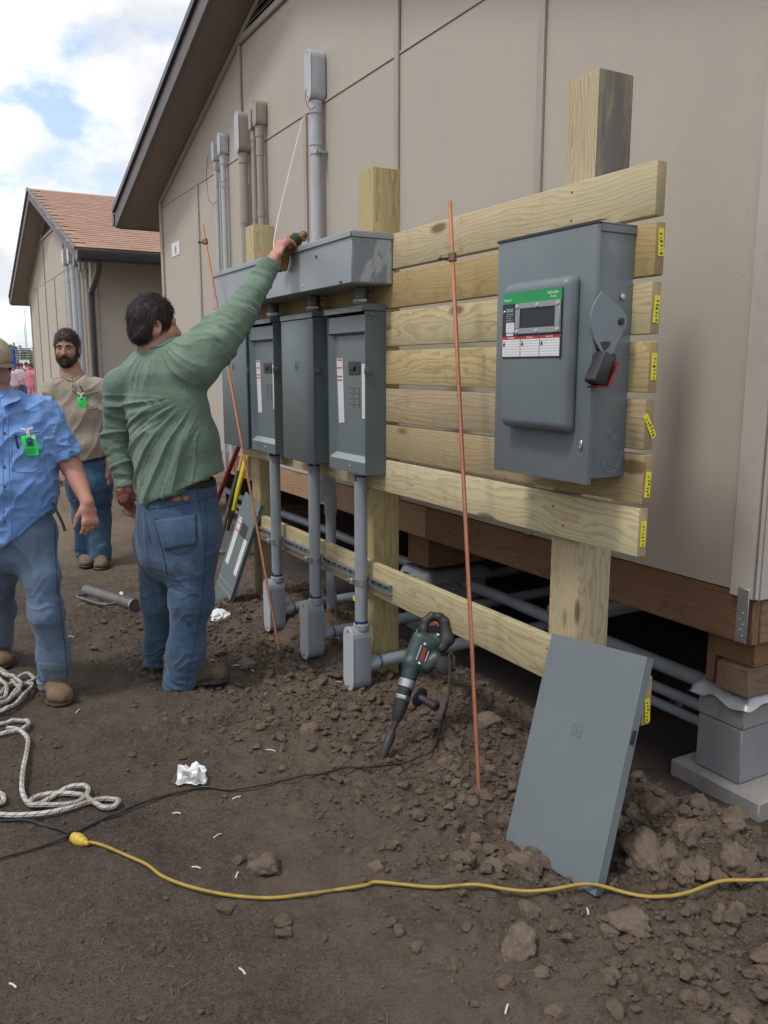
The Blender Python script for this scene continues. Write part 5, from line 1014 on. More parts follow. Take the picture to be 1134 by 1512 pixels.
tool(gx(376, 628, 2.39), gz(326, 822, -0.02), [(0, .62, .021, .021, 'handle_yellow', 'handle'), (.615, .645, .024, .024, 'handle_yellow', 'grip'), (.645, .80, .020, .015, 'rust', 'socket')], 'shovel', 'shovel with bright yellow handle leaning behind the steel cover', 'shovel', blade)
tool(gx(370, 632, 2.39), gz(318, 822, 0.0), [(0, .34, .018, .018, 'handle_wood', 'handle'), (.34, .62, .021, .021, 'black', 'grip'), (.62, .98, .017, .022, 'rust', 'shank')], 'digging_bar', 'rusty tool with orange and black handle between red and yellow ones', 'digging tool')
tool(gx(364, 630, 2.39), gz(300, 790, 0.0), [(0, .9, .022, .022, 'handle_red', 'handle'), (.9, 1, .018, .02, 'rust', 'shank')], 'post_hole_digger', 'tool with dark red handle just right of the green shirted man', 'digging tool')

# ---------------------------------------------------------------- rotary hammer
T_, H_ = gz(565, 1117, 0.015), gx(641, 905, 1.755); u_ = (H_ - T_); s_px = np.linalg.norm(u_) / 1344.0; u_ /= np.linalg.norm(u_)
n_cam = -ray(610, 1010); n_cam /= np.linalg.norm(n_cam); v_ = np.cross(u_, n_cam); v_ = v_ if v_ @ R > 0 else -v_; v_ /= np.linalg.norm(v_); w_ = np.cross(v_, u_); w_ = w_ if w_ @ n_cam > 0 else -w_
ax2 = np.array([560 - 150, 85 - 1365.0]); ax2 /= np.linalg.norm(ax2); lt2 = np.array([-ax2[1], ax2[0]])
def hp(cx, cy, w=0.0):
    q = np.array([cx - 150, cy - 1365.0]); return T_ + u_ * (q @ ax2) * s_px + v_ * (q @ lt2) * s_px + w_ * w * s_px
k_ = s_px
hm = thing('rotary_hammer', T_, 'dark teal rotary hammer drill leaning on the low rail, bit in soil', 'power tool')
bit = MB(); A_, B_ = hp(150, 1365), hp(265, 1030); dd = B_ - A_; l = np.linalg.norm(dd)
bit.lathe(A_ - dd / l * .02, dd, [(0, 34 * k_), (.02, 36 * k_), (180 * k_ + .02, 46 * k_), (195 * k_ + .02, 38 * k_), (215 * k_ + .02, 24 * k_), (250 * k_ + .02, 25 * k_), (l + .02, 38 * k_)], 16); bit.build('chisel_bit', M['belt'], hm)
A_, B_ = hp(255, 1055), hp(300, 870); dd = B_ - A_; l = np.linalg.norm(dd); MB().lathe(A_, dd, [(0, 38 * k_), (.01, 50 * k_), (l * .6, 62 * k_), (l, 72 * k_)], 24).build('chuck', M['black'], hm)
A_ = hp(300, 868); dd = hp(318, 790) - A_; MB().lathe(A_, dd, [(0, 70 * k_), (.002, 73 * k_), (38 * k_, 73 * k_), (40 * k_, 66 * k_)], 24).build('steel_ring', M['bright'], hm)
A_ = hp(312, 826); dd = hp(335, 740) - A_; MB().lathe(A_, dd, [(0, 66 * k_), (60 * k_, 67 * k_)], 24).build('collar', M['black'], hm)
A_ = hp(328, 762); dd = hp(345, 690) - A_; MB().lathe(A_, dd, [(0, 70 * k_), (.002, 75 * k_), (70 * k_, 77 * k_), (74 * k_, 74 * k_)], 24).build('steel_ring', M['galv'], hm)
s = Sdf(); s.ecap(hp(352, 672), hp(378, 560), (72 * k_, 70 * k_), (92 * k_, 74 * k_), v_, .012).ecap(hp(385, 540), hp(470, 330), (96 * k_, 76 * k_), (108 * k_, 72 * k_), v_, .014).ecap(hp(500, 560), hp(600, 500), (70 * k_, 62 * k_), (80 * k_, 64 * k_), v_, .016).ecap(hp(520, 380), hp(600, 330), (80 * k_, 60 * k_), (70 * k_, 52 * k_), v_, .016)
sdf_obj('motor_housing', s, M['tool_green'], hm, 0.0035)
s = Sdf(); rr = 40 * k_; pth = [(482, 300), (470, 240), (484, 165), (540, 118), (610, 122), (665, 160)]
for i in range(len(pth) - 1): s.cone(hp(*pth[i]), hp(*pth[i + 1]), rr, rr * 1.02, .008)
s.ecap(hp(665, 170), hp(690, 320), (60 * k_, 46 * k_), (66 * k_, 50 * k_), v_, .012).ecap(hp(690, 320), hp(640, 400), (60 * k_, 50 * k_), (50 * k_, 48 * k_), v_, .012)
sdf_obj('rear_handle', s, M['black'], hm, 0.0035)
MB().prism([hp(x, y, 18) for x, y in ((508, 172), (540, 165), (602, 188), (560, 205), (512, 208))], -w_ * 36 * k_, .001).build('trigger', M['tool_red'], hm)
A_ = hp(665, 555, 40); MB().lathe(A_, w_ + v_ * .25, [(-70 * k_, 84 * k_), (10 * k_, 86 * k_), (24 * k_, 78 * k_), (34 * k_, 50 * k_), (36 * k_, 1e-4)], 24).build('vent_cap', M['black'], hm)
vb = MB()
for i in range(4): vb.obox(hp(590 + i * 8, 600 - i * 26, 78), (v_, u_, w_), (20 * k_, 4 * k_, 6 * k_))
tag(vb.build('vent_slots', M['black_label'], hm), kind='stuff')
MB().obox(hp(470, 470, 74), (u_, v_, w_), (62 * k_, 19 * k_, 3 * k_), .0005).build('name_stripe', M['tool_red'], hm)
MB().obox(hp(432, 455, 75), (u_, v_, w_), (70 * k_, 4 * k_, 3 * k_)).build('pale_stripe', M['pvc_light'], hm)
MB().obox(hp(505, 485, 73), (u_, v_, w_), (50 * k_, 4 * k_, 3 * k_)).build('pale_stripe', M['pvc_light'], hm)
MB().obox(hp(545, 345, 58), (u_, v_, w_), (14 * k_, 12 * k_, 6 * k_), .001).build('lock_button', M['tool_red'], hm)
for x, y, w0 in ((485, 378, 72), (440, 548, 70), (601, 288, 50)): MB().lathe(hp(x, y, w0), w_, [(0, 14 * k_), (8 * k_, 14 * k_), (12 * k_, 9 * k_)], 10).build('screw', M['bright'], hm)
MB().obox(hp(398, 300, 20), (u_, v_, w_), (60 * k_, 8 * k_, 30 * k_), .002).build('mode_slider', M['iron'], hm)
A_ = hp(440, 838, 70); dd = hp(600, 925, 210) - A_; l = np.linalg.norm(dd); sh = MB(); sh.lathe(A_, dd, [(0, 60 * k_), (.004, 86 * k_), (.012, 88 * k_), (.018, 40 * k_), (.03, 34 * k_), (l * .8, 38 * k_), (l, 42 * k_), (l + .004, 30 * k_)], 24); sh.build('side_handle', M['black'], hm)
MB().tube([hp(690, 500, 10), hp(735, 430, 20), hp(752, 470, 20), hp(752, 560, 20)], 18 * k_, 10).build('cord_sleeve', M['black'], hm)

# ---------------------------------------------------------------- people
from mathutils.bvhtree import BVHTree
UP = np.array([0, 0, 1.0])
def unit(v): v = np.array(v, float); return v / np.linalg.norm(v)
class Head:
    def __init__(s, c, f, k=1.0, pitch=0.0):
        f = unit([f[0], f[1], 0]); l = np.cross(UP, f); s.f = f * math.cos(pitch) + UP * math.sin(pitch); s.u = np.cross(s.f, l); s.l = l; s.c = np.array(c, float); s.k = k
    def p(s, x, y, z): return s.c + (s.f * x + s.l * y + s.u * z) * s.k
    @property
    def ax(s): return (s.f, s.l, s.u)
    def skin(s, S):
        k = s.k; r = lambda *v: [q * k for q in v]
        S.ell(s.p(-.01, 0, .02), s.ax, r(.095, .074, .094), .02).ell(s.p(.036, 0, -.04), s.ax, r(.060, .058, .085), .025).ell(s.p(.048, 0, -.088), s.ax, r(.044, .042, .034), .02)
        S.cone(s.p(.092, 0, -.002), s.p(.108, 0, -.038), .008 * k, .0135 * k, .008)
        for y in (-1, 1):
            S.cone(s.p(.083, .014 * y, .018), s.p(.070, .050 * y, .014), .010 * k, .009 * k, .012).cone(s.p(.097, .010 * y, -.043), s.p(.094, .014 * y, -.042), .008 * k, .007 * k, .006).ell(s.p(.062, .042 * y, -.036), s.ax, r(.024, .022, .024), .02)
            S.ell(s.p(-.006, .077 * y, -.014), (unit(s.f * .9 - s.l * y * .35), s.l, s.u), r(.020, .009, .034), .006).ell(s.p(-.002, .084 * y, -.014), s.ax, r(.009, .006, .018), .004, sub=True)
            S.ell(s.p(.094, .031 * y, -.004), s.ax, r(.013, .016, .010), .010, sub=True)
        S.cone(s.p(.092, -.016, -.070), s.p(.092, .016, -.070), .0085 * k, .0085 * k, .006).cone(s.p(.089, -.014, -.081), s.p(.089, .014, -.081), .009 * k, .009 * k, .006)
    def hair(s, S, nape=-.07, fringe=.055, slope=.35, th=1.0):
        k = s.k; r = lambda *v: [q * k for q in v]
        S.ell(s.p(-.012, 0, .024), s.ax, r(.106 * th, .085 * th, .106 * th), .01).ell(s.p(-.045, 0, -.035), s.ax, r(.066, .070, .060), .02)
        S.ell(s.p(.105, 0, -.045), s.ax, r(.078, .074, fringe + .045), .012, sub=True)
        for y in (-1, 1): S.ell(s.p(.012, .088 * y, -.040), s.ax, r(.040, .024, .050), .010, sub=True)
        S.cut(s.p(-.03, 0, nape), -s.u + s.f * slope)
    def beard(s, S):
        k = s.k; r = lambda *v: [q * k for q in v]
        S.ell(s.p(.052, 0, -.100), s.ax, r(.054, .052, .040), .02)
        for y in (-1, 1): S.cone(s.p(.022, .066 * y, -.02), s.p(.045, .052 * y, -.085), .012 * k, .018 * k, .015).cone(s.p(.103, .003 * y, -.056), s.p(.086, .032 * y, -.074), .0095 * k, .009 * k, .008).cone(s.p(.086, .032 * y, -.074), s.p(.075, .030 * y, -.1), .009 * k, .014 * k, .01)
        S.ell(s.p(.106, 0, -.078), s.ax, r(.018, .021, .007), .004, sub=True).ell(s.p(.106, 0, -.094), s.ax, r(.017, .015, .009), .006, sub=True)
    def eyes(s, par, iris='hair'):
        for y in (-1, 1):
            e = MB().ball(s.p(.0735, .031 * y, -.006), .0115 * s.k, 3).build('eye', M['eye'], par); MB().ball(s.p(.0812, .031 * y, -.006), .0058 * s.k, 2).build('iris', M[iris], e)
            MB().tube([s.p(.093, .014 * y, .014), s.p(.090, .031 * y, .019), s.p(.078, .048 * y, .013)], [.0045 * s.k, .0055 * s.k, .0035 * s.k], 6).build('eyebrow', M['hair'], par)
def hand(S, w, d, pn, side, curl=0.4, sc=1.0, spread=0.06, thumb=0.5):
    """d: towards the fingers, pn: the way the palm faces, side: towards the thumb."""
    d = unit(d); pn = unit(np.array(pn) - d * (np.array(pn) @ d)); sd = np.cross(pn, d); sd = sd if sd @ np.array(side) > 0 else -sd; w = np.array(w, float)
    S.ecap(w - d * .01, w + d * .035 * sc, (.026 * sc, .019 * sc), (.034 * sc, .016 * sc), sd, .012).ecap(w + d * .035 * sc, w + d * .088 * sc, (.036 * sc, .0155 * sc), (.041 * sc, .0125 * sc), sd, .012)
    for o in (.030, .0105, -.0105, -.030): S.cone(w + (d * .082 + sd * o - pn * .006) * sc, w + (d * .095 + sd * o - pn * .004) * sc, .0095 * sc, .0095 * sc, .006)
    for i, (o, L) in enumerate(((.030, .070), (.0105, .079), (-.0105, .074), (-.030, .058))):
        q = w + (d * (.088 - .004 * abs(i - 1)) + sd * o) * sc; a = 0.12 + curl * .55; dirn = unit(d + sd * o * spread * 30)
        for t, (fr, r0, r1) in enumerate(((.45, .0098, .0088), (.32, .0088, .0080), (.23, .0080, .0066))):
            v = dirn * math.cos(a) + pn * math.sin(a); e = q + v * L * fr * sc; S.cone(q, e, r0 * sc, r1 * sc, .005 if t else .008); q = e; a += curl * (1.0 + .12 * i)
    q = w + (d * .022 + sd * .024 + pn * .006) * sc; v = unit(sd * .48 + d * .85 + pn * thumb); e = q + v * .042 * sc; S.cone(q, e, .0145 * sc, .0112 * sc, .010); v2 = unit(v * .6 + d * .55 + pn * .25); e2 = e + v2 * .030 * sc; S.cone(e, e2, .0108 * sc, .0095 * sc, .005); S.cone(e2, e2 + unit(v2 + d * .2) * .024 * sc, .0095 * sc, .0072 * sc, .004)
def shoe(par, heel, toe, mat, w=.050, shaft=.16, lean=(0, 0)):
    heel, toe = np.array(heel, float), np.array(toe, float); z0 = float(gh(heel[0], heel[1])) ; d = unit([toe[0] - heel[0], toe[1] - heel[1], 0]); L = np.linalg.norm((toe - heel)[:2]); sd = np.cross(UP, d); b = np.array([heel[0], heel[1], z0])
    P = lambda a, s, z: b + d * a + sd * s + UP * z
    S = Sdf(); S.ecap(P(.045, 0, .062), P(L * .45, 0, .062), (.042, .05), (.044, .044), sd, .02).ecap(P(L * .45, 0, .055), P(L - .05, 0, .048), (.046, .042), (w, .034), sd, .03).ell(P(L - .052, 0, .045), (d, sd, UP), (.052, w, .036), .02).cone(P(.06, 0, .09), P(.065 + lean[0], lean[1], shaft + .02), .050, .056, .03)
    S.cut(P(0, 0, .022), -UP); S.cut(P(0, 0, shaft), UP)
    o, V, Q = sdf_obj('shoe', S, M[mat], par, .0065, 1, lambda V: (fbm(V * 22, 5, 3) - .5) * .010 + (vnoise(V * np.array([30, 30, 60]), 7) - .5) * .004, origin=b)
    S = Sdf(); S.ecap(P(.046, 0, .016), P(L * .4, 0, .016), (.046, .017), (.043, .015), sd, .02).ecap(P(L * .4, 0, .016), P(L - .055, 0, .016), (.045, .014), (w + .006, .015), sd, .02).ell(P(L - .055, 0, .016), (d, sd, UP), (.058, w + .006, .015), .015)
    sdf_obj('sole', S, M['sole'], o, .006)
def strands(name, par, V, Q, mat, down, n, ln, seed, w=.0022, lift=.002):
    r = np.random.default_rng(seed); N_ = vnormals(V, Q); idx = r.integers(0, len(V), n); p = V[idx]; nn = N_[idx]; t = np.array(down)[None] + r.normal(0, .45, (n, 3)); t = t - nn * (t * nn).sum(1)[:, None]; t /= np.linalg.norm(t, axis=1)[:, None]
    s = np.cross(nn, t); L = ln * r.uniform(.5, 1.2, n)[:, None]; a = p + nn * lift; lf = r.uniform(.4, 2.6, n)[:, None] ** 1.5; m_ = a + t * L * .5 + nn * (lift * lf); e = a + t * L + nn * (lift * (lf - .9))
    V2 = np.concatenate([a - s * w, a + s * w, m_ + s * w * .8, m_ - s * w * .8, e + s * w * .15, e - s * w * .15]); i = np.arange(n); Q2 = np.concatenate([np.stack([i, i + n, i + 2 * n, i + 3 * n], 1), np.stack([i + 3 * n, i + 2 * n, i + 4 * n, i + 5 * n], 1)])
    return tag(raw_mesh(name, V2, Q2, M[mat], par, None), kind='stuff')
class Skin3D:
    """Finds points on a garment under a sight line, to lay seams, pockets and badges on it."""
    def __init__(s, V, Q): s.t = BVHTree.FromPolygons([Vector(v) for v in V], [tuple(q) for q in Q])
    def at(s, x, y, off=0.0):
        h = s.t.ray_cast(Vector(EYEP), Vector(unit(ray(x, y))))
        if h[0] is None: return None
        n = np.array(h[1]); n = n if n @ ray(x, y) < 0 else -n
        return np.array(h[0]) + n * off
    def line(s, pts, off, n=6):
        P = spline([(x, y, 0) for x, y in pts], n); q = [s.at(x, y, off) for x, y, _ in P]; return [v for v in q if v is not None]
    def patch(s, c, off, nu=10, nv=10):
        """c: four corners in order; a sheet lying OFF above the cloth."""
        c = np.array(c, float); V = []
        for i in range(nv):
            for j in range(nu):
                a, b = j / (nu - 1), i / (nv - 1); q = (c[0] * (1 - a) + c[1] * a) * (1 - b) + (c[3] * (1 - a) + c[2] * a) * b; V.append(s.at(q[0], q[1], off))
        if any(v is None for v in V): return None
        I = np.arange(nu * nv).reshape(nv, nu); return np.array(V), np.stack([I[:-1, :-1], I[1:, :-1], I[1:, 1:], I[:-1, 1:]], -1).reshape(-1, 4)
def sheet(name, sk, corners, off, mat, par, th=.003, nu=10, nv=10):
    r = sk.patch(corners, off, nu, nv)
    if r is None: return None
    o = raw_mesh(name, r[0], r[1], M[mat], par, None); md = o.modifiers.new('thick', 'SOLIDIFY'); md.thickness = th; md.offset = 0; return o
def ridge(n): return (1 - np.abs(2 * n - 1)) ** 2.5
def aniso(V, d, s_along, s_across, seed):
    """Ridged noise drawn out along direction D: reads as folds."""
    d = unit(d); a = V @ d; q = V - a[:, None] * d; wob = (fbm(V * 5, seed + 40, 2) - .5)[:, None] * .10
    return vnoise((q + wob) * s_across + (a * s_along)[:, None] * d, seed)
def badge(par, p, tilt, w, h, photo, clip=True):
    n = -unit([ray(100, 600)[0], ray(100, 600)[1], 0]); r = unit(R * math.cos(tilt) + UP * math.sin(tilt)); u = np.cross(n, r); p = p + n * .012
    b = MB().obox(p, (r, u, n), (w / 2, h / 2, .0015), .001).build('badge', M['badge'], par); k = MB()
    if photo:
        k.obox(p + u * h * .17 + n * .002, (r, u, n), (w * .25, h * .19, .0004)); MB().obox(p + u * h * .40 + r * w * .3 + n * .002, (r, u, n), (w * .13, h * .08, .0004)).build('logo_dot', M['white_label'], b)
        for i in range(3): k.obox(p - u * h * (.20 + .1 * i) + n * .002, (r, u, n), (w * (.34 - .07 * i), h * .014, .0003))
        k.ball(p + u * h * .2 + n * .003, w * .1, 2)
        tag(k.build('badge_print', M['denim_dark'], b), kind='stuff')
    else:
        k.obox(p + u * h * .36 + n * .002, (r, u, n), (w * .18, h * .03, .0004)); k.build('badge_slot', M['black_label'], b)
    m = MB(); m.obox(p + u * (h * .62) + n * .004, (r, u, n), (w * .11, h * .18, .002), .001); m.obox(p + u * (h * .83) + r * w * .2 + n * .004, (unit(r + u * .4), u, n), (w * .22, h * .06, .002), .001); m.obox(p + u * (h * .83) - r * w * .2 + n * .004, (unit(r - u * .4), u, n), (w * .22, h * .06, .002), .001); m.build('badge_clip', M['white_label'], b)

# --- the man in green, reaching up to the trough
g = lambda x, y, o=0.0: gd(x, y, 3.72 + o)
LG = unit(R * math.cos(.61) - FH * math.sin(.61)); FG = unit(R * math.sin(.61) + FH * math.cos(.61))
gm = thing('person', (1.0, 3.8, 0), 'man in long sleeved green shirt and jeans reaching up to the trough', 'person')
HW = gx(402, 386, 1.475); EL = g(350, 470, .05); SHR = g(285, 536, -.05); SHL = g(181, 572, .09); ELL = g(171, 652, .12); HWL = g(187, 724, .09)
hd = Head(g(228, 479, -.03), R * .88 + FH * .47, .97, .0)
S = Sdf(); hd.skin(S); S.cone(hd.p(-.02, 0, -.06), g(238, 524, -.01), .062, .074, .03)
S.chain([(g(239, 530), (.09, .07)), (g(242, 560), (.16, .09)), (g(258, 660), (.17, .13)), (g(265, 760), (.16, .13))], LG, .03)
S.chain([(g(250, 540, -.02), .06), (SHR, .07), (EL, .048), (HW, .031)], None, .03); S.chain([(g(220, 540, .03), .06), (SHL, .06), (ELL, .045), (HWL, .031)], None, .03)
hand(S, HW, unit(gx(422, 349, 1.55) - HW), (.75, .15, -.6), (-.2, 1, .3), .55, 1.14)
hand(S, HWL, (0.10, 0.05, -1), FG * .2 + LG, FG, .6, 1.0)
for s0, s1, s2 in ((g(285, 800, -.06), g(281, 885, -.05), g(272, 1000, -.03)), (g(232, 800, .10), g(236, 885, .18), g(236, 985, .28))): S.chain([(s0, .08), (s1, .06), (s2 + UP * .09, .034)], None, .03)
sdf_obj('body', S, M['skin_a'], gm, .0052)
S = Sdf(); hd.hair(S, -.075, .065, .8, .985)
o, V, Q = sdf_obj('hair', S, M['hair'], gm, .005, 1, lambda V: (aniso(V, -UP + hd.f * -.4, 10, 60, 3) - .45) * .006 + (fbm(V * 20, 8, 2) - .5) * .009)
strands('hair_strands', o, V, Q, 'hair', -UP * .9 - hd.f * .35, 7000, .028, 5, .0012, .0018)
S = Sdf(); S.chain([(g(237, 524, -.01), (.085, .072)), (g(240, 552, -.01), (.185, .118)), (g(246, 600), (.205, .148)), (g(258, 655), (.212, .172)), (g(269, 722), (.224, .185))], LG, .03)
S.chain([(g(236, 524), .07), (SHL, .078)], None, .05); S.chain([(g(245, 522), .07), (SHR, .112)], None, .05)
ad = unit(HW - EL); S.chain([(SHR, .112), (g(318, 505, 0), .096), (EL, .069), (HW - ad * .01, .050)], None, .04, None, (HW - ad * .012, ad))
al = unit(HWL - ELL); S.chain([(SHL, .078), (ELL, .060), (HWL - al * .005, .048)], None, .04, None, (HWL - al * .012, al))
e_ = g(335, 692) - g(195, 752); nn_ = np.cross(e_, FH); nn_ = nn_ if nn_[2] < 0 else -nn_; S.cut(g(195, 752), nn_)
AP = g(306, 582, -.10); NK = g(240, 505, -.05); HEM = g(262, 760)
def green_folds(V):
    v = V - AP; a = -(v @ LG); b = -v[:, 2]; r = np.hypot(a, b); th = np.arctan2(b, a); back = sstep(-.02, .06, -((V - g(250, 640)) @ FG))
    wgt = sstep(.05, .15, r) * (1 - sstep(.50, .75, r)) * back * sstep(-.15, .15, th) * (1 - sstep(1.45, 1.8, th))
    d = (ridge(vnoise(np.stack([th * 7.5 + r * 1.6, r * 2.0, 0 * r], -1), 4)) ** 1.5 - .25) * .016 * wgt
    d += (ridge(vnoise(np.stack([th * 15 + r * 2.6, r * 3, 0 * r + 3], -1), 14)) ** 1.5 - .25) * .008 * wgt
    v2 = V - NK; a2 = v2 @ LG; th2 = np.arctan2(a2, -v2[:, 2] + .02); r2 = np.linalg.norm(v2, axis=1); w2 = (1 - sstep(.18, .34, r2)) * sstep(.06, .1, r2)
    d += (ridge(vnoise(np.stack([th2 * 5, r2 * 3, 0 * r2 + 7], -1), 24)) - .4) * .010 * w2
    for A_, B_, am in ((SHR, HW, .006), (SHL, HWL, .0045)):
        t = (V - A_) @ (B_ - A_) / ((B_ - A_) @ (B_ - A_)); off = np.linalg.norm(V - (A_ + np.clip(t, 0, 1)[:, None] * (B_ - A_)), axis=1); m = sstep(.03, .18, t) * (1 - sstep(.12, .16, off))
        q = np.stack([t * 9, (V @ LG) * 9, (V @ UP) * 9 + t * 6], -1); d += (ridge(fbm(q, 34, 2)) - .45) * am * 1.6 * m
        d += (vnoise(np.stack([t * 34, V[:, 2] * 6, V[:, 0] * 6], -1), 44) - .5) * .010 * sstep(.72, .86, t) * m
    return d + (fbm(V * 7, 54, 3) - .5) * .010 * (.3 + .7 * (1 - wgt))
o, V, Q = sdf_obj('shirt', S, M['shirt_green'], gm, .0055, 2, green_folds); sk = Skin3D(V, Q)
for pts in ([(211, 512), (222, 514), (238, 511), (252, 503), (259, 497)],):
    ln = sk.line(pts, .002)
    if len(ln) > 3: MB().tube(ln, .0035, 6).build('neckband', M['shirt_green'], o)
def legs(parts, hips, lat, top, zc, seed, mat, par, amp=1.0):
    S = Sdf(); S.chain(hips, lat, .03)
    for p in parts: S.chain(p, None, .045)
    S.cut(top, UP); S.cut((0, 0, zc), -UP)
    def d(V):
        z = V[:, 2]; lo = 1 - sstep(.10, .30, z); q = np.stack([V[:, 0] * 7, V[:, 1] * 7, z * 30 + (fbm(V * 7, seed, 2) - .5) * 9], -1)
        r = (ridge(vnoise(q, seed + 1)) - .4) * (.011 * lo + .006 * np.exp(-((z - .48) / .13) ** 2)) * amp
        q2 = np.stack([V[:, 0] * 9, V[:, 1] * 9, z * 6 + (V @ lat) * 14], -1); r += (ridge(fbm(q2, seed + 2, 2)) - .45) * .009 * sstep(.15, .4, z) * amp
        return r + (fbm(V * 6, seed + 3, 3) - .5) * .011 * amp
    o, V, Q = sdf_obj('jeans', S, M[mat], par, .006, 2, d); return o, Skin3D(V, Q)
rl = [(g(284, 795, -.06), .113), (g(282, 885, -.05), .091), (g(275, 960, -.03), .079), (g(265, 1013, -.02), .077)]
ll = [(g(232, 795, .10), .108), (g(237, 885, .18), .083), (g(235, 950, .26), .073), (g(234, 1000, .29), .069)]
jo, jk = legs([rl, ll], [(g(262, 728, .01), (.185, .160)), (g(265, 775), (.198, .172)), (g(261, 812), (.19, .16))], LG, g(312, 706), .028, 61, 'denim', gm)
sheet('back_pocket', jk, [(230, 768), (289, 760), (290, 803), (243, 812)], .003, 'denim', jo, .004, 14, 12)
for pts in ([(228, 766), (250, 768), (270, 767), (290, 759)], [(230, 770), (238, 792), (246, 811), (262, 817), (280, 812), (290, 803), (290, 762)], [(304, 728), (304, 790), (301, 850), (296, 900), (288, 945), (279, 985), (275, 1008)], [(214, 756), (217, 775), (222, 800)], [(210, 752), (250, 748), (300, 737), (322, 730)], [(228, 772), (236, 800), (243, 826), (247, 850)]):
    ln = jk.line(pts, .0012)
    if len(ln) > 3: MB().tube(ln, .0019, 5).build('seam', M['thread'], jo)
sheet('leather_patch', jk, [(254, 733), (279, 731), (279, 739), (254, 741)], .004, 'leather_patch', jo, .002, 8, 4)
for x in (292, 268, 243): sheet('belt_loop', jk, [(x - 2, 722), (x + 2, 721), (x + 3, 740), (x - 1, 741)], .006, 'denim', jo, .004, 3, 6)
be = Sdf(); be.ecap(g(262, 728, .01), g(262, 722, .01), (.192, .168), (.19, .166), LG, .01); be.cut(g(312, 706) , UP); be.cut(g(312, 716), -UP); sdf_obj('belt', be, M['belt'], gm, .006)
shoe(gm, (.893, 3.712, 0), (1.205, 3.675, 0), 'boot', .048, .17); hl = gz(226, 992); shoe(gm, hl, hl + unit([.86, .5, 0]) * .31, 'boot', .048, .17)
gl = Sdf(); q = [gx(446, 351, 1.615), gx(437, 355, 1.595), gx(428, 359, 1.572), gx(421, 372, 1.566), gx(418, 386, 1.568)]
gl.chain([(q[0], .017), (q[1], .020), (q[2], .026), (q[3], .024), (q[4], .020)], None, .012).cone(gx(419, 384, 1.566), gx(413, 396, 1.566), .014, .011, .008).cone(gx(420, 384, 1.57), gx(421, 397, 1.572), .013, .010, .008).cone(gx(446, 349, 1.61), gx(448, 344, 1.625), .012, .010, .008)
go, V, Q = sdf_obj('work_glove', gl, M['glove'], None, .004, 1, lambda V: (ridge(fbm(V * 24, 4, 2)) - .4) * .016 + (fbm(V * 60, 9, 2) - .5) * .006, origin=q[2]); tag(go, 'dirty yellow leather glove held on the trough lid', 'glove')
cf = Sdf(); cf.chain([(gx(448, 348, 1.618), .015), (gx(438, 353, 1.592), .0215), (gx(431, 357, 1.578), .020)], None, .01); sdf_obj('cuff', cf, M['glove_dark'], go, .004, 1, lambda V: (ridge(fbm(V * 26, 14, 2)) - .4) * .012)
gl = Sdf(); q0 = g(180, 728, .02); gl.chain([(q0, .02), (g(184, 738, .02), .026), (g(190, 746, .03), .02)], None, .01).cone(q0, g(174, 725, .02), .014, .010, .008)
go, V, Q = sdf_obj('work_glove', gl, M['glove_red'], None, .004, 1, lambda V: (fbm(V * 40, 9, 2) - .5) * .012, origin=q0); tag(go, 'small red and yellow glove in the lowered hand of man in green', 'glove')

# --- the bearded man in tan
t_ = lambda x, y, o=0.0: gd(x, y, 6.24 + o)
tm = thing('person', t_(133, 836), 'bearded man in tan shirt and jeans standing behind with green badge', 'person')
hd = Head(t_(99, 513, .02), -FH + R * .12, 1.06, -.08)
S = Sdf(); hd.skin(S); S.cone(hd.p(-.02, 0, -.06), t_(107, 556, .02), .062, .075, .03)
S.chain([(t_(108, 558, .02), (.09, .065)), (t_(114, 580), (.15, .08)), (t_(120, 660), (.15, .09)), (t_(128, 710), (.14, .09))], R, .03)
aw = [(t_(82, 578, .02), .06), (t_(73, 632, .06), .045), (t_(82, 690, -.06), .031)]; ar = [(t_(151, 578, .02), .06), (t_(163, 635, .07), .045), (t_(160, 696, -.02), .031)]
for a_ in (aw, ar): S.chain([(t_(114, 570, .02), .06)] + a_, None, .03); hand(S, a_[-1][0], (.02, 0, -1), R if a_ is aw else -R, -FH, .45, 1.0)
TQ = [gz(128, 838), gz(150, 841)]; TH_ = [q + unit([q[0], q[1], 0]) * .285 for q in TQ]
tl = [[(t_(120, 718, .0), .094), (t_(124, 768, .06), .082), (TH_[i] + (TQ[i] - TH_[i]) * .30 + UP * .05, .078)] if i == 0 else [(t_(145, 718, .02), .094), (t_(147, 768, .07), .082), (TH_[i] + (TQ[i] - TH_[i]) * .30 + UP * .05, .08)] for i in (0, 1)]
for q in tl: S.chain([(q[0][0], .065), (q[1][0], .052), (q[-1][0] + UP * .06, .034)], None, .03)
sdf_obj('body', S, M['skin_b'], tm, .0058)
S = Sdf(); hd.hair(S, -.055, .068, 1.0, .955)
for y in (-1, 1): S.ell(hd.p(.085, .058 * y, .030), hd.ax, (.03, .024, .035), .012, sub=True)
o, V, Q = sdf_obj('hair', S, M['hair_brown'], tm, .0055, 1, lambda V: (fbm(V * 24, 8, 3) - .42) * .020); strands('hair_strands', o, V, Q, 'hair_brown', -UP * .8 + R * .35, 2600, .026, 6, .0016, .003)
S = Sdf(); hd.beard(S); o, V, Q = sdf_obj('beard', S, M['beard'], tm, .0048, 1, lambda V: (fbm(V * 60, 8, 2) - .5) * .008); strands('beard_strands', o, V, Q, 'beard', -UP, 1200, .016, 7, .0012, .001); hd.eyes(tm)
S = Sdf(); S.chain([(t_(107, 564, .03), (.085, .068)), (t_(112, 576, .02), (.175, .108)), (t_(117, 612), (.195, .135)), (t_(121, 655), (.19, .145)), (t_(125, 700), (.185, .14))], R, .03)
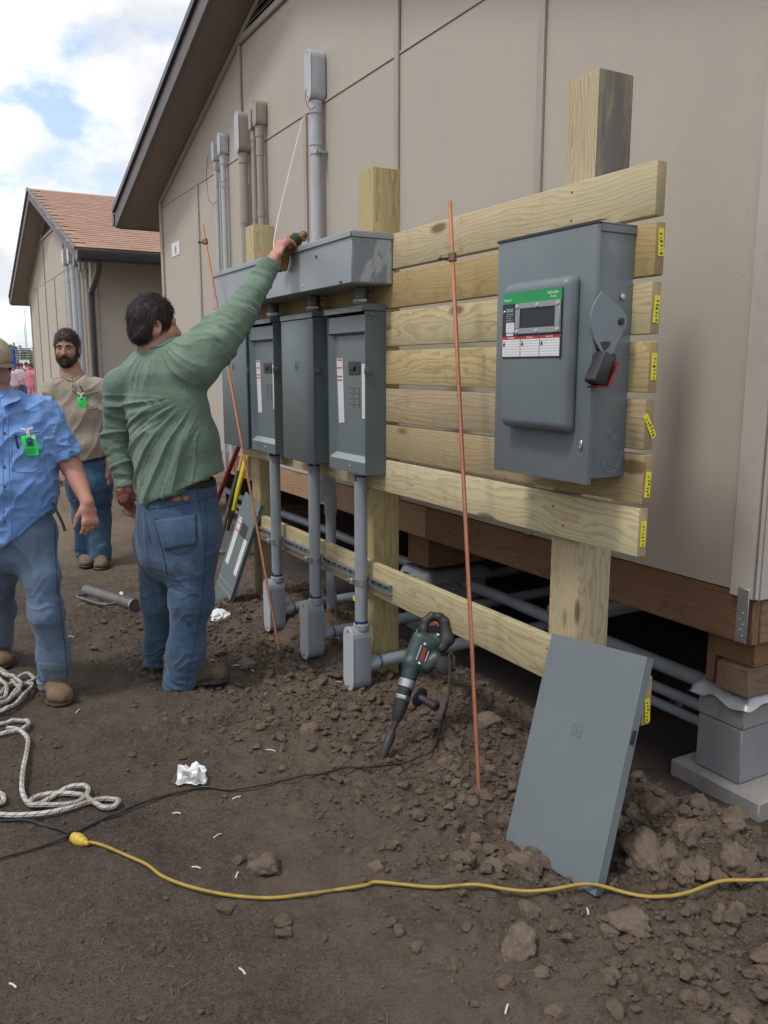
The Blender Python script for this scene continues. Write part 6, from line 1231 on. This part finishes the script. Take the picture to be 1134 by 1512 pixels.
for a_ in (aw, ar): d_ = unit(a_[2][0] - a_[1][0]); S.chain([(t_(112, 568, .02), .07), (a_[0][0], .083), (a_[1][0], .066), (a_[2][0], .050)], None, .04, None, (a_[2][0] - d_ * .01, d_))
e_ = t_(160, 673) - t_(100, 683); nn_ = np.cross(e_, FH); nn_ = nn_ if nn_[2] < 0 else -nn_; S.cut(t_(100, 683), nn_)
o, V, Q = sdf_obj('shirt', S, M['shirt_tan'], tm, .007, 2, lambda V: (ridge(aniso(V, (.4, -.2, 1), 3, 13, 71)) - .45) * .014 + (fbm(V * 8, 72, 3) - .5) * .011); sk = Skin3D(V, Q)
for pts in ([(106, 556), (107, 566), (107, 578)], [(110, 556), (111, 566), (110, 580)], [(118, 585), (132, 581), (144, 578)], [(125, 585), (126, 602), (136, 604), (143, 601)], [(91, 552), (97, 558), (104, 562), (112, 561), (121, 553)]):
    ln = sk.line(pts, .003)
    if len(ln) > 3: MB().tube(ln, .004 if pts[0] != (91, 552) else .007, 6).build('seam', M['shirt_tan'], o)
for y in (562, 570, 578):
    p_ = sk.at(108.5, y, .004)
    if p_ is not None: MB().lathe(p_, -FH, [(0, .006), (.003, .005)], 10).build('button', M['boot_tan'], o)
jo, jk = legs(tl, [(t_(130, 690), (.158, .12)), (t_(131, 712), (.165, .125)), (t_(132, 728), (.155, .115))], R, t_(130, 672), .030, 161, 'denim_dark', tm)
p_ = sk.at(121, 596, .004); badge(tm, p_ if p_ is not None else t_(121, 596, -.14), 0.03, .060, .092, False)
p_ = sk.at(121, 576, .006)
if p_ is not None: MB().tube([p_ + UP * .03 - R * .01, p_ - UP * .03 + R * .012], .004, 8).build('pen', M['black'], tm)
for q_, h_ in zip(TQ, TH_): shoe(tm, h_, q_, 'boot_tan', .050, .13)

# --- the man in blue walking at the left edge
b_f = lambda x, y, o=0.0: gd(x, y, 3.6 + o)
bm_ = thing('person', gz(60, 1000), 'man in short sleeved blue shirt and faded jeans walking at the left edge', 'person')
hd = Head(b_f(-15, 540, .02), -FH * .75 + R * .65, 1.03, -.22)
S = Sdf(); hd.skin(S); S.cone(hd.p(-.02, 0, -.06), b_f(-6, 588, .03), .062, .072, .03)
S.chain([(b_f(-5, 592, .03), (.09, .065)), (b_f(0, 620), (.16, .08)), (b_f(8, 710), (.17, .12)), (b_f(12, 790), (.15, .1))], R, .03)
ba = [(b_f(62, 612, .02), .054), (b_f(103, 684, .04), .042), (b_f(129, 742, -.04), .028)]; bb = [(b_f(-66, 612, .02), .06), (b_f(-92, 690, .1), .046), (b_f(-88, 765, .06), .03)]
for a_ in (ba, bb): S.chain([(b_f(0, 606, .02), .06)] + a_, None, .03)
S.cone(b_f(109, 696, .035), b_f(120, 720, .0), .039, .032, .02)
hand(S, ba[2][0], unit(b_f(136, 790, -.06) - ba[2][0]), -R * .75 + FH * .6, -FH - R * .4, .42, .96); hand(S, bb[2][0], (0, 0, -1), R, -FH, .4, 1.0)
BQ = [gz(93, 1046), gz(6, 990)]; BH = [BQ[0] + unit([BQ[0][0], BQ[0][1], 0]) * .29 - R * .05, BQ[1] + unit([BQ[1][0], BQ[1][1], 0]) * .29 - R * .04]
bl = [[(b_f(50, 795, .0), .088), (b_f(60, 850, -.03), .072), (b_f(69, 905, -.03), .065), (b_f(79, 965, .04), .065), (BH[0] + (BQ[0] - BH[0]) * .30 + UP * .05, .069)], [(b_f(-14, 795, .06), .092), (gd(-5, 850, 3.83), .082), (gd(-2, 900, 4.0), .074), (BH[1] + (BQ[1] - BH[1]) * .30 + UP * .05, .072)]]
for q in bl: S.chain([(q[0][0], .062), (q[2][0], .05), (q[-1][0] + UP * .06, .034)], None, .03)
sdf_obj('body', S, M['skin_a'], bm_, .0055)
S = Sdf(); S.chain([(b_f(-4, 594, .03), (.09, .075)), (b_f(0, 622, .01), (.18, .12)), (b_f(5, 665), (.205, .155)), (b_f(9, 715), (.212, .175)), (b_f(13, 785), (.20, .17))], R, .03)
for a_ in (ba, bb):
    d_ = unit(a_[1][0] - a_[0][0]); c_ = a_[0][0] + d_ * (.215 if a_ is ba else .22); S.chain([(b_f(0, 602, .02), .06), (a_[0][0], .076)], None, .04); S.chain([(a_[0][0], .076), (c_ + d_ * .02, .072)], None, .04, None, (c_, d_))
hx = np.array([-90, -40, -4, 3, 22, 48, 78, 100]); hy = np.array([755, 790, 792, 778, 801, 782, 753, 748])
hA = np.array([(b_f(x, 780) - EYEP) @ R for x in hx]); hZ = np.array([b_f(x, y)[2] for x, y in zip(hx, hy)])
S.cut(b_f(0, 806), -UP); V, Q = S.mesh(.006, 2)
a_v = (V - EYEP) @ R; keep = V[:, 2] > np.interp(a_v, hA, hZ) - .001; low = V[:, 2] < np.interp(a_v, hA, hZ); V[low, 2] = np.interp(a_v, hA, hZ)[low]
Vd = V + vnormals(V, Q) * (((ridge(aniso(V, (R * .8 + UP * .7), 3, 20, 81)) - .45) * .014 + (fbm(V * 8, 82, 3) - .5) * .009 + (ridge(fbm(V * np.array([12, 12, 20]), 85, 2)) - .45) * .008) * np.where(low, .1, 1))[:, None]
o = raw_mesh('shirt', Vd, Q, M['shirt_blue'], bm_, None); sk = Skin3D(Vd, Q)
for pts in ([(2, 600), (4, 680), (5, 740), (3, 776)], [(10, 602), (13, 680), (14, 740), (16, 788)], [(15, 646), (30, 642), (60, 637)], [(16, 648), (18, 690), (36, 697), (56, 690), (60, 640)], [(80, 668), (95, 662), (112, 650)]):
    ln = sk.line(pts, .0015)
    if len(ln) > 3: MB().tube(ln, .0022, 5).build('seam', M['shirt_blue'], o)
for y in (640, 690, 718, 770):
    p_ = sk.at(7, y, .002)
    if p_ is not None: MB().lathe(p_, -FH, [(0, .0058), (.003, .005)], 10).build('button', M['denim_dark'], o)
cl = Sdf(); cl.chain([(b_f(17, 574, .10), .013), (b_f(13, 577, .0), .013), (b_f(2, 588, -.07), .012)], None, .01); sdf_obj('collar_stand', cl, M['shirt_blue'], o, .005)
MB().prism([b_f(14, 573, -.01), b_f(27, 580, -.03), b_f(30, 587, -.06), b_f(26, 592, -.10), b_f(12, 596, -.115), b_f(2, 603, -.12), b_f(0, 590, -.085)], FH * .006 + UP * .002, .002).build('collar', M['shirt_blue'], o)
p_ = sk.at(45, 657, .004); badge(bm_, p_ if p_ is not None else b_f(45, 657, -.16), .10, .062, .088, True)
p_ = sk.at(24, 655, .006)
if p_ is not None: MB().tube([p_ + UP * .035, p_ - UP * .02 + R * .006], .0045, 8).build('pen', M['black'], bm_)
jo, jk = legs(bl, [(b_f(10, 765), (.18, .145)), (b_f(13, 785), (.19, .15)), (b_f(14, 800), (.18, .14))], R, b_f(20, 740), .030, 261, 'denim_fade', bm_)
for pts in ([(81, 770), (82, 820), (86, 880), (94, 940), (100, 1000)], [(60, 1004), (80, 1012), (100, 1004)]):
    ln = jk.line(pts, .001)
    if len(ln) > 3: MB().tube(ln, .0019, 5).build('seam', M['thread'], jo)
for q_, h_ in zip(BQ, BH): shoe(bm_, h_, q_, 'boot_tan', .052, .13)
MB().tube(spline([b_f(78, 742, -.05), b_f(85, 757, -.06), b_f(92, 772, -.06), b_f(96, 784, -.06)], 6), [.006] * 18 + [.008], 8).build('strap', M['belt'], bm_)
cp = Sdf(); cp.ell(hd.p(-.01, 0, .040), hd.ax, (.112, .092, .092), .01); cp.cut(hd.p(0, 0, .028), -hd.u); co, V, Q = sdf_obj('cap', cp, M['cap'], bm_, .006, 1, lambda V: (fbm(V * 14, 4, 2) - .5) * .01)
br = Sdf(); br.ecap(hd.p(.085, -.055, .026), hd.p(.085, .055, .026), (.07, .006), (.07, .006), hd.f, .01); br.cut(hd.p(.07, 0, 0), -hd.f); sdf_obj('cap_brim', br, M['boot'], co, .005)
S = Sdf(); hd.hair(S, -.05, .03); S.cut(hd.p(0, 0, .03), hd.u); sdf_obj('hair', S, M['hair'], bm_, .006, 1, lambda V: (fbm(V * 30, 8, 2) - .5) * .012)

# ---------------------------------------------------------------- far site: fence, crowd, poles, trees
def far_person(px, d, z0, hgt, top, legs_m, lab, face=1, hairm='hair', yaw=0.0):
    b = gd(px, 560, d); b[2] = z0; r_ = unit(R * math.cos(yaw) + FH * math.sin(yaw)); k = hgt / 1.75; P = lambda s, z, o=0: b + r_ * s * k + UP * z * k + FH * o * k
    t = thing('person', b, lab, 'person', 'people gathered far off by the site fence')
    S = Sdf(); S.ell(P(0, 1.63), (r_, FH, UP), (.085 * k, .10 * k, .125 * k), .03).cone(P(0, 1.55), P(0, 1.42), .06, .06, .03).ecap(P(0, 1.38), P(0, .95), (.15, .09), (.13, .09), r_, .04)
    for s in (-1, 1): S.chain([(P(.17 * s, 1.38), .055), (P(.25 * s, 1.12), .045), (P(.20 * s, .88, -.08), .04)], None, .03).chain([(P(.08 * s, .92), .07), (P(.09 * s, .48), .055), (P(.10 * s, .06), .045)], None, .03)
    sdf_obj('body', S, M['skin_b'], t, .026)
    S = Sdf(); S.ecap(P(0, 1.40), P(0, .92), (.19, .12), (.19, .13), r_, .05)
    for s in (-1, 1): S.chain([(P(.17 * s, 1.38), .075), (P(.25 * s, 1.14), .065)], None, .04)
    sdf_obj('shirt', S, M[top], t, .026)
    S = Sdf(); S.ecap(P(0, .95), P(0, .85), (.17, .12), (.17, .12), r_, .05)
    for s in (-1, 1): S.chain([(P(.085 * s, .88), .09), (P(.10 * s, .48), .075), (P(.10 * s, .08), .065)], None, .04)
    sdf_obj('trousers', S, M[legs_m], t, .026)
    S = Sdf(); S.ell(P(0, 1.67, .01), (r_, FH, UP), (.10 * k, .115 * k, .115 * k), .02); S.cut(P(0, 1.60), -UP * .8 + FH * -face * .6); sdf_obj('hair', S, M[hairm], t, .026)
for a in ((20, 33, 0, 1.62, 'pale', 'greycloth', 'far person in pale lilac top near the blue banner', 1, 'straw', .3), (28, 34, 0, 1.7, 'pale', 'denim_dark', 'far person in pale top at the middle of the distant group', -1, 'hair', .1), (46, 32, 0, 1.66, 'pink', 'pink', 'far person in bright pink dress beside the building corner', 1, 'hair', -.2), (33, 41, 0, 1.75, 'greycloth', 'denim_dark', 'far person in dark grey shirt behind the pale ones', -1, 'hair', .2), (12, 38, 0, 1.72, 'greycloth', 'greycloth', 'far person in grey left of the blue banner', 1, 'hair', .4), (40, 44, 0, 1.8, 'pink', 'denim_dark', 'far person in pink shirt furthest back in the group', -1, 'hair', 0), (5, 36, 0, 1.7, 'pale', 'denim_dark', 'far person in pale shirt at the left end of the group', 1, 'hair', .1)): far_person(*a)
# wire fence with rails
A0, A1 = gd(-260, 540, 52.0), gd(72, 540, 52.0); A0[2] = A1[2] = 0
fe = thing('site_fence', (A0 + A1) / 2, 'pale wire fence with blue top rail beyond the distant people', 'fence')
for t in np.linspace(0, 1, 9): q = A0 + (A1 - A0) * t; MB().tube([q, q + UP * 2.75], .035, 8).build('post', M['galv'], fe)
for z, m_ in ((2.72, 'tarp'), (1.3, 'galv'), (.1, 'galv')): MB().tube([A0 + UP * z, A1 + UP * z], .014, 6).build('rail', M[m_], fe)
w = MB()
for t in np.linspace(0, 1, 100): q = A0 + (A1 - A0) * t; w.tube([q + UP * .1, q + UP * 2.7], .006, 4, False)
for z in np.arange(.25, 2.7, .15): w.tube([A0 + UP * z, A1 + UP * z], .006, 4, False)
tag(w.build('wire_mesh', M['galv'], fe), kind='stuff')
q = gd(21, 540, 51.7); q[2] = 0
V = []; nu, nv = 8, 16
for i in range(nv):
    for j in range(nu): s = (j / (nu - 1) - .5) * (.26 + .16 * i / nv); V.append(q + R * s + UP * (2.72 - 2.0 * i / (nv - 1)) - FH * (.10 * math.sin(j * 1.9 + i * .3)))
I = np.arange(nu * nv).reshape(nv, nu); o = raw_mesh('blue_tarp', np.array(V), np.stack([I[:-1, :-1], I[1:, :-1], I[1:, 1:], I[:-1, 1:]], -1).reshape(-1, 4), M['tarp'], None, None); md = o.modifiers.new('thick', 'SOLIDIFY'); md.thickness = .01
tag(o, 'blue tarp hanging from the distant fence rail', 'tarp')
q = gd(36, 533, 50); s_ = thing('site_sign', (q[0], q[1], 0), 'blank white board on posts beyond the distant people', 'sign')
q[2] = 0; MB().obox(q + UP * 1.75, (R, UP, FH), (.29, .23, .02)).build('panel', M['white_label'], s_)
for s in (-.2, .2): MB().tube([q + R * s + FH * .06, q + R * s + FH * .06 + UP * 2.0], .03, 8).build('post', M['galv'], s_)
for px, d, h, lab in ((42, 95, 8.0, 'left thin lamp pole rising above the far trees'), (40, 118, 8.6, 'right thin lamp pole rising above the far trees')):
    q = gd(px, 540, d); q[2] = 0; t = thing('lamp_post', q, lab, 'lamp post', 'poles beyond the site'); MB().tube([q, q + UP * h], [.05, .03], 8).build('pole', M['galv'], t); MB().obox(q + UP * (h + .05) + R * .25, (R, FH, UP), (.12, .08, .03), .01).build('lamp', M['galv'], t)
def tree(px, d, h, w, seed, lab):
    r = np.random.default_rng(seed); b = gd(px, 545, d); b[2] = 0; t = thing('tree', b, lab, 'tree', 'trees along the far edge')
    m = MB(); m.tube([b - UP * .2, b + UP * h * .3 + R * .1, b + UP * h * .5], [h * .035, h * .028, h * .012], 8)
    for k in range(6): a = r.uniform(0, 6.28); q0 = b + UP * h * r.uniform(.22, .45); m.tube([q0, q0 + np.array([math.cos(a), math.sin(a), 0]) * w * .25 + UP * h * .15, q0 + np.array([math.cos(a) * 1.3, math.sin(a) * 1.3, 0]) * w * .3 + UP * h * .25], [h * .014, h * .009, h * .004], 6)
    m.build('trunk', M['trunk'], t)
    cl = r.normal(0, 1, (26, 3)); cl /= np.linalg.norm(cl, axis=1)[:, None]; cl = cl * r.uniform(.35, 1, (26, 1)) * np.array([w * .5, w * .5, h * .33]) + b + UP * h * .62; n = 2600
    c = cl[r.integers(0, 26, n)] + r.normal(0, 1, (n, 3)) * np.array([w, w, h * .8]) * .085; u = r.normal(0, 1, (n, 3)); u /= np.linalg.norm(u, axis=1)[:, None]; v = np.cross(u, r.normal(0, 1, (n, 3))); v /= np.linalg.norm(v, axis=1)[:, None]; s = r.uniform(.10, .24, (n, 1)) * w / 5
    V = np.concatenate([c - u * s, c - v * s * .5, c + u * s, c + v * s * .5]); i = np.arange(n); raw_mesh('crown', V, np.stack([i, i + n, i + 2 * n, i + 3 * n], 1), M['hazy_leaf'], t, b, False)
for a in ((-70, 74, 3.6, 7, 1, 'broad far tree left of the frame edge beyond the fence'), (-22, 70, 3.3, 6.5, 2, 'low bushy far tree at the left edge above the walking man'), (10, 78, 3.0, 6, 3, 'low far tree left of the blue tarp'), (32, 84, 3.7, 5, 4, 'far tree with the rounded top between tarp and building'), (52, 80, 3.1, 5.5, 5, 'far tree half hidden by the second building'), (-5, 96, 3.9, 9, 6, 'far tree furthest back behind the fence'), (24, 100, 3.5, 9, 7, 'wide low far tree behind the white board')): tree(*a)

# ---------------------------------------------------------------- clods, crumbs, straw
def clod_mesh(seed, sub, rough=.42):
    t = bmesh.new(); bmesh.ops.create_icosphere(t, subdivisions=sub, radius=1.0); V = np.array([v.co[:] for v in t.verts]); Fc = np.array([[v.index for v in f.verts] for f in t.faces]); t.free()
    r = np.random.default_rng(seed)
    for _ in range(7 if sub > 1 else 3):                  # break flat faces off the lump
        n = r.normal(0, 1, 3); n /= np.linalg.norm(n); d = r.uniform(.55, .85); e = V @ n - d; V = np.where((e > 0)[:, None], V - n[None] * e[:, None] * .92, V)
    V = V * (1 + (fbm(V * 1.6, seed, 3) - .5) * rough + (np.abs(fbm(V * 3.4, seed + 4, 3) - .5) - .12) * rough * 1.3 + (fbm(V * 9, seed + 8, 2) - .5) * rough * .3)[:, None] * np.array([1, r.uniform(.7, .95), r.uniform(.55, .8)]); return V, Fc
big_meshes = []
for i in range(10):
    V, Fc = clod_mesh(100 + i, 4); me = bpy.data.meshes.new('dirt_clod'); me.from_pydata(V.tolist(), [], Fc.tolist()); me.polygons.foreach_set('use_smooth', [True] * len(Fc)); me.materials.append(M['clod']); big_meshes.append(me)
def add_clod(x, y, s, lab, grp=None, sink=.5, i=None):
    i = rng.integers(0, 10) if i is None else i; o = bpy.data.objects.new('dirt_clod', big_meshes[i]); COL.objects.link(o); o.location = (x, y, float(gh(x, y)) + s * (.6 - sink)); o.scale = (s, s * rng.uniform(.85, 1.15), s * rng.uniform(.8, 1.1)); o.rotation_euler = (rng.uniform(-.4, .4), rng.uniform(-.4, .4), rng.uniform(0, 6.28)); return tag(o, lab, 'dirt clod', grp)
named = [(395, 1282, 26, 'large flat clod beside two small ones left of the foreground'), (372, 1270, 11, 'small clod touching the left side of the large flat one'), (352, 1272, 9, 'small pale clod left of the large flat one'), (948, 1258, 31, 'largest brown clod just right of the leaning cover'), (1018, 1224, 22, 'rounded pale clod high on the heap near the footing'), (1086, 1268, 26, 'rounded brown clod at the right end of the heap'), (1020, 1280, 16, 'clod in the heap between the largest and the rightmost'), (768, 1272, 22, 'reddish clod under the lower left corner of the leaning cover'), (728, 1285, 19, 'rounded clod just left of the leaning cover corner'), (680, 1272, 19, 'pale rounded clod below the tall copper rod'), (702, 1256, 14, 'dark clod behind the pale one below the copper rod'), (556, 1280, 12, 'lone pale clod above the yellow cord mid foreground'), (932, 1362, 26, 'big smooth clod in the foreground below the leaning cover'), (902, 1378, 14, 'small clod beside the big smooth foreground one'), (768, 1406, 30, 'wide flat clod half sunk in the lower right foreground'), (780, 1348, 18, 'square clod just below the yellow cord'), (822, 1498, 18, 'clod at the bottom edge of the picture'), (746, 1452, 14, 'cluster clod between the flat one and the bottom edge'), (904, 1440, 15, 'twin clod on the lower right soil'), (1100, 1504, 18, 'clod in the bottom right corner'), (455, 1078, 14, 'small pointed clod in front of the middle elbow box'), (365, 985, 14, 'clod in front of the slim copper rod foot'), (450, 968, 14, 'clod between the two elbow boxes'), (1000, 1040, 16, 'orange brown rock in the dark beside the pier'), (660, 1130, 15, 'clod just right of the hammer cord loop'), (722, 1070, 18, 'clod behind the tall copper rod under the rail'), (740, 1052, 14, 'pale clod behind the tall copper rod'), (670, 1100, 14, 'pale round clod left of the copper rod'), (960, 1200, 18, 'brown clod near the top of the heap'), (905, 1170, 16, 'clod hidden in the angle behind the leaning cover'), (985, 1290, 12, 'small clod at the front of the heap'), (1060, 1300, 13, 'low clod at the front right of the heap')]
for x, y, r_px, lab in named:
    q = on_ground(x, y, 0); dist = np.linalg.norm(q - EYEP); add_clod(q[0], q[1], r_px / FOC * dist * 1.12, lab)
def rmask(x, y): return np.clip(sstep(.75, 1.5, x + .10 * (y - 2.5)) * (1 - sstep(5.0, 6.2, y)) * (1 - sstep(2.15, 2.5, x)), 0, 1)
heaps = lambda x, y: np.exp(-((x - 2.02) / .27) ** 2 - ((y - 1.62) / .24) ** 2) + .7 * np.exp(-((x - 1.75) / .25) ** 2 - ((y - 2.4) / .6) ** 2) + .28 * np.exp(-((x - 1.6) / .35) ** 2 - ((y - 3.6) / .7) ** 2) + .5 * np.exp(-((x - 1.8) / .4) ** 2 - ((y - 1.3) / .3) ** 2)
def scatter(n, xr, yr, base, seed):
    r = np.random.default_rng(seed); out = []
    while len(out) < n:
        x = r.uniform(*xr, 4000); y = r.uniform(*yr, 4000); p = base + (1 - base) * np.clip(.2 * rmask(x, y) + heaps(x, y), 0, 1); k = r.uniform(0, 1, 4000) < p * (0.35 + 1.3 * vnoise(np.stack([x * 4, y * 4, 0 * x], -1), seed)); out += list(zip(x[k], y[k]))
    return np.array(out[:n])
for x, y in scatter(255, (.6, 2.3), (1.15, 4.9), .006, 5):
    s = rng.uniform(.011, .024) * (2.2 if x > 1.75 and y < 2.05 else 1.5 if heaps(np.array(x), np.array(y)) > .5 else 1); zone = ('on the heap beside the footing' if x > 1.75 and y < 2.05 else 'along the foot of the rack' if x > 1.35 and y < 3.0 else 'near the elbow boxes' if x > 1.2 and y >= 3.0 else 'in the open foreground'); 
    if np.hypot(YCP[:, 0] - x, YCP[:, 1] - y).min() < s + .012 or np.hypot(P1[:, 0] - x, P1[:, 1] - y).min() < s + .012: continue
    add_clod(x, y, s, 'small brown dirt clod lying ' + zone, 'small clods ' + zone, .42)
def crumbs(name, n, xr, yr, base, smin, smax, seed, sub, mat):
    P = scatter(n, xr, yr, base, seed); r = np.random.default_rng(seed + 1)
    for C_ in (YCP[::3], P1[::3]): P = P[np.hypot(P[:, None, 0] - C_[None, :, 0], P[:, None, 1] - C_[None, :, 1]).min(1) > smax * .9]
    tp = [clod_mesh(300 + seed + i, sub, .8) for i in range(8)]; Vs, Fs, o = [], [], 0
    for k in range(8):
        q = P[k::8]; m = len(q); V, Fc = tp[k]; s = smin * (smax / smin) ** (r.uniform(0, 1, m) ** 1.8); a = r.uniform(0, 6.28, m); tl = r.uniform(-.5, .5, m); c, s_ = np.cos(a), np.sin(a)
        X = V[None, :, 0] * c[:, None] - V[None, :, 1] * s_[:, None]; Y = V[None, :, 0] * s_[:, None] + V[None, :, 1] * c[:, None]; Z = V[None, :, 2] + X * tl[:, None] * .4
        W = np.stack([X, Y, Z], -1) * s[:, None, None]; W[..., 0] += q[:, 0, None]; W[..., 1] += q[:, 1, None]; W[..., 2] += (gh(q[:, 0], q[:, 1]) + s * .25)[:, None]
        Vs.append(W.reshape(-1, 3)); Fs.append((Fc[None] + (np.arange(m) * len(V))[:, None, None] + o).reshape(-1, 3)); o += m * len(V)
    return tag(raw_mesh(name, np.concatenate(Vs), np.concatenate(Fs), M[mat], None, None, False), kind='stuff')
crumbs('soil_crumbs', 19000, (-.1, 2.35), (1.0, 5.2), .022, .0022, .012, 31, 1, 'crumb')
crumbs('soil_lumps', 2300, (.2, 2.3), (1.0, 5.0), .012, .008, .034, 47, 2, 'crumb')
def litter_strands(n, seed):
    r = np.random.default_rng(seed); x = r.uniform(-.3, 2.3, n); y = r.uniform(1.0, 6.0, n); k = vnoise(np.stack([x * 3.5, y * 3.5, 0 * x], -1), seed) + r.uniform(-.25, .25, n) > .62; x, y = x[k], y[k]; m = len(x); a = r.uniform(0, 6.28, m); L = r.uniform(.004, .016, m); w = r.uniform(.0004, .0009, m); z = gh(x, y) + .003
    dx, dy = np.cos(a), np.sin(a); c = np.stack([x, y, z], -1); d = np.stack([dx * L, dy * L, r.uniform(-.002, .006, m)], -1); s = np.stack([-dy * w, dx * w, 0 * w], -1); mid = c + np.stack([0 * x, 0 * x, r.uniform(.001, .006, m)], -1)
    V = np.concatenate([c - d - s, c - d + s, mid + s, mid - s, c + d + s, c + d - s]); i = np.arange(m); Q = np.concatenate([np.stack([i, i + m, i + 2 * m, i + 3 * m], 1), np.stack([i + 3 * m, i + 2 * m, i + 4 * m, i + 5 * m], 1)])
    return tag(raw_mesh('dry_grass', V, Q, M['straw'], None, None), kind='stuff')
litter_strands(6000, 9)
